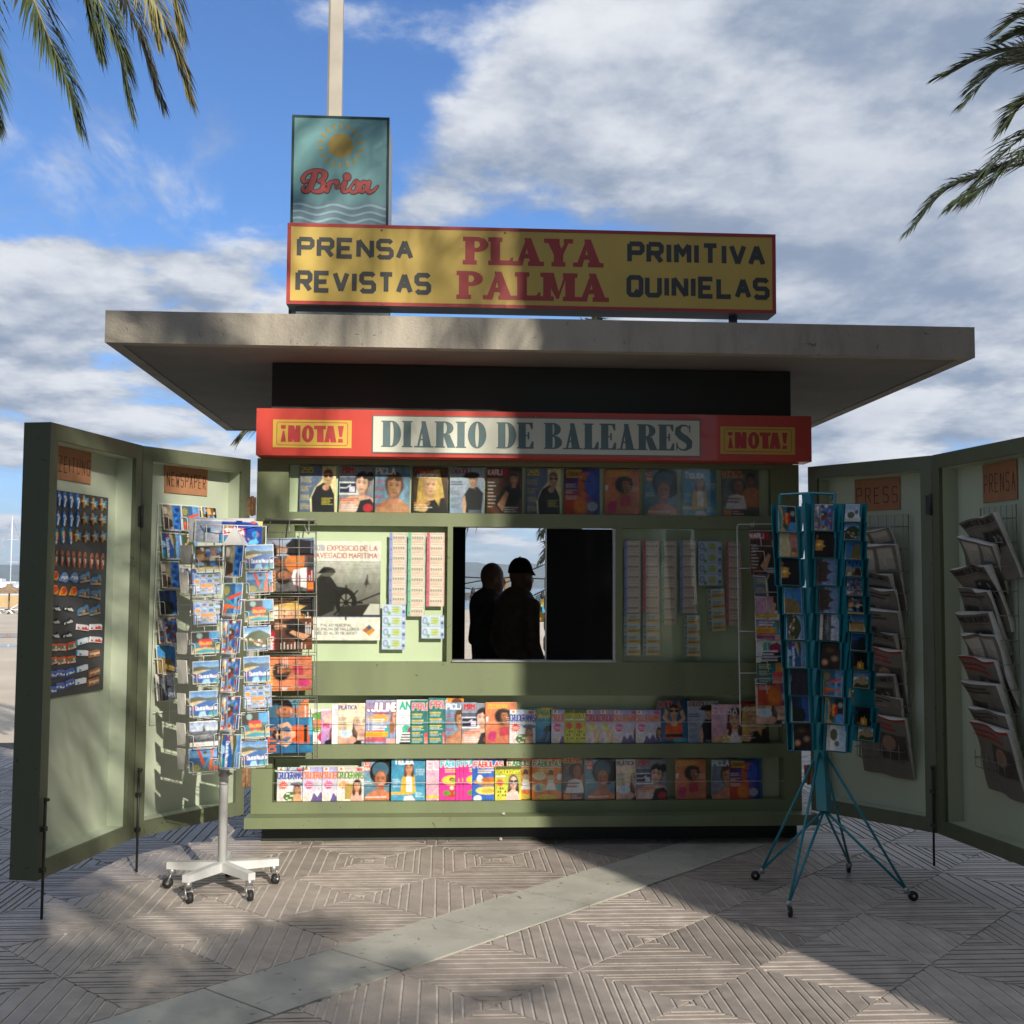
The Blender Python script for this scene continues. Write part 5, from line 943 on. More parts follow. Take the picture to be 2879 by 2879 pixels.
def pcard(k):
    if k not in PM: PM[k] = print_mesh('postcard_'+k, PD[k][0](), .15, .1087, .0022, bow=.0008)
    return PM[k]
def put(me, mw, mh, u, v, wpx, hpx, y, yaw=0, roll=0, tilt=0, rot90=0):
    """a sheet on a real upright plane y, sized from its pixel extent"""
    P = ony(u, v, y); dist = (P-CAM)@_fw; w = wpx*dist/FPX/max(.3, cos(yaw)); h = hpx*dist/FPX
    sx, sz = (w/mw, h/mh) if not rot90 else (h/mw, w/mh)
    o = obj('postcard', me, None, P, None, (sx, 1, sz))
    R = Matrix.Rotation(yaw, 4, 'Z') @ Matrix.Rotation(tilt, 4, 'X') @ Matrix.Rotation(roll+rot90*pi/2, 4, 'Y')
    o.rotation_euler = R.to_euler(); return o, P, w, h
Z8 = lambda x, y: (400+x/2.273, 1350+y/2.273)
# ------------------------------------------------------------------ white spinner
M_WHITE = mat('white_enamel', (.66, .67, .65), .4, var=.06, scale=8, stain=(.45, .44, .4), stain_scale=5, stain_amt=.4)
M_BLACKR = mat('black_rubber', (.02, .02, .02), .6)
sp_c = (-1.525, -.985); spin = empty('postcard_spinner', (sp_c[0], sp_c[1], 0)); tag(spin, 'white wire postcard spinner on a five wheeled base left of the kiosk', 'postcard stand')
b = MB(); b.tube([(0, 0, .10), (0, 0, 1.66)], .021, 14); b.build('pole', M_WHITE, spin)
b = MB(); b.tube([(0, 0, .52), (0, 0, .55)], .026, 12); b.tube([(0.02, -.02, .535), (.045, -.04, .535)], .006, 6); b.build('height_clamp', M_STEEL, spin)
for k, (x, y) in enumerate([(-1.766, -.945), (-1.652, -1.235), (-1.352, -1.19), (-1.29, -.90), (-1.545, -.70)]):
    a = atan2(y-sp_c[1], x-sp_c[0]); Lr = .26
    b = MB(); dx, dy = cos(a), sin(a); nx, ny = -dy*.018, dx*.018
    vs = []
    for r_, z0, z1 in ((.0, .085, .13), (Lr, .09, .122)): vs += [(dx*r_+nx, dy*r_+ny, z0), (dx*r_-nx, dy*r_-ny, z0), (dx*r_-nx, dy*r_-ny, z1), (dx*r_+nx, dy*r_+ny, z1)]
    b.add(vs, [(0, 1, 5, 4), (1, 2, 6, 5), (2, 3, 7, 6), (3, 0, 4, 7), (0, 3, 2, 1), (4, 5, 6, 7)]); arm = b.build('base_arm', M_WHITE, spin)
    b = MB(); ex, ey = dx*(Lr-.02), dy*(Lr-.02); ca = a+random.uniform(-1.2, 1.2); wx, wy = ex+.018*cos(ca), ey+.018*sin(ca); t = (-sin(ca)*.011, cos(ca)*.011)
    b.tube([(ex, ey, .092), (ex, ey, .066)], .017, 10, 0); b.tube([(wx-t[0], wy-t[1], .024), (wx+t[0], wy+t[1], .024)], .0238, 16, 1); b.tube([(wx-t[0]*1.5, wy-t[1]*1.5, .024), (wx+t[0]*1.5, wy+t[1]*1.5, .024)], .007, 8, 0)
    for q in (-1, 1): b.tube([(ex+t[0]*q*1.35, ey+t[1]*q*1.35, .068), (wx+t[0]*q*1.35, wy+t[1]*q*1.35, .026)], .004, 5, 0)
    b.build('caster', [M_STEEL, M_BLACKR], arm)
def holder_mesh(w, h):
    b = MB(); r = .0017
    for q in (-1, 1): b.tube([(q*w*.62, .012, h*.02), (q*w*.40, -.010, h*.02), (q*w*.34, -.010, -h*.02), (q*w*.34, -.011, -h*.52), (q*w*.34, .012, -h*.54)], r, 4)
    b.tube([(-w*.34, -.011, -h*.53), (w*.34, -.011, -h*.53)], r, 4); return b.mesh('wire_holder', M_WHITEWIRE)
HL, HP = holder_mesh(.135, .105), holder_mesh(.105, .135)
def spin_card(k, x0, y0, x1, y1, y, yaw, roll, rot, lab, wire=True):
    u, v = Z8((x0+x1)/2, (y0+y1)/2); o, P, w, h = put(pcard(k), .15, .1087, u, v, (x1-x0)/2.273, (y1-y0)/2.273, y, yaw, roll, radians(-10), rot)
    tag(o, PD[k][1]+', '+lab, 'postcard', 'postcards on the white spinner')
    for q in range(2):        # a few cards stacked behind
        pass
    if wire: obj('wire_holder', HP if (y1-y0) > (x1-x0) else HL, spin, (P[0]-sp_c[0], P[1]-sp_c[1]-.004, P[2]-h*.06), o.rotation_euler if not rot else (radians(-10), 0, yaw))
YA = radians(7)
for i, (k, *q) in enumerate([('collage', 340, 415, 515, 570), ('grid', 325, 590, 500, 730), ('grid', 330, 775, 510, 920), ('heart', 315, 965, 495, 1110), ('calas', 325, 1155, 510, 1300), ('calas', 305, 1345, 480, 1510), ('bw', 305, 1540, 485, 1700), ('letters', 300, 1712, 485, 1865)]):
    spin_card(k, *q, -1.13, YA, radians(-3), 0, od(i)+' down, left column of white spinner')
for i, (k, rot, *q) in enumerate([('almond', 1, 530, 405, 645, 620), ('letters', 1, 512, 655, 640, 860), ('street', 1, 510, 890, 630, 1105), ('street', 1, 505, 1135, 625, 1350), ('street', 1, 500, 1380, 625, 1595), ('calas', 1, 500, 1625, 630, 1840)]):
    spin_card(k, *q, -1.165, radians(-14), radians(-1), rot, od(i)+' down, middle column of white spinner')
for i, (k, *q) in enumerate([('calas', 660, 410, 838, 570), ('letters', 665, 580, 832, 720), ('heart', 655, 762, 838, 905), ('village', 650, 930, 820, 1085), ('calas', 650, 1125, 815, 1290), ('grid', 650, 1305, 825, 1455), ('heart', 635, 1480, 810, 1645), ('calas', 635, 1665, 800, 1825)]):
    spin_card(k, *q, -1.10, YA, radians(-3), 0, od(i)+' down, right column of white spinner')
blank = print_mesh('card_back', Canvas(6, 5, 'dcd8cf', 1.38), .15, .1087, .006)
for i, (x0, y0, x1, y1) in enumerate([(240, 415, 330, 535), (240, 590, 300, 722), (218, 975, 298, 1112), (222, 1150, 292, 1300), (222, 1362, 282, 1496), (218, 1552, 282, 1696), (222, 1715, 284, 1850)]):
    u, v = Z8((x0+x1)/2, (y0+y1)/2); o, P, w, h = put(blank, .15, .1087, u, v, (x1-x0)/2.273, (y1-y0)/2.273, -1.03, radians(-38), 0, radians(6)); tag(o, 'blank card back, '+od(i)+' down on the left edge of white spinner', 'postcard', 'cards seen from behind on the spinner')
b = MB(); z0, z1 = .62, 1.68
for x, y in ((-.17, -.03), (-.08, -.15), (.0, -.17), (.06, -.15), (.11, -.09), (.18, -.08), (.12, .14), (-.1, .15)):
    b.tube([(x, y+.02, z0), (x, y+.02, z1)], .0024, 5)
for z in (.62, .80, .98, 1.16, 1.34, 1.52, 1.68):
    ring = [(-.17, -.01, z), (-.08, -.13, z), (.0, -.15, z), (.06, -.13, z), (.18, -.06, z), (.12, .16, z), (-.1, .17, z), (-.17, -.01, z)]; b.tube(ring, .0022, 4)
    b.tube([(0, 0, z), (.0, -.15, z)], .0022, 4); b.tube([(0, 0, z), (-.17, -.01, z)], .0022, 4)
b.build('wire_tower', M_WHITEWIRE, spin)
# header board
def header():
    c = Canvas(90, 32, 'f4f2ee', 2.9); c.re(.03, .06, .40, 1, 'a8b4cc'); c.mottle(.12, 7, 3); c.el(.2, .8, .3, .25, 'd4d8de', soft=8); c.po([(.1, .9), (.2, .6), (.35, .45), (.38, .9)], 'c8ccd2'); c.re(.16, .35, .24, .55, '22406a')
    c.re(.40, .06, 1, 1, '2a4aa0'); r = random.Random(1); cs = ['3a9ad8', '1e3c94', 'e0a040', '4ab0a0', 'd86a3a', '2a5ac0', 'e8d890', '6ac0e8']
    for k in range(34): x, y = .4+.6*r.random(), .06+.94*r.random(); q = .06+.14*r.random(); c.po([(x+q*cos(a)/2.9, y+q*sin(a)) for a in (0, 1.3, 2.4, 3.6, 5)], cs[k % 8])
    for k in range(12): x, y = .4+.6*r.random(), .1+.9*r.random(); c.line([(x, y), (x+.05*r.random(), y-.3*r.random())], .02, '14204a')
    c.re(.41, .32, .74, .68, 'd8323c'); c.tx('CEDOSA', .425, .60, .22, 'ffffff', .26, .8, fit=.30); return c
u0, v0 = Z8(335, 255); u1, v1 = Z8(765, 405); P0 = ony(u0, v0, -1.06); P1 = ony(u1, v1, -1.06)
hb = obj('header_board', print_mesh('header', header(), P1[0]-P0[0], P0[2]-P1[2], .003), spin, ((P0[0]+P1[0])/2-sp_c[0], -1.06-sp_c[1], (P0[2]+P1[2])/2), (0, radians(1.5), 0))
u0, v0 = Z8(300, 240); u1, v1 = Z8(715, 398); P0 = ony(u0, v0, -1.03); P1 = ony(u1, v1, -1.03); b = MB(); b.box(P0[0], P1[0], -.004, .004, P1[2], P0[2]); b.build('backing_board', M_WHITE, spin, (-sp_c[0], -1.03-sp_c[1], 0))
u0, v0 = Z8(590, 320); P0 = ony(u0, v0, -1.12); b = MB(); q = [(-.05, -.03, -.06), (.05, -.05, -.06), (.06, .06, -.06), (-.05, .06, -.06), (0, 0, .03)]; b.add(q, [(0, 1, 4), (1, 2, 4), (2, 3, 4), (3, 0, 4), (0, 3, 2, 1)]); b.build('plastic_cap', mat('white_plastic', (.62, .6, .56), .35), spin, (P0[0]-sp_c[0], P0[1]-sp_c[1], P0[2]-.01))
# ------------------------------------------------------------------ wire rack on inner left door
rk = empty('door_postcard_rack', leaf_w(1, .3, .09, .5), (0, 0, LEAF[1][1])); tag(rk, 'white wire postcard rack hanging on the inner left door', 'rack')
def lp2(u, v, dep=.085):
    s, z = leaf_at(1, u, v, dep); return s-.3, z-.5
b = MB(); c4 = [lp2(*Z8(106, 148)), lp2(*Z8(470, 175)), lp2(*Z8(440, 1520)), lp2(*Z8(52, 1560))]
b.tube([(s, -.003, z) for s, z in c4+[c4[0]]], .003, 6)
for t in (.3, .62): b.tube([(c4[0][0]*(1-t)+c4[1][0]*t, -.003, c4[0][1]), (c4[3][0]*(1-t)+c4[2][0]*t, -.003, c4[3][1])], .0022, 5)
for t in np.linspace(.1, .95, 8): b.tube([(c4[0][0], -.003, c4[0][1]*(1-t)+c4[3][1]*t), (c4[1][0], -.003, c4[1][1]*(1-t)+c4[2][1]*t)], .002, 5)
b.build('wire_frame', M_WHITEWIRE, rk)
def door_card(k, x0, y0, x1, y1, lab):
    s0, z1 = leaf_at(1, *Z8(x0, y0), .07); s1, z0 = leaf_at(1, *Z8(x1, y1), .07); w, h = abs(s1-s0)*.95, z1-z0
    o = obj('postcard', pcard(k), None, leaf_w(1, (s0+s1)/2, .062, (z0+z1)/2), None, (h/.15, 1, w/.1087)); R = Matrix.Rotation(LEAF[1][1], 4, 'Z') @ Matrix.Rotation(radians(-9), 4, 'X') @ Matrix.Rotation(pi/2, 4, 'Y'); o.rotation_euler = R.to_euler(); tag(o, PD[k][1]+', '+lab, 'postcard', 'postcards in the door rack')
    obj('wire_holder', HP, rk, ((s0+s1)/2-.3, -.036, (z0+z1)/2-.5), (radians(-6), 0, 0), (w/.105, 1, h/.135))
for i, (k, *q) in enumerate([('almond', 125, 150, 245, 325), ('calas', 115, 330, 240, 505), ('almond', 115, 515, 235, 690), ('sea', 100, 700, 220, 860), ('street', 95, 880, 220, 1040), ('rock', 85, 1055, 210, 1230), ('bw', 80, 1240, 200, 1400)]): door_card(k, *q, od(i)+' down, left column of door rack')
for i, (k, *q) in enumerate([('letters', 245, 158, 362, 330), ('village', 240, 340, 352, 505), ('street', 236, 560, 345, 690)]): door_card(k, *q, od(i)+' down, middle column of door rack')
door_card('collage', 372, 168, 470, 320, 'top right of the door rack')

# ------------------------------------------------------------------ grey wire rack with sideways magazines, hung on the kiosk front
M_GREYWIRE = mat('grey_wire', (.30, .30, .27), .45, metal=.4, var=.1, scale=30)
gr = empty('wire_magazine_rack', (-1.32, -.09, .55)); tag(gr, 'grey wire rack of sideways magazines hung beside the poster', 'rack')
def gp(x, y, yy=-.11): P = ony(*Z8(x, y), yy); return (P[0]+1.32, yy+.09, P[2]-.55)
b = MB(); a, c_ = gp(785, 250, -.03), gp(1108, 252, -.03); b.tube([a, c_], .008, 6); b.build('hanging_bar', M_GREYWIRE, gr)
b = MB()
for x in (940, 1065): b.tube([gp(x, 255, -.04), gp(x, 345, -.08)], .0035, 5)
b.tube([gp(1030, 285, -.05), gp(1062, 345, -.08)], .0035, 5); b.tube([gp(820, 265, -.05), gp(800, 345, -.08)], .0035, 5); b.build('hook', M_GREYWIRE, gr)
tiers = [(325, 735), (735, 1110), (1110, 1395), (1395, 1775)]
for (t0, t1), xo in zip(tiers, (0, -5, -8, -4)):
    b = MB(); yf = -.185; L_, R_ = 790+xo, 1108+xo
    for x in np.linspace(L_, R_, 4): b.tube([gp(x, t0+8, -.17), gp(x, t1-10, yf), gp(x, t1-6, -.10)], .0021, 5)
    n_ = 5
    for y in np.linspace(t0+8, t1-10, n_): b.tube([gp(L_, y, -.178), gp(R_, y, -.178), gp(R_+8, y, -.10)], .0019, 4)
    for x in np.linspace(L_, R_, 7): b.tube([gp(x, t1-12, yf), gp(x, t1-10, -.095)], .0018, 4)
    b.build('wire_basket', M_GREYWIRE, gr)
b = MB(); b.tube([gp(1112, 330, -.09), gp(1118, 1778, -.09)], .0026, 5); b.tube([gp(790, 330, -.09), gp(792, 1790, -.09)], .0026, 5); b.build('upright', M_GREYWIRE, gr)
for i, (k, x0, y0, x1, y1, y, lab) in enumerate([('idig', 785, 368, 1100, 600, -.115, 'top tier, behind'), ('chema', 805, 482, 1095, 712, -.14, 'top tier, in front'), ('heroes', 800, 752, 1092, 960, -.115, 'second tier, behind'), ('karli', 795, 885, 1085, 1085, -.14, 'second tier, in front'), ('moor', 790, 1125, 1082, 1345, -.135, 'third tier'), ('luisa', 788, 1402, 1062, 1600, -.115, 'bottom tier, behind'), ('ditla', 795, 1520, 1090, 1742, -.14, 'bottom tier, in front')]):
    u, v = Z8((x0+x1)/2, (y0+y1)/2); o, P, w, h = put(cover(k), *SIZE[k], u, v, (x1-x0)/2.273, (y1-y0)/2.273, y, 0, radians(-1.5), radians(-6), -1); o.name = 'magazine'; tag(o, DESC[k]+', '+lab+', grey wire rack', 'magazine', 'sideways magazines in the grey wire rack')

# ------------------------------------------------------------------ white wire rack right of the window
Z5 = lambda x, y: (2050+x/2.4156, 1350+y/2.4156)
wr = empty('white_wire_rack', (1.2, -.05, .8)); tag(wr, 'white wire rack of magazines hanging right of the window, half behind the blue stand', 'rack')
def wp(x, y, yy=-.05): P = ony(*Z5(x, y), yy); return (P[0]-1.2, yy+.05, P[2]-.8)
b = MB(); b.tube([wp(330, 298), wp(62, 300), wp(54, 312), wp(76, 1660), wp(84, 1668), wp(350, 1668)], .0042, 6); b.tube([wp(330, 298), wp(350, 1668)], .0042, 6)
for y in (598, 1027, 1310): b.tube([wp(70, y), wp(340, y)], .0028, 5)
for x in (158,): b.tube([wp(x-10, 290), wp(x-12, 308), wp(x, 314), wp(x+10, 306), wp(x+8, 285)], .003, 5)
b.build('wire_frame', M_WHITEWIRE, wr)
for i, (k, x, y0, y1) in enumerate([('karli', 140, 348, 640), ('295', 165, 452, 790), ('elis', 172, 622, 950), ('juline', 178, 765, 1090), ('an', 180, 910, 1240), ('pr', 184, 1055, 1380), ('doned', 188, 1200, 1530), ('platic', 180, 1352, 1655)]):
    yy = -.075-.004*i; P0 = ony(*Z5(x, y0), yy); P1 = ony(*Z5(x, y1), yy); h = P0[2]-P1[2]; w = h*SIZE[k][0]/SIZE[k][1]
    o = obj('magazine', cover(k), None, (P0[0]+w/2, yy, (P0[2]+P1[2])/2), (radians(-7), 0, 0), (w/SIZE[k][0], 1, h/SIZE[k][1])); tag(o, DESC[k]+', '+od(i)+' down in white wire rack', 'magazine', 'magazines in the white wire rack')
    b = MB(); ym = y0+.46*144; a0 = wp(x-8, y0-3, yy-.02); b.tube([wp(x+190, y0-4, yy-.02), a0, wp(x-2, y0+28, yy-.03), wp(x+72, y0+32, yy-.03), wp(x+80, y0+100, yy-.035)], .0026, 5); b.build('wire_pocket', M_WHITEWIRE, wr)

# ------------------------------------------------------------------ blue stand
M_TEAL = mat('teal_enamel', (.008, .22, .29), .35, var=.12, scale=7, coat=.2)
bl = empty('blue_postcard_stand', (1.255, -1.13, 0)); tag(bl, 'teal metal postcard stand on wheeled legs right of the kiosk', 'postcard stand')
BX, BYY = 1.255, -1.13
def bpnt(x, y, yy): P = ony(*Z5(x, y), yy); return (P[0]-BX, yy-BYY, P[2])
top = bpnt(535, 90, -1.13); hub = (ony(1555*K, 1528*K, -1.13)[0]-BX, 0, ony(1555*K, 1528*K, -1.13)[2])
b = MB(); b.tube([hub, top], [.036, .030], 4, smooth=False); b.build('post', M_TEAL, bl)
b = MB(); q0, q1, q2 = bpnt(345, 100, -1.2), bpnt(535, 88, -1.1), bpnt(720, 95, -1.2); q3 = bpnt(650, 92, -.95)
for p in ((q0, q1), (q1, q2), (q2, q3)): b.tube(p, .006, 4, smooth=False)
for p, yv in ((bpnt(345, 165, -1.2), q0), (bpnt(715, 150, -1.2), q2), (bpnt(690, 140, -1.0), q2)): b.tube((p, yv), .007, 4, smooth=False)
b.build('top_frame', M_TEAL, bl)
def tier_tray(w, h, flare=.034):
    b = MB(); t = .0015; hw, hh = w/2, h/2; yb = .02     # back plate, two flared wings, bottom lip
    b.box(-hw, hw, yb, yb+t, -hh, hh)
    for q in (-1, 1):
        x0 = q*hw; x1 = q*(hw+flare); b.add([(x0, yb, -hh), (x0, yb, hh), (x1, -.022, hh), (x1-q*flare*.35, -.006, -hh), (x0+q*t, yb+t, -hh), (x0+q*t, yb+t, hh), (x1+q*t, -.020, hh), (x1-q*flare*.35+q*t, -.004, -hh)],
              [(0, 1, 2, 3), (7, 6, 5, 4), (0, 4, 5, 1), (1, 5, 6, 2), (2, 6, 7, 3), (3, 7, 4, 0)])
        b.box(q*(hw-.007), q*(hw+.004), -.009, -.0075, -hh, hh)
    b.box(-hw-.004, hw+.004, -.010, yb, -hh-.003, -hh); return b
cols = [(-1.24, radians(10), [(325, 170), (335, 340), (345, 530), (365, 725), (380, 900), (390, 1090), (405, 1275), (415, 1460), (430, 1645)], 130, 187, ['heart', 'tramp', 'night', 'rock', 'village', 'calas', 'dark', 'sea', 'cave'], 1, 'left'),
        (-1.22, radians(-22), [(585, 160), (592, 345), (602, 530), (615, 720), (620, 905), (630, 1100), (645, 1285), (655, 1470), (668, 1655)], 118, 187, ['street', 'night', 'cath', 'cath', 'bw', 'cave', 'letters', 'heart', 'wind'], 1, 'middle'),
        (-1.08, radians(-40), [(800, 160), (795, 285), (800, 415), (808, 530), (812, 660), (822, 785), (832, 905), (840, 1035), (850, 1160), (858, 1290), (872, 1540), (890, 1645)], 86, 128, ['wind', 'village', 'rock', 'almond', 'street', 'collage', 'beach', 'sea', 'night', 'hill', 'night', 'hill'], 0, 'right')]
for yv, yaw, tops, wpx, hpx, kinds, rot, cname in cols:
    P = ony(*Z5(tops[0][0]+wpx/2, tops[0][1]+hpx/2), yv); dist = (P-CAM)@_fw; w = wpx/2.4156*dist/FPX/cos(yaw); h = hpx/2.4156*dist/FPX
    tm = tier_tray(w+.012, h*1.0).mesh('card_tray', M_TEAL)
    for i, ((x, y), k) in enumerate(zip(tops, kinds)):
        o, P, w_, h_ = put(pcard(k), .15, .1087, *Z5(x+wpx/2, y+hpx/2), wpx/2.4156, (hpx-8)/2.4156, yv, yaw, radians(2), radians(-8), rot)
        o.scale.y = 3.6; tag(o, PD[k][1]+', '+od(i)+' down, '+cname+' column of teal stand', 'postcard', 'postcards on the teal stand')
        obj('card_tray', tm, bl, (P[0]-BX+.004*sin(yaw), P[1]-BYY+.006, P[2]), (radians(-4), radians(2), yaw))
    Pt = ony(*Z5(tops[0][0]+wpx/2, tops[0][1]), yv+.035); Pb = ony(*Z5(tops[-1][0]+wpx/2, tops[-1][1]+hpx), yv+.035)
    b = MB(); q = (w+.02)/2; ax, ay = cos(yaw)*q, sin(yaw)*q; A = Vector((Pt[0]-BX, Pt[1]-BYY, Pt[2])); B_ = Vector((Pb[0]-BX, Pb[1]-BYY, Pb[2])); n_ = Vector((sin(yaw), -cos(yaw), 0))*-.012; s_ = Vector((ax, ay, 0))
    vs = [A-s_, A+s_, B_+s_, B_-s_]; vs += [v+n_ for v in vs]; b.add(vs, [(0, 1, 2, 3), (7, 6, 5, 4), (0, 4, 5, 1), (1, 5, 6, 2), (2, 6, 7, 3), (3, 7, 4, 0)]); b.build('column_back', M_TEAL, bl)
    for zq in (.12, .5, .88):
        M_ = A.lerp(B_, zq); C_ = Vector(top).lerp(Vector(hub), (top[2]-M_.z)/(top[2]-hub[2])); b = MB(); b.tube([M_, C_], .006, 4); b.build('bracket', M_TEAL, bl)
feet = [(1.03, -.91), (.985, -1.50), (1.585, -1.30), (1.50, -.80)]
for fx, fy in feet:
    b = MB(); f = (fx-BX, fy-BYY, .05); b.tube([(hub[0], hub[1], hub[2]), f], .0065, 6); b.tube([Vector(hub).lerp(Vector(top), .2), f], .0065, 6); lg = b.build('leg', M_TEAL, bl)
    b = MB(); a = atan2(f[1], f[0])+.5; wx, wy = f[0]+.03*cos(a), f[1]+.03*sin(a); t = (-sin(a)*.008, cos(a)*.008)
    b.tube([(f[0], f[1], .06), (f[0], f[1], .035)], .012, 8, 0); b.tube([(f[0], f[1], .04), (wx, wy, .024)], .008, 6, 0); b.tube([(wx-t[0], wy-t[1], .023), (wx+t[0], wy+t[1], .023)], .022, 14, 1); b.tube([(wx-t[0]*1.6, wy-t[1]*1.6, .023), (wx+t[0]*1.6, wy+t[1]*1.6, .023)], .006, 8, 0); b.build('caster', [M_STEEL, M_BLACKR], lg)

# ------------------------------------------------------------------ newspapers on the right doors
def news(seed, kind):
    r = random.Random(seed); c = Canvas(60, 78, '7d756b', .78); c.mottle(.05, 5, seed)
    if kind == 0: c.tx('DIARIO DE BALEARES', .05, .13, .08, '1c1a18', .22, .6, fit=.9); c.line([(.04, .17), (.96, .17)], .008, '33302c'); c.re(.42, .26, .95, .52, '26231f'); [c.el(.5+.4*r.random(), .3+.2*r.random(), .02, .02, 'a8a298') for _ in range(6)]
    elif kind == 1: c.words(.06, .09, .85, 2, .06, '2a2724', .034, seed); c.re(.05, .3, .5, .62, '33302c'); c.mottle(.1, 9, seed)
    elif kind == 2: c.re(0, 0, 1, .05, 'a83a34'); c.words(.06, .14, .8, 2, .08, 'a02c28', .05, seed); c.re(.4, .3, .95, .7, '453a34'); c.el(.6, .45, .1, .12, 'a8806a')
    else: c.re(.12, .06, .5, .9, 'c8c1b4'); c.line([(.12, .06), (.5, .06), (.5, .95)], .01, '44403a'); c.re(.58, .06, .92, .4, 'beb7aa')
    for x in (.05, .29, .53, .76): c.words(x, .24 if kind else .22, .2, 24, .03, '6a655c', .011, seed+int(x*10), .75)
    return c
def newspaper_mesh(k, s):
    me = print_mesh('newspaper_%d%d' % (k, s), news(k*7+s, k), .29, .37, .010, matname='newsprint', rough=.9, coat=0); rr = random.Random(k*5+s); a, b_, c_, d = rr.uniform(.02, .05), rr.uniform(.004, .012), rr.uniform(2, 4), rr.uniform(-.04, .05)
    nb = len(me.vertices)-4
    for i, v in enumerate(me.vertices):
        x, z = v.co.x/.29, v.co.z/.37+.5
        if i >= nb: v.co.y += .012
        fl = max(0, z-.55)/.45; v.co.y -= a*fl**1.6*(1+d*14*x) + .012*sin(pi*z)*(1+.5*sin(c_*x*3)) + (b_*(1+sin(c_*x*3+z*5)) if i < nb else 0)
        v.co.z -= .35*a*fl**2*(1+d*10*x) + .006*sin(x*7+s*2)*z
    me.polygons.foreach_set('use_smooth', [True]*len(me.polygons)); return me
NM = [[newspaper_mesh(k, s) for s in range(3)] for k in range(4)]
NDESC = ['newspaper with the DIARIO DE BALEARES title', 'newspaper with a dark front photo', 'tabloid with a red headline', 'newspaper folded to an inside page']
def paper(leafk, u, v, wpx, k, i, side, tilt=16, roll=0, h=.37, fold=1.0):
    s, zt = leaf_at(leafk, u, v, .0); P = leaf_w(leafk, s, .05, zt-h/2*fold*.96); sc = wpx
    o = obj('newspaper', NM[k][i % 3], None, P, None, (sc/.29, 1, h*fold/.37)); R = Matrix.Rotation(LEAF[leafk][1], 4, 'Z') @ Matrix.Rotation(radians(tilt), 4, 'X') @ Matrix.Rotation(radians(roll), 4, 'Y'); o.rotation_euler = R.to_euler()
    tag(o, NDESC[k]+', '+od(i)+' down on '+side, 'newspaper', 'newspapers on the right doors')
Z7 = lambda x, y: (2300+x/1.5094, 1220+y/1.5094)
for i, (x, y, k, roll, fold) in enumerate([(215, 405, 3, -4, .55), (235, 462, 3, 0, 1), (215, 572, 0, 2, .9), (235, 642, 1, 3, .95), (240, 728, 1, 3, .95), (230, 822, 0, 2, .9), (250, 893, 2, 5, .95), (225, 1010, 0, 2, .8), (240, 1095, 1, 3, .8), (268, 1180, 2, 3, .95)]): paper(2, *Z7(x, y), .29, k, i, 'door by the teal stand', 10+(i*7) % 5, roll*1.3+((i*5) % 7-3)*.8, fold=fold)
Z9 = lambda x, y: (2600+x/1.756, 1250+y/1.756)
for i, (x, y, k, roll, fold) in enumerate([(300, 338, 0, -3, .9), (255, 458, 3, 10, .7), (262, 572, 0, -3, .95), (255, 695, 1, 3, .9), (262, 815, 0, -2, .95), (290, 912, 3, 2, 1), (275, 1032, 2, 3, .95), (300, 1158, 1, 3, .95), (320, 1290, 1, 4, .85), (335, 1362, 2, 4, 1.0)]): paper(3, *Z9(x, y), .27, k, i, 'door at the right edge', 12+(i*5) % 7, roll*1.2+((i*3) % 7-3)*.9, fold=fold)
for lk, (ua, va), (ub, vb), lab in ((2, Z7(165, 352), Z7(400, 1402), 'grey wire newspaper rack on the inner right door'), (3, Z9(275, 315), Z9(480, 1650), 'grey wire newspaper rack on the outer right door')):
    s0, z1 = leaf_at(lk, ua, va, .08); s1, z0 = leaf_at(lk, ub, vb, .08); rkn = empty('newspaper_rack', leaf_w(lk, s0, .08, z0), (0, 0, LEAF[lk][1])); tag(rkn, lab, 'rack')
    b = MB(); w_, h_ = s1-s0, z1-z0; b.tube([(0, 0, 0), (w_, 0, 0), (w_, 0, h_), (0, 0, h_), (0, 0, 0)], .0035, 5)
    for t in np.linspace(.05, .95, 11): b.tube([(0, 0, h_*t), (w_, 0, h_*t)], .002, 4); b.tube([(0, 0, h_*t), (.02, -.075, h_*t), (w_-.02, -.075, h_*t), (w_, 0, h_*t)], .002, 4)
    for t in np.linspace(.1, .9, 6): b.tube([(w_*t, -.0, 0), (w_*t, 0, h_)], .002, 4); b.tube([(w_*t, 0, 0), (w_*t, -.07, .02), (w_*t, -.072, .10)], .002, 4)
    b.build('wire_frame', M_GREYWIRE, rkn)

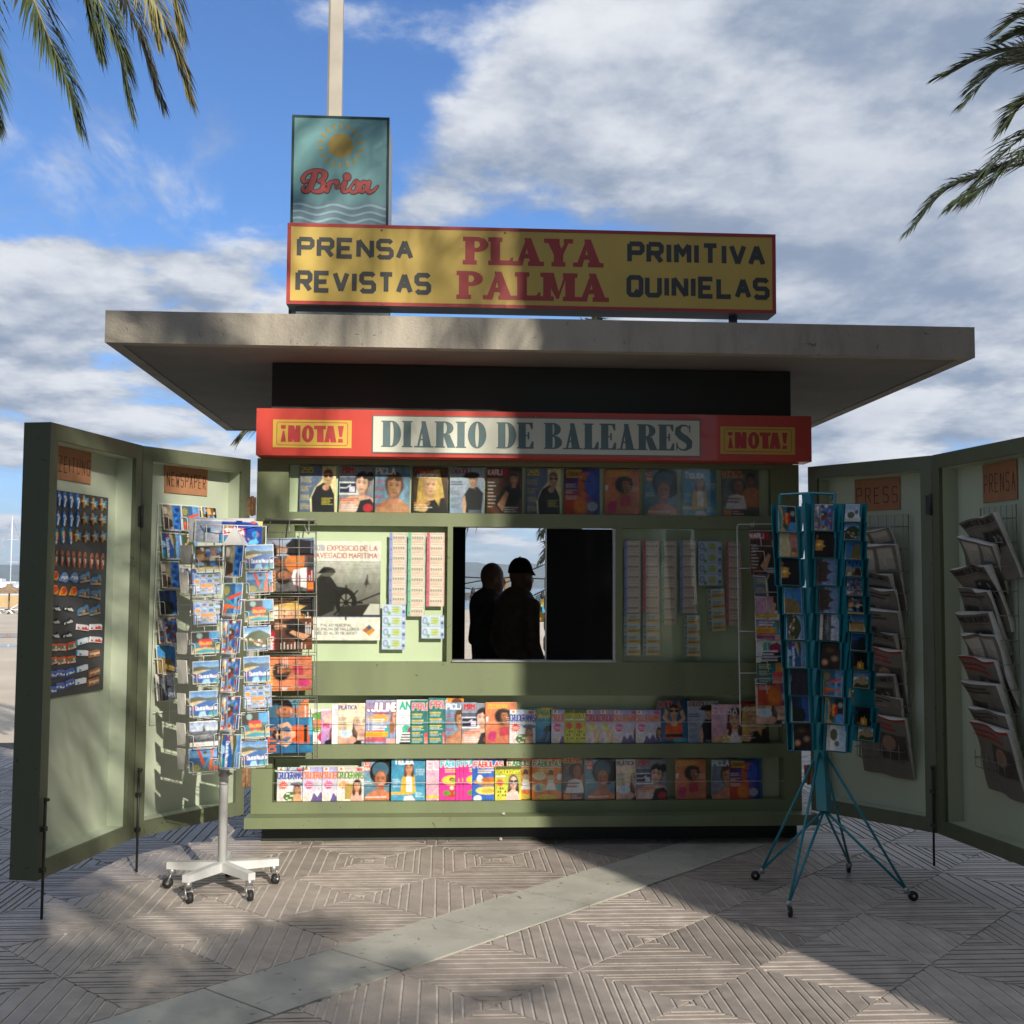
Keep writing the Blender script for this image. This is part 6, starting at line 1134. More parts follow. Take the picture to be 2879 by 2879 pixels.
# ------------------------------------------------------------------ fridge magnets on the outer left door
ZM = lambda x, y: (x/2.272, 1150+y/2.272)
c0 = leaf_at(0, *ZM(360, 525), .098); c1 = leaf_at(0, *ZM(690, 560), .098); c2 = leaf_at(0, *ZM(640, 1800), .098); c3 = leaf_at(0, *ZM(308, 1845), .098)
s0, s1, z1, z0 = min(c0[0], c3[0]), max(c1[0], c2[0]), (c0[1]+c1[1])/2, (c2[1]+c3[1])/2
b = MB(); b.box(-(s1-s0)/2, (s1-s0)/2, -.002, .002, 0, z1-z0); o = b.build('magnet_board', mat('grey_magnet_board', (.055, .06, .068), .5, var=.1, scale=6), None, leaf_w(0, (s0+s1)/2, .098, z0), (0, 0, LEAF[0][1])); tag(o, 'dark grey steel board carrying rows of souvenir magnets', 'board')
def magnet_shape(kind):
    if kind in ('surf', 'surf2'): return [(.5*sin(t)*(1 if abs(cos(t)) < .98 else .9), cos(t)) for t in np.linspace(0, 2*pi, 20)[:-1]]
    if kind == 'star': return [((1.0 if k % 2 else .5)*sin(2*pi*k/10+.31), (1.0 if k % 2 else .5)*cos(2*pi*k/10+.31)) for k in range(10)]
    if kind == 'flip': return [(.42*sin(t)*(1.0 if cos(t) > 0 else .8), cos(t)) for t in np.linspace(0, 2*pi, 16)[:-1]]
    if kind in ('fish', 'leaf'): return [(-.9, -.6), (-.5, .3), (.0, .9), (.5, .8), (.85, .2), (.9, -.5), (.4, -.9), (-.4, -.7)]
    if kind == 'scene': return [(-1, -.8), (-1, .3), (-.3, .7), (.2, .6), (.6, 1), (.9, .9), (1, -.8)]
    if kind == 'ants': return [(-1, -.5), (-.9, .1), (-.4, .3), (.2, .2), (.5, .8), (1, .6), (1, -.5)]
    return [(-1, -.8), (-1, .7), (.6, .8), (1, .6), (1, -.75)]
MCOL = {'surf': [('2a78c8', -1, 1), ('e6eef4', -1, -.25), ('d8dce4', .2, .55)], 'surf2': [('2f86b8', -1, 1), ('e8e0d0', -1, -.3), ('d84038', -.55, -.25), ('d8c060', .1, .6)], 'star': [('c08a3a', -1, 0), ('bfc4c0', 0, .3), ('4a98c0', .3, 1)], 'flip': [('b8684a', -1, 1), ('d8c8b8', -.3, .3), ('5a5048', .2, .5)], 'fish': [('d8862a', -1, 1), ('c83a24', .2, .7)], 'leaf': [('6a98d0', -1, 1), ('d8e0e8', -.3, .2)], 'scene': [('4a80a8', 0, 1), ('b89a6a', -1, 0), ('5a4a3a', -.5, -.1)], 'ants': [('2a2a34', -1, 1), ('d8dcd8', -.5, .0)], 'white': [('e4e6e8', -1, 1), ('d84a40', -.6, -.1)], 'blue': [('2f6ac0', 0, 1), ('e4e8ee', -.45, 0), ('2a5a9a', -1, -.45)], 'orange': [('e0562a', .3, 1), ('5a8a5a', -.3, .3), ('d8d8cc', -1, -.3)], 'brown': [('a86a44', -1, 1), ('d8c0a0', -.2, .3)], 'teal': [('3a9ac0', -.3, .3), ('e4e8ea', -1, 1)]}
MMESH = {}
def magnet_mesh(kind):
    if kind in MMESH: return MMESH[kind]
    sh = magnet_shape(kind); b = MB(); n = len(sh); 
    b.prism([(x*.5, z*.5) for x, z in sh], -.16, .16, 0); mats_ = [mat('magnet_'+kind, rgb(MCOL[kind][0][0]), .3, var=.1, coat=.3)]
    for j, (c_, za, zb) in enumerate(MCOL[kind][1:]):
        p = [(x*.46, z*.46) for x, z in sh]; p = clip(clip(p, 0, -1, -za*.46), 0, 1, zb*.46)
        if len(p) >= 3: b.prism(p, -.20-.02*j, -.1601, len(mats_)); mats_.append(mat('magnet_%s_%d' % (kind, j), rgb(c_), .35, var=.15, scale=9))
    for j in range(3): b.box(-.3+.22*j, -.14+.22*j, -.27, -.2001, -.3+.1*j, -.06+.1*j, min(j, len(mats_)-1))
    MMESH[kind] = b.mesh('magnet_'+kind, mats_); return MMESH[kind]
MAGN = [('surf', [(378, 570), (414, 580), (455, 585), (498, 592)], 34, 105, 'top row'), ('star', [(546, 592), (604, 608), (660, 612)], 52, 85, 'top row'), ('surf', [(370, 695), (411, 700), (455, 703), (497, 706)], 34, 105, 'second row'), ('star', [(546, 702), (602, 705), (660, 708)], 52, 85, 'second row'),
 ('surf2', [(361, 815), (404, 808), (452, 815)], 34, 105, 'third row'), ('star', [(497, 810), (556, 815), (610, 815), (662, 815)], 50, 85, 'third row'), ('flip', [(360, 953), (398, 953), (438, 957), (474, 960), (510, 963), (545, 966), (587, 970), (624, 972), (658, 975)], 36, 105, 'flip flop row'),
 ('fish', [(352, 1065), (350, 1155), (405, 1165), (470, 1165)], 52, 70, 'fish rows'), ('leaf', [(410, 1075), (474, 1075)], 60, 75, 'fish row'), ('scene', [(543, 1078), (615, 1095), (540, 1175), (613, 1185), (535, 1288), (610, 1286)], 66, 72, 'middle right'), ('ants', [(358, 1272), (440, 1275), (352, 1358), (435, 1358), (352, 1445), (430, 1443)], 60, 52, 'dark rows'),
 ('white', [(530, 1395), (615, 1392), (615, 1473)], 74, 48, 'white rows'), ('teal', [(530, 1482), (528, 1558), (526, 1655), (515, 1738)], 74, 50, 'lower right'), ('orange', [(343, 1522), (398, 1520), (460, 1510), (340, 1608), (396, 1606), (457, 1600)], 54, 60, 'orange rows'), ('brown', [(605, 1562), (606, 1680), (600, 1740)], 66, 56, 'lower right'), ('blue', [(336, 1695), (388, 1688), (448, 1680), (334, 1795), (386, 1770), (446, 1750)], 54, 60, 'bottom left')]
MNAME = {'surf': 'blue surfboard magnet', 'surf2': 'blue surfboard magnet with a red base', 'star': 'starfish magnet with a blue hat', 'flip': 'flip flop magnet', 'fish': 'orange and red fish magnet', 'leaf': 'pale blue shell magnet', 'scene': 'beach view magnet', 'ants': 'dark magnet with small white figures', 'white': 'white and red magnet', 'teal': 'white and blue boat magnet', 'orange': 'orange topped magnet', 'brown': 'brown souvenir magnet', 'blue': 'blue bay magnet'}
for kind, pts, wp_, hp_, rown in MAGN:
    for i, (x, y) in enumerate(pts):
        s, z = leaf_at(0, *ZM(x, y), .09); sa, _ = leaf_at(0, *ZM(x-wp_/2, y), .09); sb, _ = leaf_at(0, *ZM(x+wp_/2, y), .09); _, za = leaf_at(0, *ZM(x, y-hp_/2), .09); _, zb = leaf_at(0, *ZM(x, y+hp_/2), .09)
        o = obj('fridge_magnet', magnet_mesh(kind), None, leaf_w(0, s, .0925, z), None, (sb-sa, .02, za-zb)); R = Matrix.Rotation(LEAF[0][1], 4, 'Z') @ Matrix.Rotation(radians(random.uniform(-8, 8)), 4, 'Y'); o.rotation_euler = R.to_euler()
        tag(o, MNAME[kind]+', '+od(i)+' of its kind, '+rown+' of door board', 'magnet', 'souvenir magnets on the grey board')

# ================================================================== PEOPLE inside the kiosk
def capsule(b, p, q, r0, r1, n=12, seg=6):
    p, q = Vector(p), Vector(q); b.tube([p.lerp(q, t/seg) for t in range(seg+1)], [r0+(r1-r0)*t/seg for t in range(seg+1)], n)
    ball(b, p, r0); ball(b, q, r1)
def ball(b, c, r, n=10, sc=(1, 1, 1)):
    vs = []; fs = []
    for i in range(n+1):
        a = pi*i/n
        for k in range(2*n): vs.append((c[0]+r*sc[0]*sin(a)*cos(pi*k/n), c[1]+r*sc[1]*sin(a)*sin(pi*k/n), c[2]+r*sc[2]*cos(a)))
    for i in range(n):
        for k in range(2*n): fs.append((i*2*n+k, (i+1)*2*n+k, (i+1)*2*n+(k+1) % (2*n), i*2*n+(k+1) % (2*n)))
    b.add(vs, fs, 0, True)
def remesh(o, vox, it=6):
    m = o.modifiers.new('remesh', 'REMESH'); m.mode = 'VOXEL'; m.voxel_size = vox; m.use_smooth_shade = True
    s = o.modifiers.new('smooth', 'SMOOTH'); s.iterations = it; s.factor = .5
M_SKIN = mat('skin', (.50, .30, .22), .55, var=.08, scale=12); M_SHIRTN = mat('navy_shirt', (.11, .12, .15), .85, var=.2, scale=20, bump=.2, bscale=30); M_SHIRTB = mat('dark_brown_shirt', (.30, .25, .19), .85, var=.2, scale=20, bump=.2, bscale=30)
M_TROU = mat('dark_trousers', (.02, .022, .03), .85, var=.2, scale=15); M_CAP = mat('black_cap', (.012, .012, .014), .8, var=.2)
def person(name, loc, H, face, shirt, cap, label, sleeves, lean=0.0):
    e = empty(name, loc, (0, 0, face)); tag(e, label, 'person'); k = H/1.75      # local: faces +y
    g = lambda x, y, z: (x*k, y*k, z*k)
    b = MB()                                             # body: head, neck, trunk core, arms, hands, legs, feet
    hz = 1.62
    ball(b, g(0, .01, hz+.02), .098*k, 12, (.80, 1.0, 1.12)); ball(b, g(0, .045, hz-.055), .068*k, 10, (.86, 1, 1.15)); ball(b, g(0, .075, hz-.095), .034*k, 8)
    capsule(b, g(0, .1, hz+.02), g(0, .117, hz-.035), .010*k, .019*k, 8, 3); ball(b, g(0, .098, hz-.068), .022*k, 8, (1.2, .8, .5)); ball(b, g(0, .088, hz+.045), .03*k, 8, (1.7, .6, .4))
    for q in (-1, 1): ball(b, g(q*.081, -.005, hz-.005), .026*k, 8, (.4, .75, 1.3))
    capsule(b, g(0, -.015, hz-.06), g(0, -.03, 1.42), .055*k, .065*k); capsule(b, g(0, -.02, 1.36), g(0, 0, 1.0), .13*k, .12*k); ball(b, g(0, 0, .95), .14*k, 10, (1.15, .8, .8))
    for q in (-1, 1):
        sh, el, wr = g(q*.185, -.025, 1.40), g(q*.235, -.05, 1.12), g(q*.215, .07, .90)
        capsule(b, g(q*.06, -.03, 1.42), sh, .06*k, .058*k); capsule(b, sh, el, .048*k, .038*k); capsule(b, el, wr, .038*k, .026*k)
        ball(b, g(q*.212, .10, .86), .038*k, 8, (.5, .9, 1.05))
        for f in range(4): fx = q*.212+q*.0, ; capsule(b, g(q*.212, .085+.018*f, .845), g(q*(.205-.004*f), .092+.020*f, .775+.006*abs(f-1)), .0095*k, .0075*k, 6, 3)
        capsule(b, g(q*.200, .13, .87), g(q*.185, .15, .815), .011*k, .009*k, 6, 3)
        capsule(b, g(q*.09, 0, .92), g(q*.095, .015, .5), .082*k, .056*k); capsule(b, g(q*.095, .015, .5), g(q*.098, -.015, .09), .056*k, .038*k); capsule(b, g(q*.098, -.03, .045), g(q*.105, .15, .035), .042*k, .034*k)
    o = b.build('body', M_SKIN, e); remesh(o, .011)
    b = MB()
    capsule(b, g(0, -.03, 1.40), g(0, -.01, 1.15), .148*k, .15*k, 16); capsule(b, g(0, -.01, 1.15), g(0, .01, .93), .15*k, .155*k, 16)
    for q in (-1, 1):
        capsule(b, g(q*.05, -.03, 1.405), g(q*.178, -.025, 1.385), .078*k, .075*k); capsule(b, g(q*.178, -.025, 1.385), g(q*.236, -.05, 1.12), .07*k, .058*k)
        if sleeves: capsule(b, g(q*.236, -.05, 1.12), g(q*.217, .06, .92), .055*k, .042*k)
        ball(b, g(q*.10, -.02, 1.25), .1*k, 8); ball(b, g(q*.09, .0, 1.0), .1*k, 8)
    o = b.build('shirt', shirt, e); remesh(o, .014, 5)
    b = MB(); capsule(b, g(-.06, 0, .93), g(.06, 0, .93), .138*k, .138*k)
    for q in (-1, 1): capsule(b, g(q*.09, 0, .9), g(q*.095, .015, .5), .1*k, .078*k); capsule(b, g(q*.095, .015, .5), g(q*.098, -.01, .08), .078*k, .066*k)
    o = b.build('trousers', M_TROU, e); remesh(o, .016, 4)
    b = MB()
    for q in (-1, 1): capsule(b, g(q*.098, -.04, .05), g(q*.107, .165, .04), .05*k, .043*k)
    o = b.build('shoes', M_CAP, e); remesh(o, .012, 2)
    if cap:
        b = MB(); n = 16; rings = []
        for i in range(8):
            a = pi/2*i/7.4; rings.append([g(.084*cos(a)**.8*cos(2*pi*t/n), .006+.104*cos(a)**.8*sin(2*pi*t/n), hz+.02+.122*sin(a)) for t in range(n)])
        b.add([p for r_ in rings for p in r_], [(i*n+t, i*n+(t+1) % n, (i+1)*n+(t+1) % n, (i+1)*n+t) for i in range(7) for t in range(n)]+[tuple(7*n+t for t in range(n))], 0, True)
        cp = b.build('cap', M_CAP, e); b = MB()
        pts = [g(.07*cos(a), .06+.075*sin(a), hz+.035-.03*sin(a)-.015*abs(cos(a))) for a in np.linspace(0, pi, 13)]; base = [g(.07*cos(a), .06+.04*sin(a), hz+.035) for a in np.linspace(0, pi, 13)]
        up = [(x, y, z+.006) for x, y, z in pts+base]; vs = pts+base+up; fs = []
        for i in range(12): fs += [(i, i+1, 13+i+1, 13+i), (26+i, 39+i, 39+i+1, 26+i+1), (i, 26+i, 27+i, i+1)]
        b.add(vs, fs); b.build('cap_peak', M_CAP, cp); b = MB(); ball(b, g(0, .0, hz+.143), .007*k, 6); b.build('cap_button', M_CAP, cp)
    return e
person('person', (-.165, 2.02, .0), 1.585, radians(-72), M_SHIRTN, False, 'bald man in a dark short sleeved T-shirt seen through the service window', False)
person('person', (.022, 1.62, .0), 1.602, radians(-58), M_SHIRTB, True, 'taller man in a cap and dark shirt with his back to the service window', True)

# ================================================================== PALMS
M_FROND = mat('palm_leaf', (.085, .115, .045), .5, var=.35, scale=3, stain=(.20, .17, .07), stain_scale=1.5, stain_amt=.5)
M_FRONDY = mat('palm_leaf_sunlit_yellow', (.28, .25, .09), .5, var=.3, scale=3, stain=(.34, .23, .11), stain_scale=2, stain_amt=.6)  # yellower copy of the leaf green; sunlight on the fronds is in the colour
M_RACHIS = mat('palm_rachis', (.26, .22, .10), .6, var=.2, scale=6)
M_TRUNK = mat('palm_trunk', (.16, .115, .075), .95, var=.35, scale=9, bump=.8, bscale=14)
def frond_mesh(name, pts, pin=.42, n=58, m=M_FROND, seed=0, hang=.35, start=.12, width=.021, up=(0, 0, 1), spread=.95):
    """a pinnate frond along a smooth curve of 3D points, leaflets in two drooping rows"""
    r = random.Random(seed); P = [Vector(p) for p in pts]; PP = [2*P[0]-P[1]]+P+[2*P[-1]-P[-2]]; cur = []
    for i in range(1, len(PP)-2):
        for t in np.linspace(0, 1, 14, endpoint=False):
            a, b_, c_, d = PP[i-1], PP[i], PP[i+1], PP[i+2]; cur.append(.5*((2*b_)+(-a+c_)*t+(2*a-5*b_+4*c_-d)*t*t+(-a+3*b_-3*c_+d)*t**3))
    cur.append(PP[-2]); N_ = len(cur); b = MB(); b.tube(cur, [.016*(1-.85*i/(N_-1)) for i in range(N_)], 5, 1)
    for j in range(n):
        f = start+(1-start)*(j+r.random()*.5)/n; x = f*(N_-1); i = min(int(x), N_-2); p = cur[i].lerp(cur[i+1], x-i); t = (cur[min(i+1, N_-1)]-cur[max(i-1, 0)]).normalized()
        side = t.cross(Vector(up)); side = side.normalized() if side.length > 1e-4 else Vector((1, 0, 0)); nn = side.cross(t).normalized()
        L_ = pin*(.45+.75*sin(pi*min(1, .18+f*.80)))*r.uniform(.85, 1.1)
        for q in (-1, 1):
            d = (t*(.55+.5*f)+side*q*spread*(1.05-.55*f)+nn*r.uniform(-.05, .28)).normalized(); mid = p+d*L_*.55; tip = p+d*L_+Vector((0, 0, -1))*hang*L_*r.uniform(.4, 1.1)
            w = nn.cross(d).normalized()*width*.5 if r.random() < .5 else d.cross(nn+side*.6*q).normalized()*width*.5
            b.add([p-w*.5, p+w*.5, mid+w, mid-w, tip], [(0, 1, 2, 3), (3, 2, 4)])
    return b.mesh(name, [m, M_RACHIS])
def trunk(parent, h, r0=.22, r1=.17, lean=(0, 0)):
    b = MB(); n = 14; rings = int(h/.11); vs = []
    for i in range(rings+1):
        z = h*i/rings; rr = r0+(r1-r0)*i/rings
        for k in range(n):
            a = 2*pi*k/n+(i % 2)*pi/n; q = rr*(1+(.13 if (k+i) % 2 else -.05)); vs.append((q*cos(a)+lean[0]*z/h, q*sin(a)+lean[1]*z/h, z))
    b.add(vs, [(i*n+k, i*n+(k+1) % n, (i+1)*n+(k+1) % n, (i+1)*n+k) for i in range(rings) for k in range(n)]); return b.build('trunk', M_TRUNK, parent)
def palm(loc, h, label, nf, L_, seed, explicit=(), lean=(0, 0), skip=None, m=M_FROND, dead=0, pin=.42):
    e = empty('palm_tree', loc); tag(e, label, 'palm tree'); trunk(e, h, lean=lean); r = random.Random(seed); c = Vector((lean[0], lean[1], h))
    b = MB(); ball(b, (c.x, c.y, c.z-.15), .3, 8, (1, 1, 1.6)); b.build('crown_heart', M_TRUNK, e)
    for i, (pts, mm, kw) in enumerate(explicit): obj('frond', frond_mesh('frond', [Vector(p)-Vector(loc) for p in pts], m=mm, seed=i+seed, **kw), e)
    meshes = []
    for k in range(6):
        el = radians([68, 48, 28, 8, -14, -38][k]); Lk = L_*r.uniform(.92, 1.05); pts = []
        for t in np.linspace(0, 1, 5): pts.append((Lk*t*cos(el*(1-.25*t)), 0, Lk*t*sin(el)-Lk*.42*t*t*(1+.5*(k > 2))))
        meshes.append(frond_mesh('frond', pts, m=m, seed=seed*10+k, n=52, pin=pin))
    for i in range(nf):
        a = i*2.39996+r.random()*.25; k = min(5, int(6*i/nf))
        if skip and skip(a, Vector(loc)+c+Vector((cos(a), sin(a), 0))*L_*.7): continue
        obj('frond', meshes[k], e, c, (r.uniform(-.1, .1), r.uniform(-.08, .08), a))
    return e
def PX(u, v, y): return ony(u*K, v*K, y)            # 1932-grid photo pixel on plane y
# left palm: crown just out of the frame, long fronds hanging into the picture
yl = 1.6
lc = PX(-70, -330, yl); LP = (lc[0]-.5, yl, -.3)
lean = (.5, 0)
crown = np.array([lc[0], yl, lc[2]])
def fr(*q): return [tuple(crown)]+[tuple(PX(u, v, y)) for u, v, y in q]
ex = [(fr((0, -260, 1.5), (45, -60, 1.3), (85, 55, 1.2), (122, 140, 1.15), (150, 238, 1.15)), M_FROND, dict(n=129, pin=.30, hang=.36, spread=.66, width=.018)),
      (fr((60, -300, 1.4), (150, -110, 1.2), (190, 10, 1.1), (222, 90, 1.1), (246, 205, 1.1)), M_FROND, dict(n=140, pin=.30, hang=.36, spread=.66, width=.018)),
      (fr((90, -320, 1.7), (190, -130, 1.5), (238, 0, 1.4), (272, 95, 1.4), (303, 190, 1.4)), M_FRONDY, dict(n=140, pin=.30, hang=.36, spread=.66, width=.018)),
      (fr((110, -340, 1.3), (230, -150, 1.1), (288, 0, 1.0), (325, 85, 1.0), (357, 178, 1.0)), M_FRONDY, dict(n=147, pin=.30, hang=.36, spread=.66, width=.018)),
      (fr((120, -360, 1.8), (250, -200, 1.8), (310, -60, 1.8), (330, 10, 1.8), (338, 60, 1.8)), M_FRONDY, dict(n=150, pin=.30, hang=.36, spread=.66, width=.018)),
      (fr((-60, -200, 1.5), (-50, 0, 1.4), (-35, 120, 1.3), (-22, 170, 1.3), (-8, 225, 1.3)), M_FROND, dict(n=150, pin=.30, hang=.36, spread=.66, width=.018))]
ex += [(fr((40, -310, 1.0), (110, -150, .9), (150, -40, .9), (172, 30, .9), (186, 92, .9)), M_FROND, dict(n=120, pin=.28, hang=.36, spread=.66, width=.021)),
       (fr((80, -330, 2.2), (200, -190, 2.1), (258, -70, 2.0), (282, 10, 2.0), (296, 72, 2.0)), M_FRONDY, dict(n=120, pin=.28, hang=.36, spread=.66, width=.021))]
def skip_l(a, t): return cos(a) > -.25
palm(LP, lc[2]+.3, 'palm tree beyond the left edge with long drooping yellowish fronds', 40, 2.9, 3, ex, lean, skip_l)
# right palm
yr = 3.2; rc = PX(2230, 215, yr); RP = (rc[0]+.2, yr, -.3); crown = np.array([rc[0], yr, rc[2]])
ex = [(fr((2130, 110, 3.0), (2000, 88, 2.9), (1880, 98, 2.8), (1775, 142, 2.8)), M_FROND, dict(n=140, pin=.33, hang=.10, spread=.78, width=.019)),
      (fr((2120, 160, 3.3), (2010, 118, 3.2), (1900, 120, 3.1), (1822, 192, 3.1)), M_FROND, dict(n=140, pin=.33, hang=.17, spread=.78, width=.019)),
      (fr((2130, 200, 2.8), (2020, 215, 2.7), (1915, 270, 2.6), (1845, 345, 2.6), (1800, 385, 2.6)), M_FROND, dict(n=140, pin=.33, hang=.2, spread=.78, width=.019)),
      (fr((2120, 240, 3.3), (1990, 290, 3.1), (1880, 322, 3.0), (1790, 355, 3.0), (1718, 432, 3.0)), M_FROND, dict(n=168, pin=.33, hang=.2, spread=.78, width=.019)),
      (fr((2140, 60, 3.4), (2040, 20, 3.4), (1950, 20, 3.4), (1885, 58, 3.4)), M_FROND, dict(n=122, pin=.33, hang=.11, spread=.78, width=.019)),
      (fr((2120, 190, 2.6), (2020, 170, 2.6), (1940, 190, 2.6), (1896, 238, 2.6)), M_FROND, dict(n=122, pin=.33, hang=.17, spread=.78, width=.019))]
ex += [(fr((2120, 130, 3.6), (1990, 92, 3.5), (1900, 112, 3.4), (1836, 160, 3.4)), M_FROND, dict(n=140, pin=.36, hang=.12, spread=.85, width=.019)),
       (fr((2130, 250, 2.7), (2020, 255, 2.6), (1930, 290, 2.5), (1868, 345, 2.5), (1835, 372, 2.5)), M_FROND, dict(n=140, pin=.36, hang=.22, spread=.85, width=.019)),
       (fr((2140, 80, 3.1), (2040, 52, 3.0), (1960, 50, 3.0), (1902, 70, 3.0)), M_FROND, dict(n=120, pin=.34, hang=.1, spread=.85, width=.019))]
def skip_r(a, t): return cos(a) < .25
palm(RP, rc[2]+.3, 'palm tree beyond the right edge with dark arching fronds', 40, 2.7, 5, ex, (-.2, 0), skip_r)
# palm behind the kiosk, seen through the window
wy = 6.4; wx = ony(1566, 1600, wy)[0]; crown = np.array([wx, wy, 5.9])
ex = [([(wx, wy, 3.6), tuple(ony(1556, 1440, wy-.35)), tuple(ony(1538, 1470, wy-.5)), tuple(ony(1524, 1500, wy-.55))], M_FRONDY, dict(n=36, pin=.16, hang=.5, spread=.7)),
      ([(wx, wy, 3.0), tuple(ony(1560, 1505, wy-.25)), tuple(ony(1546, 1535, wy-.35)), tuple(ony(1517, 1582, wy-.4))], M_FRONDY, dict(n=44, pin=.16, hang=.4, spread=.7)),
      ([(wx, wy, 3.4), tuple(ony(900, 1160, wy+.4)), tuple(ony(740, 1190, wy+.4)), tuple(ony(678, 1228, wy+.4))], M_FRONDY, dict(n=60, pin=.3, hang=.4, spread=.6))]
def skip_w(a, t):
    u, v, zz = project(t); return not (900 < u < 2150 and 640 < v < 1150)
palm((wx+.08, wy, -.5), 3.9, 'palm tree behind the kiosk, its trunk seen through the service window', 30, 1.7, 8, ex, (0, 0), skip_w, pin=.3)

# ================================================================== SHADE from behind the viewer: palms and unseen building blocks
s = SUN_DIR
def sunward(p, t): return (p[0]+s.x*t, p[1]+s.y*t, p[2]+s.z*t)
def sun_pq(p, q, s0):              # across the sun (p), height at the kiosk (q), distance towards the sun (s0)
    return (p*cos(SUN_AZ)+s0*sin(SUN_AZ), p*sin(SUN_AZ)-s0*cos(SUN_AZ), q+s0*tan(SUN_EL))
SHADERS = [(-3.4, 1.3, 12.0, 60, 1.75, 21, 'palm tree behind the viewer shading the left doors'), (-.25, 4.75, 12.5, 46, 2.1, 22, 'tall palm tree behind the viewer shading the roof sign'),
           (-2.75, 3.75, 11.0, 44, 1.45, 25, 'slim palm tree behind the viewer shading the left end of the roof'),
           (-2.35, -1.6, 11.5, 34, 1.6, 23, 'short palm tree behind the viewer shading the paving'), (2.6, 3.0, 11, 40, 2.6, 24, 'palm tree added behind the viewer to dim the sky, farthest to the right')]  # the last palm is added to hold back skylight on the shaded side
for p_, q_, s0_, nf, L_, sd_, lab in SHADERS:
    q = sun_pq(p_, q_, s0_); ln = (-1.0*cos(SUN_AZ), -1.0*sin(SUN_AZ)) if sd_ == 22 else (0, 0); palm((q[0]-ln[0], q[1]-ln[1], 0), q[2], lab, nf, L_, sd_, lean=ln, pin=.46)
M_STUCCO = mat('shade_building_stucco', (.30, .25, .20), .9, var=.08, scale=.6, stain=(.36, .32, .27), stain_scale=.5)
M_HGLASS = mat('shade_building_window', (.03, .04, .05), .15, var=.1)
def hotel(corner, x0, x1, y0, y1, h, label):
    e = empty('shade_building', (corner[0], corner[1], 0), (0, 0, SUN_AZ)); tag(e, label, 'building'); cx_, cy_ = 0, 0
    b = MB(); b.box(x0-cx_, x1-cx_, y0-cy_, y1-cy_, 0, h); b.build('wall', M_STUCCO, e); nfl = int(h/3); yf = y1-cy_
    pane = MB(); pane.box(-.9, .9, -.03, .02, 0, 2.1); pm = pane.mesh('window', M_HGLASS); 
    for f in range(nfl):
        n_ = int((x1-x0)/3.2)
        for i in range(n_): obj('window', pm, e, (x0-cx_+(i+.5)*(x1-x0)/n_, yf, f*3+.25))
        b = MB(); b.box(x0-cx_+.6, x1-cx_, yf+.005, yf+.06, f*3+2.72, f*3+2.9); b.build('floor_band', M_STUCCO, e)
# the near corner's upright edge throws the straight shade line across the kiosk
edge = sunward((.075, 0, 0), 6.8)
hotel(edge, 0, 24, -8, 0, 7.8, 'unseen building behind the viewer on the right, shaped to shade the kiosk')  # unseen block, height and distance set for the shade it throws
hotel(edge, -40, -4.3, -18, -.8, 20, 'unseen block added behind the viewer on the left to dim the sky')  # unseen block added to hide bright sky and deepen the shade

# ================================================================== BACKGROUND: beach, marina
M_STRAW = mat('straw_thatch', (.30, .20, .11), .95, var=.3, scale=4, bump=.5, bscale=12); M_WOODP = mat('weathered_wood', (.22, .14, .08), .9)
def parasol(u, vb, y, lab, h=2.35):
    P = ony(u, vb, y); e = empty('beach_parasol', (P[0], y, -1.03)); tag(e, lab, 'parasol', 'straw parasols on the beach'); b = MB(); b.tube([(0, 0, 0), (0, 0, h)], .07, 8); b.build('post', M_WOODP, e)
    b = MB(); b.lathe([(1.45, h-.62), (1.5, h-.72), (1.25, h-.50), (.8, h-.30), (.3, h-.1), (.22, h+.12), (.02, h+.1)], (0, 0, 0), 16); b.build('thatch_roof', M_STRAW, e)
parasol(25, 1700, 98, 'straw beach parasol standing on the sand left of the doors')
M_PLAST = mat('white_plastic_lounger', (.75, .75, .72), .4)
def lounger(u, y, lab):
    P = ony(u, 1735, y); e = empty('sun_lounger', (P[0], y, -1.03)); tag(e, lab, 'sun lounger', 'white loungers on the sand'); b = MB(); b.box(-.9, .4, -.33, .33, .34, .40); b.build('seat', M_PLAST, e); b = MB(); b.add([(.4, -.33, .36), (.4, .33, .36), (1.0, .33, .75), (1.0, -.33, .75), (.38, -.33, .42), (.38, .33, .42), (.98, .33, .81), (.98, -.33, .81)], [(0, 1, 2, 3), (7, 6, 5, 4), (0, 4, 5, 1), (1, 5, 6, 2), (2, 6, 7, 3), (3, 7, 4, 0)]); b.build('backrest', M_PLAST, e)
    for x in (-.6, .35):
        b = MB(); b.tube([(x-.3, -.3, 0), (x, -.3, .35), (x+.3, -.3, 0)], .05, 4); b.tube([(x-.3, .3, 0), (x, .3, .35), (x+.3, .3, 0)], .05, 4); b.build('leg', M_PLAST, e)
lounger(18, 92, 'white sun lounger beside the straw parasol'); lounger(48, 92, 'white sun lounger half hidden by the left door'); 
b = MB(); b.box(-60, -3, 0, .5, 0, 1.35); o = b.build('breakwater_wall', mat('ochre_wall', (.50, .36, .18), .9, var=.15, scale=.4, stain=(.25, .18, .12), stain_scale=.6), None, (0, 130, -1.2)); tag(o, 'low ochre wall along the far end of the beach', 'wall')
M_HULL = mat('white_hull', (.78, .79, .8), .3); M_DKW = mat('yacht_windows', (.03, .04, .05), .2)
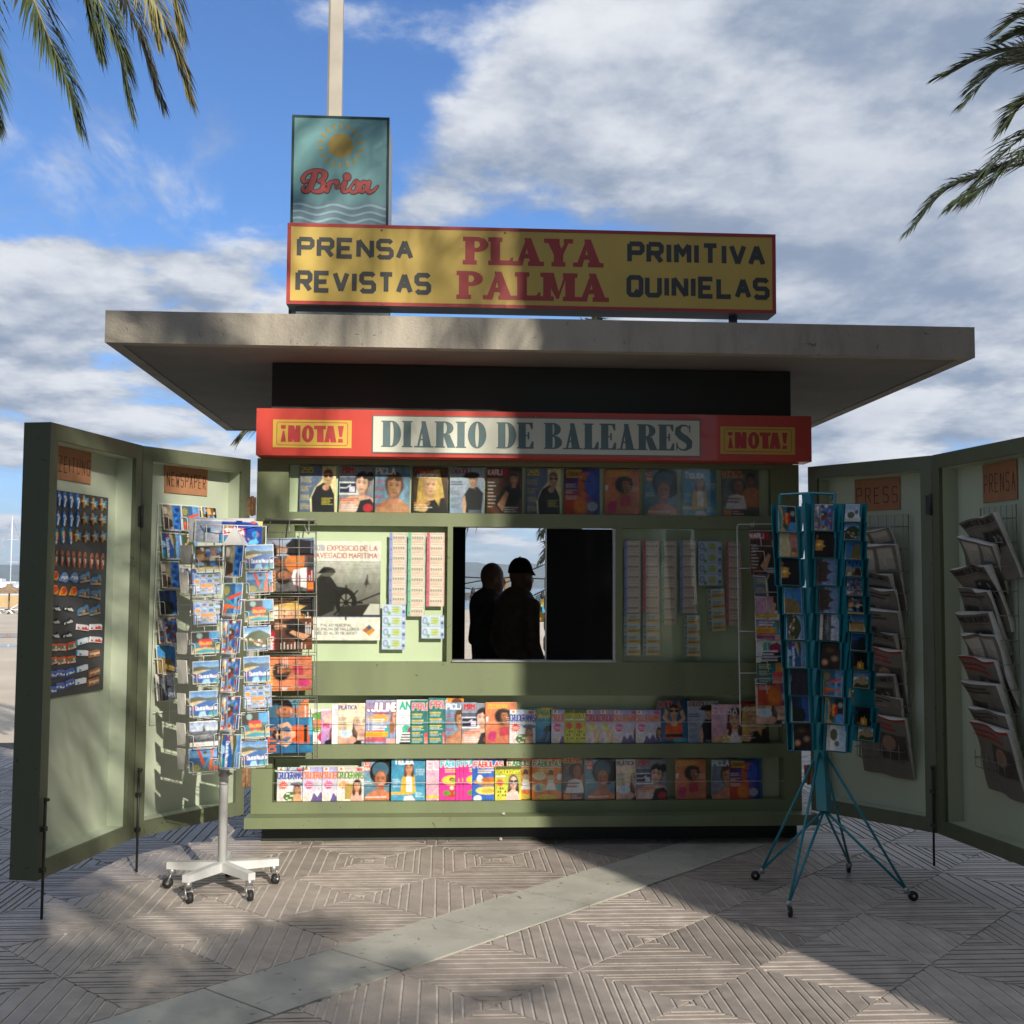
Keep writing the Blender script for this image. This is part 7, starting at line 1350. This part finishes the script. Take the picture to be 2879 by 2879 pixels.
def yacht(u, y, L_, lab, mast=0):
    P = ony(u, 1668, y); e = empty('yacht', (P[0], y, -1.25)); tag(e, lab, 'boat', 'boats in the marina'); b = MB()
    sec = [(-.5, .34), (-.2, .38), (.2, .34), (.42, .16), (.5, .02)]; vs = []
    for x, w in sec: vs += [(x*L_, -w*L_*.42, L_*.13), (x*L_, w*L_*.42, L_*.13), (x*L_*.9, w*L_*.25, 0), (x*L_*.9, -w*L_*.25, 0)]
    fs = [(i*4+k, i*4+(k+1) % 4, i*4+4+(k+1) % 4, i*4+4+k) for i in range(4) for k in range(4)]+[(3, 2, 1, 0), (16, 17, 18, 19)]; b.add(vs, fs); b.build('hull', M_HULL, e)
    b = MB(); b.box(-.35*L_, .15*L_, -.1*L_, .1*L_, .131*L_, .21*L_); b.box(-.28*L_, .02*L_, -.08*L_, .08*L_, .2101*L_, .27*L_); cb_ = b.build('cabin', M_HULL, e); b = MB(); b.box(-.3*L_, .1*L_, -.102*L_, .102*L_, .16*L_, .185*L_); b.build('window_band', M_DKW, cb_)
    if mast:
        b = MB(); b.tube([(0, 0, .2*L_), (0, 0, mast)], .11, 6); b.tube([(-1.2, 0, mast*.45), (1.2, 0, mast*.45)], .05, 4); b.tube([(-1.2, 0, mast*.72), (1.2, 0, mast*.72)], .05, 4); b.build('mast', M_HULL, e); b = MB()
        for x in (-.45*L_, .48*L_): b.tube([(0, 0, mast*.97), (x, 0, .14*L_)], .03, 4)
        b.build('rigging', M_STEEL, e)
yacht(28, 205, 11, 'sailing boat with a tall white mast left of the doors', 14.6)
for i, (u, y, L_) in enumerate([(6, 235, 14), (45, 250, 12)]): yacht(u, y, L_, ['white motor yacht at the left edge behind the sailing boat', 'white motor yacht just right of the tall mast'][i])
# shade net, string lights and beach stall seen through the window
st = empty('beach_stall', tuple(ony(1545, 1745, 14.5))); st.location.z = -.95; tag(st, 'beach stall with a shade net and bright cloths seen through the window', 'stall'); sl = st.location
def rel(u, v, y): P = ony(u, v, y); return (P[0]-sl[0], P[1]-sl[1], P[2]-sl[2])
b = MB()
for i in range(9):
    t = i/8; a0 = rel(1300, 1668+18*t, 14+4*t); a1 = rel(1440, 1660+22*t, 14+4*t); b.tube([a0, a1], .012, 3)
    a0 = rel(1505, 1672+6*i, 13.8); a1 = rel(1580, 1636+8*i, 13.8); b.tube([a0, a1], .010, 3)
for i in range(14): a0 = rel(1505+6*i, 1668-2.8*i, 13.8); a1 = rel(1503+6*i, 1722, 13.8); b.tube([a0, a1], .010, 3)
for i in range(16): a0 = rel(1300+9*i, 1667, 14); a1 = rel(1302+9*i, 1690, 18); b.tube([a0, a1], .011, 3)
b.build('shade_net', mat('net_cord', (.30, .32, .33), .9), st)
r = random.Random(5)
for i in range(26):
    u, v = 1508+r.random()*70, 1688+r.random()*40; y = 13.6+r.random(); p = rel(u, v, y); q = .05+.06*r.random(); b = MB(); b.add([(p[0]-q, p[1], p[2]-q*1.4), (p[0]+q, p[1]+.02, p[2]-q*1.3), (p[0]+q*.9, p[1], p[2]+q), (p[0]-q, p[1]+.01, p[2]+q*1.1), (p[0]-q, p[1]+.012, p[2]-q*1.4), (p[0]+q, p[1]+.032, p[2]-q*1.3), (p[0]+q*.9, p[1]+.012, p[2]+q), (p[0]-q, p[1]+.022, p[2]+q*1.1)], [(0, 1, 2, 3), (7, 6, 5, 4), (0, 4, 5, 1), (1, 5, 6, 2), (2, 6, 7, 3), (3, 7, 4, 0)])
    b.build('hanging_cloth', mat('cloth_%d' % (i % 6), rgb(['e07a2a', 'c83a3a', 'd8d8d0', '8a5a44', '4ab0c8', 'd8b85a'][i % 6]), .85), st)
for u in (1424, 1590, 1300):
    b = MB(); a = rel(u, 1625 if u == 1424 else 1650, 14.2); b.tube([(a[0], a[1], 0), a], .045, 8); b.build('post', M_WOODP, st)
M_CABLE = mat('black_cable', (.02, .02, .02), .6)
def cable(pts, lab, bulbs=()):
    P = [tuple(ony(*p)) for p in pts]; e = empty('string_lights', P[0]); tag(e, lab, 'string lights', 'cables strung behind the kiosk'); b = MB(); b.tube([(p[0]-P[0][0], p[1]-P[0][1], p[2]-P[0][2]) for p in P], .010, 4); b.build('cable', M_CABLE, e)
    for u, v, y in bulbs:
        q = ony(u, v, y); b = MB(); b.lathe([(.02, .03), (.022, 0), (.04, -.04), (.03, -.075), (.005, -.09)], (0, 0, 0), 8); b.build('bulb', M_CABLE, e, (q[0]-P[0][0], q[1]-P[0][1], q[2]-P[0][2]))
cable([(1300, 1622, 13), (1360, 1625, 13), (1430, 1624, 13), (1570, 1629, 13)], 'upper cable strung across the view in the window')
cable([(1300, 1642, 12.5), (1360, 1631, 12.5), (1440, 1622, 12.5), (1510, 1596, 12.5), (1565, 1572, 12.5)], 'cable rising to the right behind the man in the cap', [(1440, 1622, 12.5)])
cable([(1300, 1652, 12), (1330, 1657, 12), (1380, 1650, 12), (1440, 1632, 12)], 'sagging cable with two bulbs behind the bald man', [(1330, 1657, 12), (1327, 1670, 12)])
cable([(1500, 1674, 12), (1530, 1660, 12), (1570, 1638, 12)], 'lowest cable right of the man in the cap', [(1525, 1668, 12)])
# scraps of paper
for nm, (u, v), z, lab in (('paper_scrap', (1415, 2291), .160, 'small crumpled paper on the kiosk ledge'), ('litter', (1408, 2362), .006, 'scrap of litter on the paving at the kiosk foot')):
    P = onz(u, v, z); b = MB(); r = random.Random(u); ball(b, (0, 0, .006), .008, 4); b.v = [(x*r.uniform(.7, 1.6), y*r.uniform(.7, 1.5), max(0, q*r.uniform(.6, 1.3))) for x, y, q in b.v]; b.sm = [False]*len(b.f); o = b.build(nm, mat('scrap_paper', (.5, .47, .42), .8), None, P); tag(o, lab, 'litter')

# ================================================================== AIR
b = MB(); b.box(-4200, 4200, -60, 4700, -4.5, 160); hz_ = b.build('haze', None); hz_.data.materials.clear()
hm = bpy.data.materials.new('sea_haze'); hm.use_nodes = True; hm.node_tree.nodes.clear(); ho = hm.node_tree.nodes.new('ShaderNodeOutputMaterial'); hv = hm.node_tree.nodes.new('ShaderNodeVolumePrincipled'); hv.inputs['Density'].default_value = .00013; hv.inputs['Color'].default_value = (.80, .88, 1, 1)
hm.node_tree.links.new(hv.outputs[0], ho.inputs['Volume']); hz_.data.materials.append(hm); tag(hz_, kind='stuff')
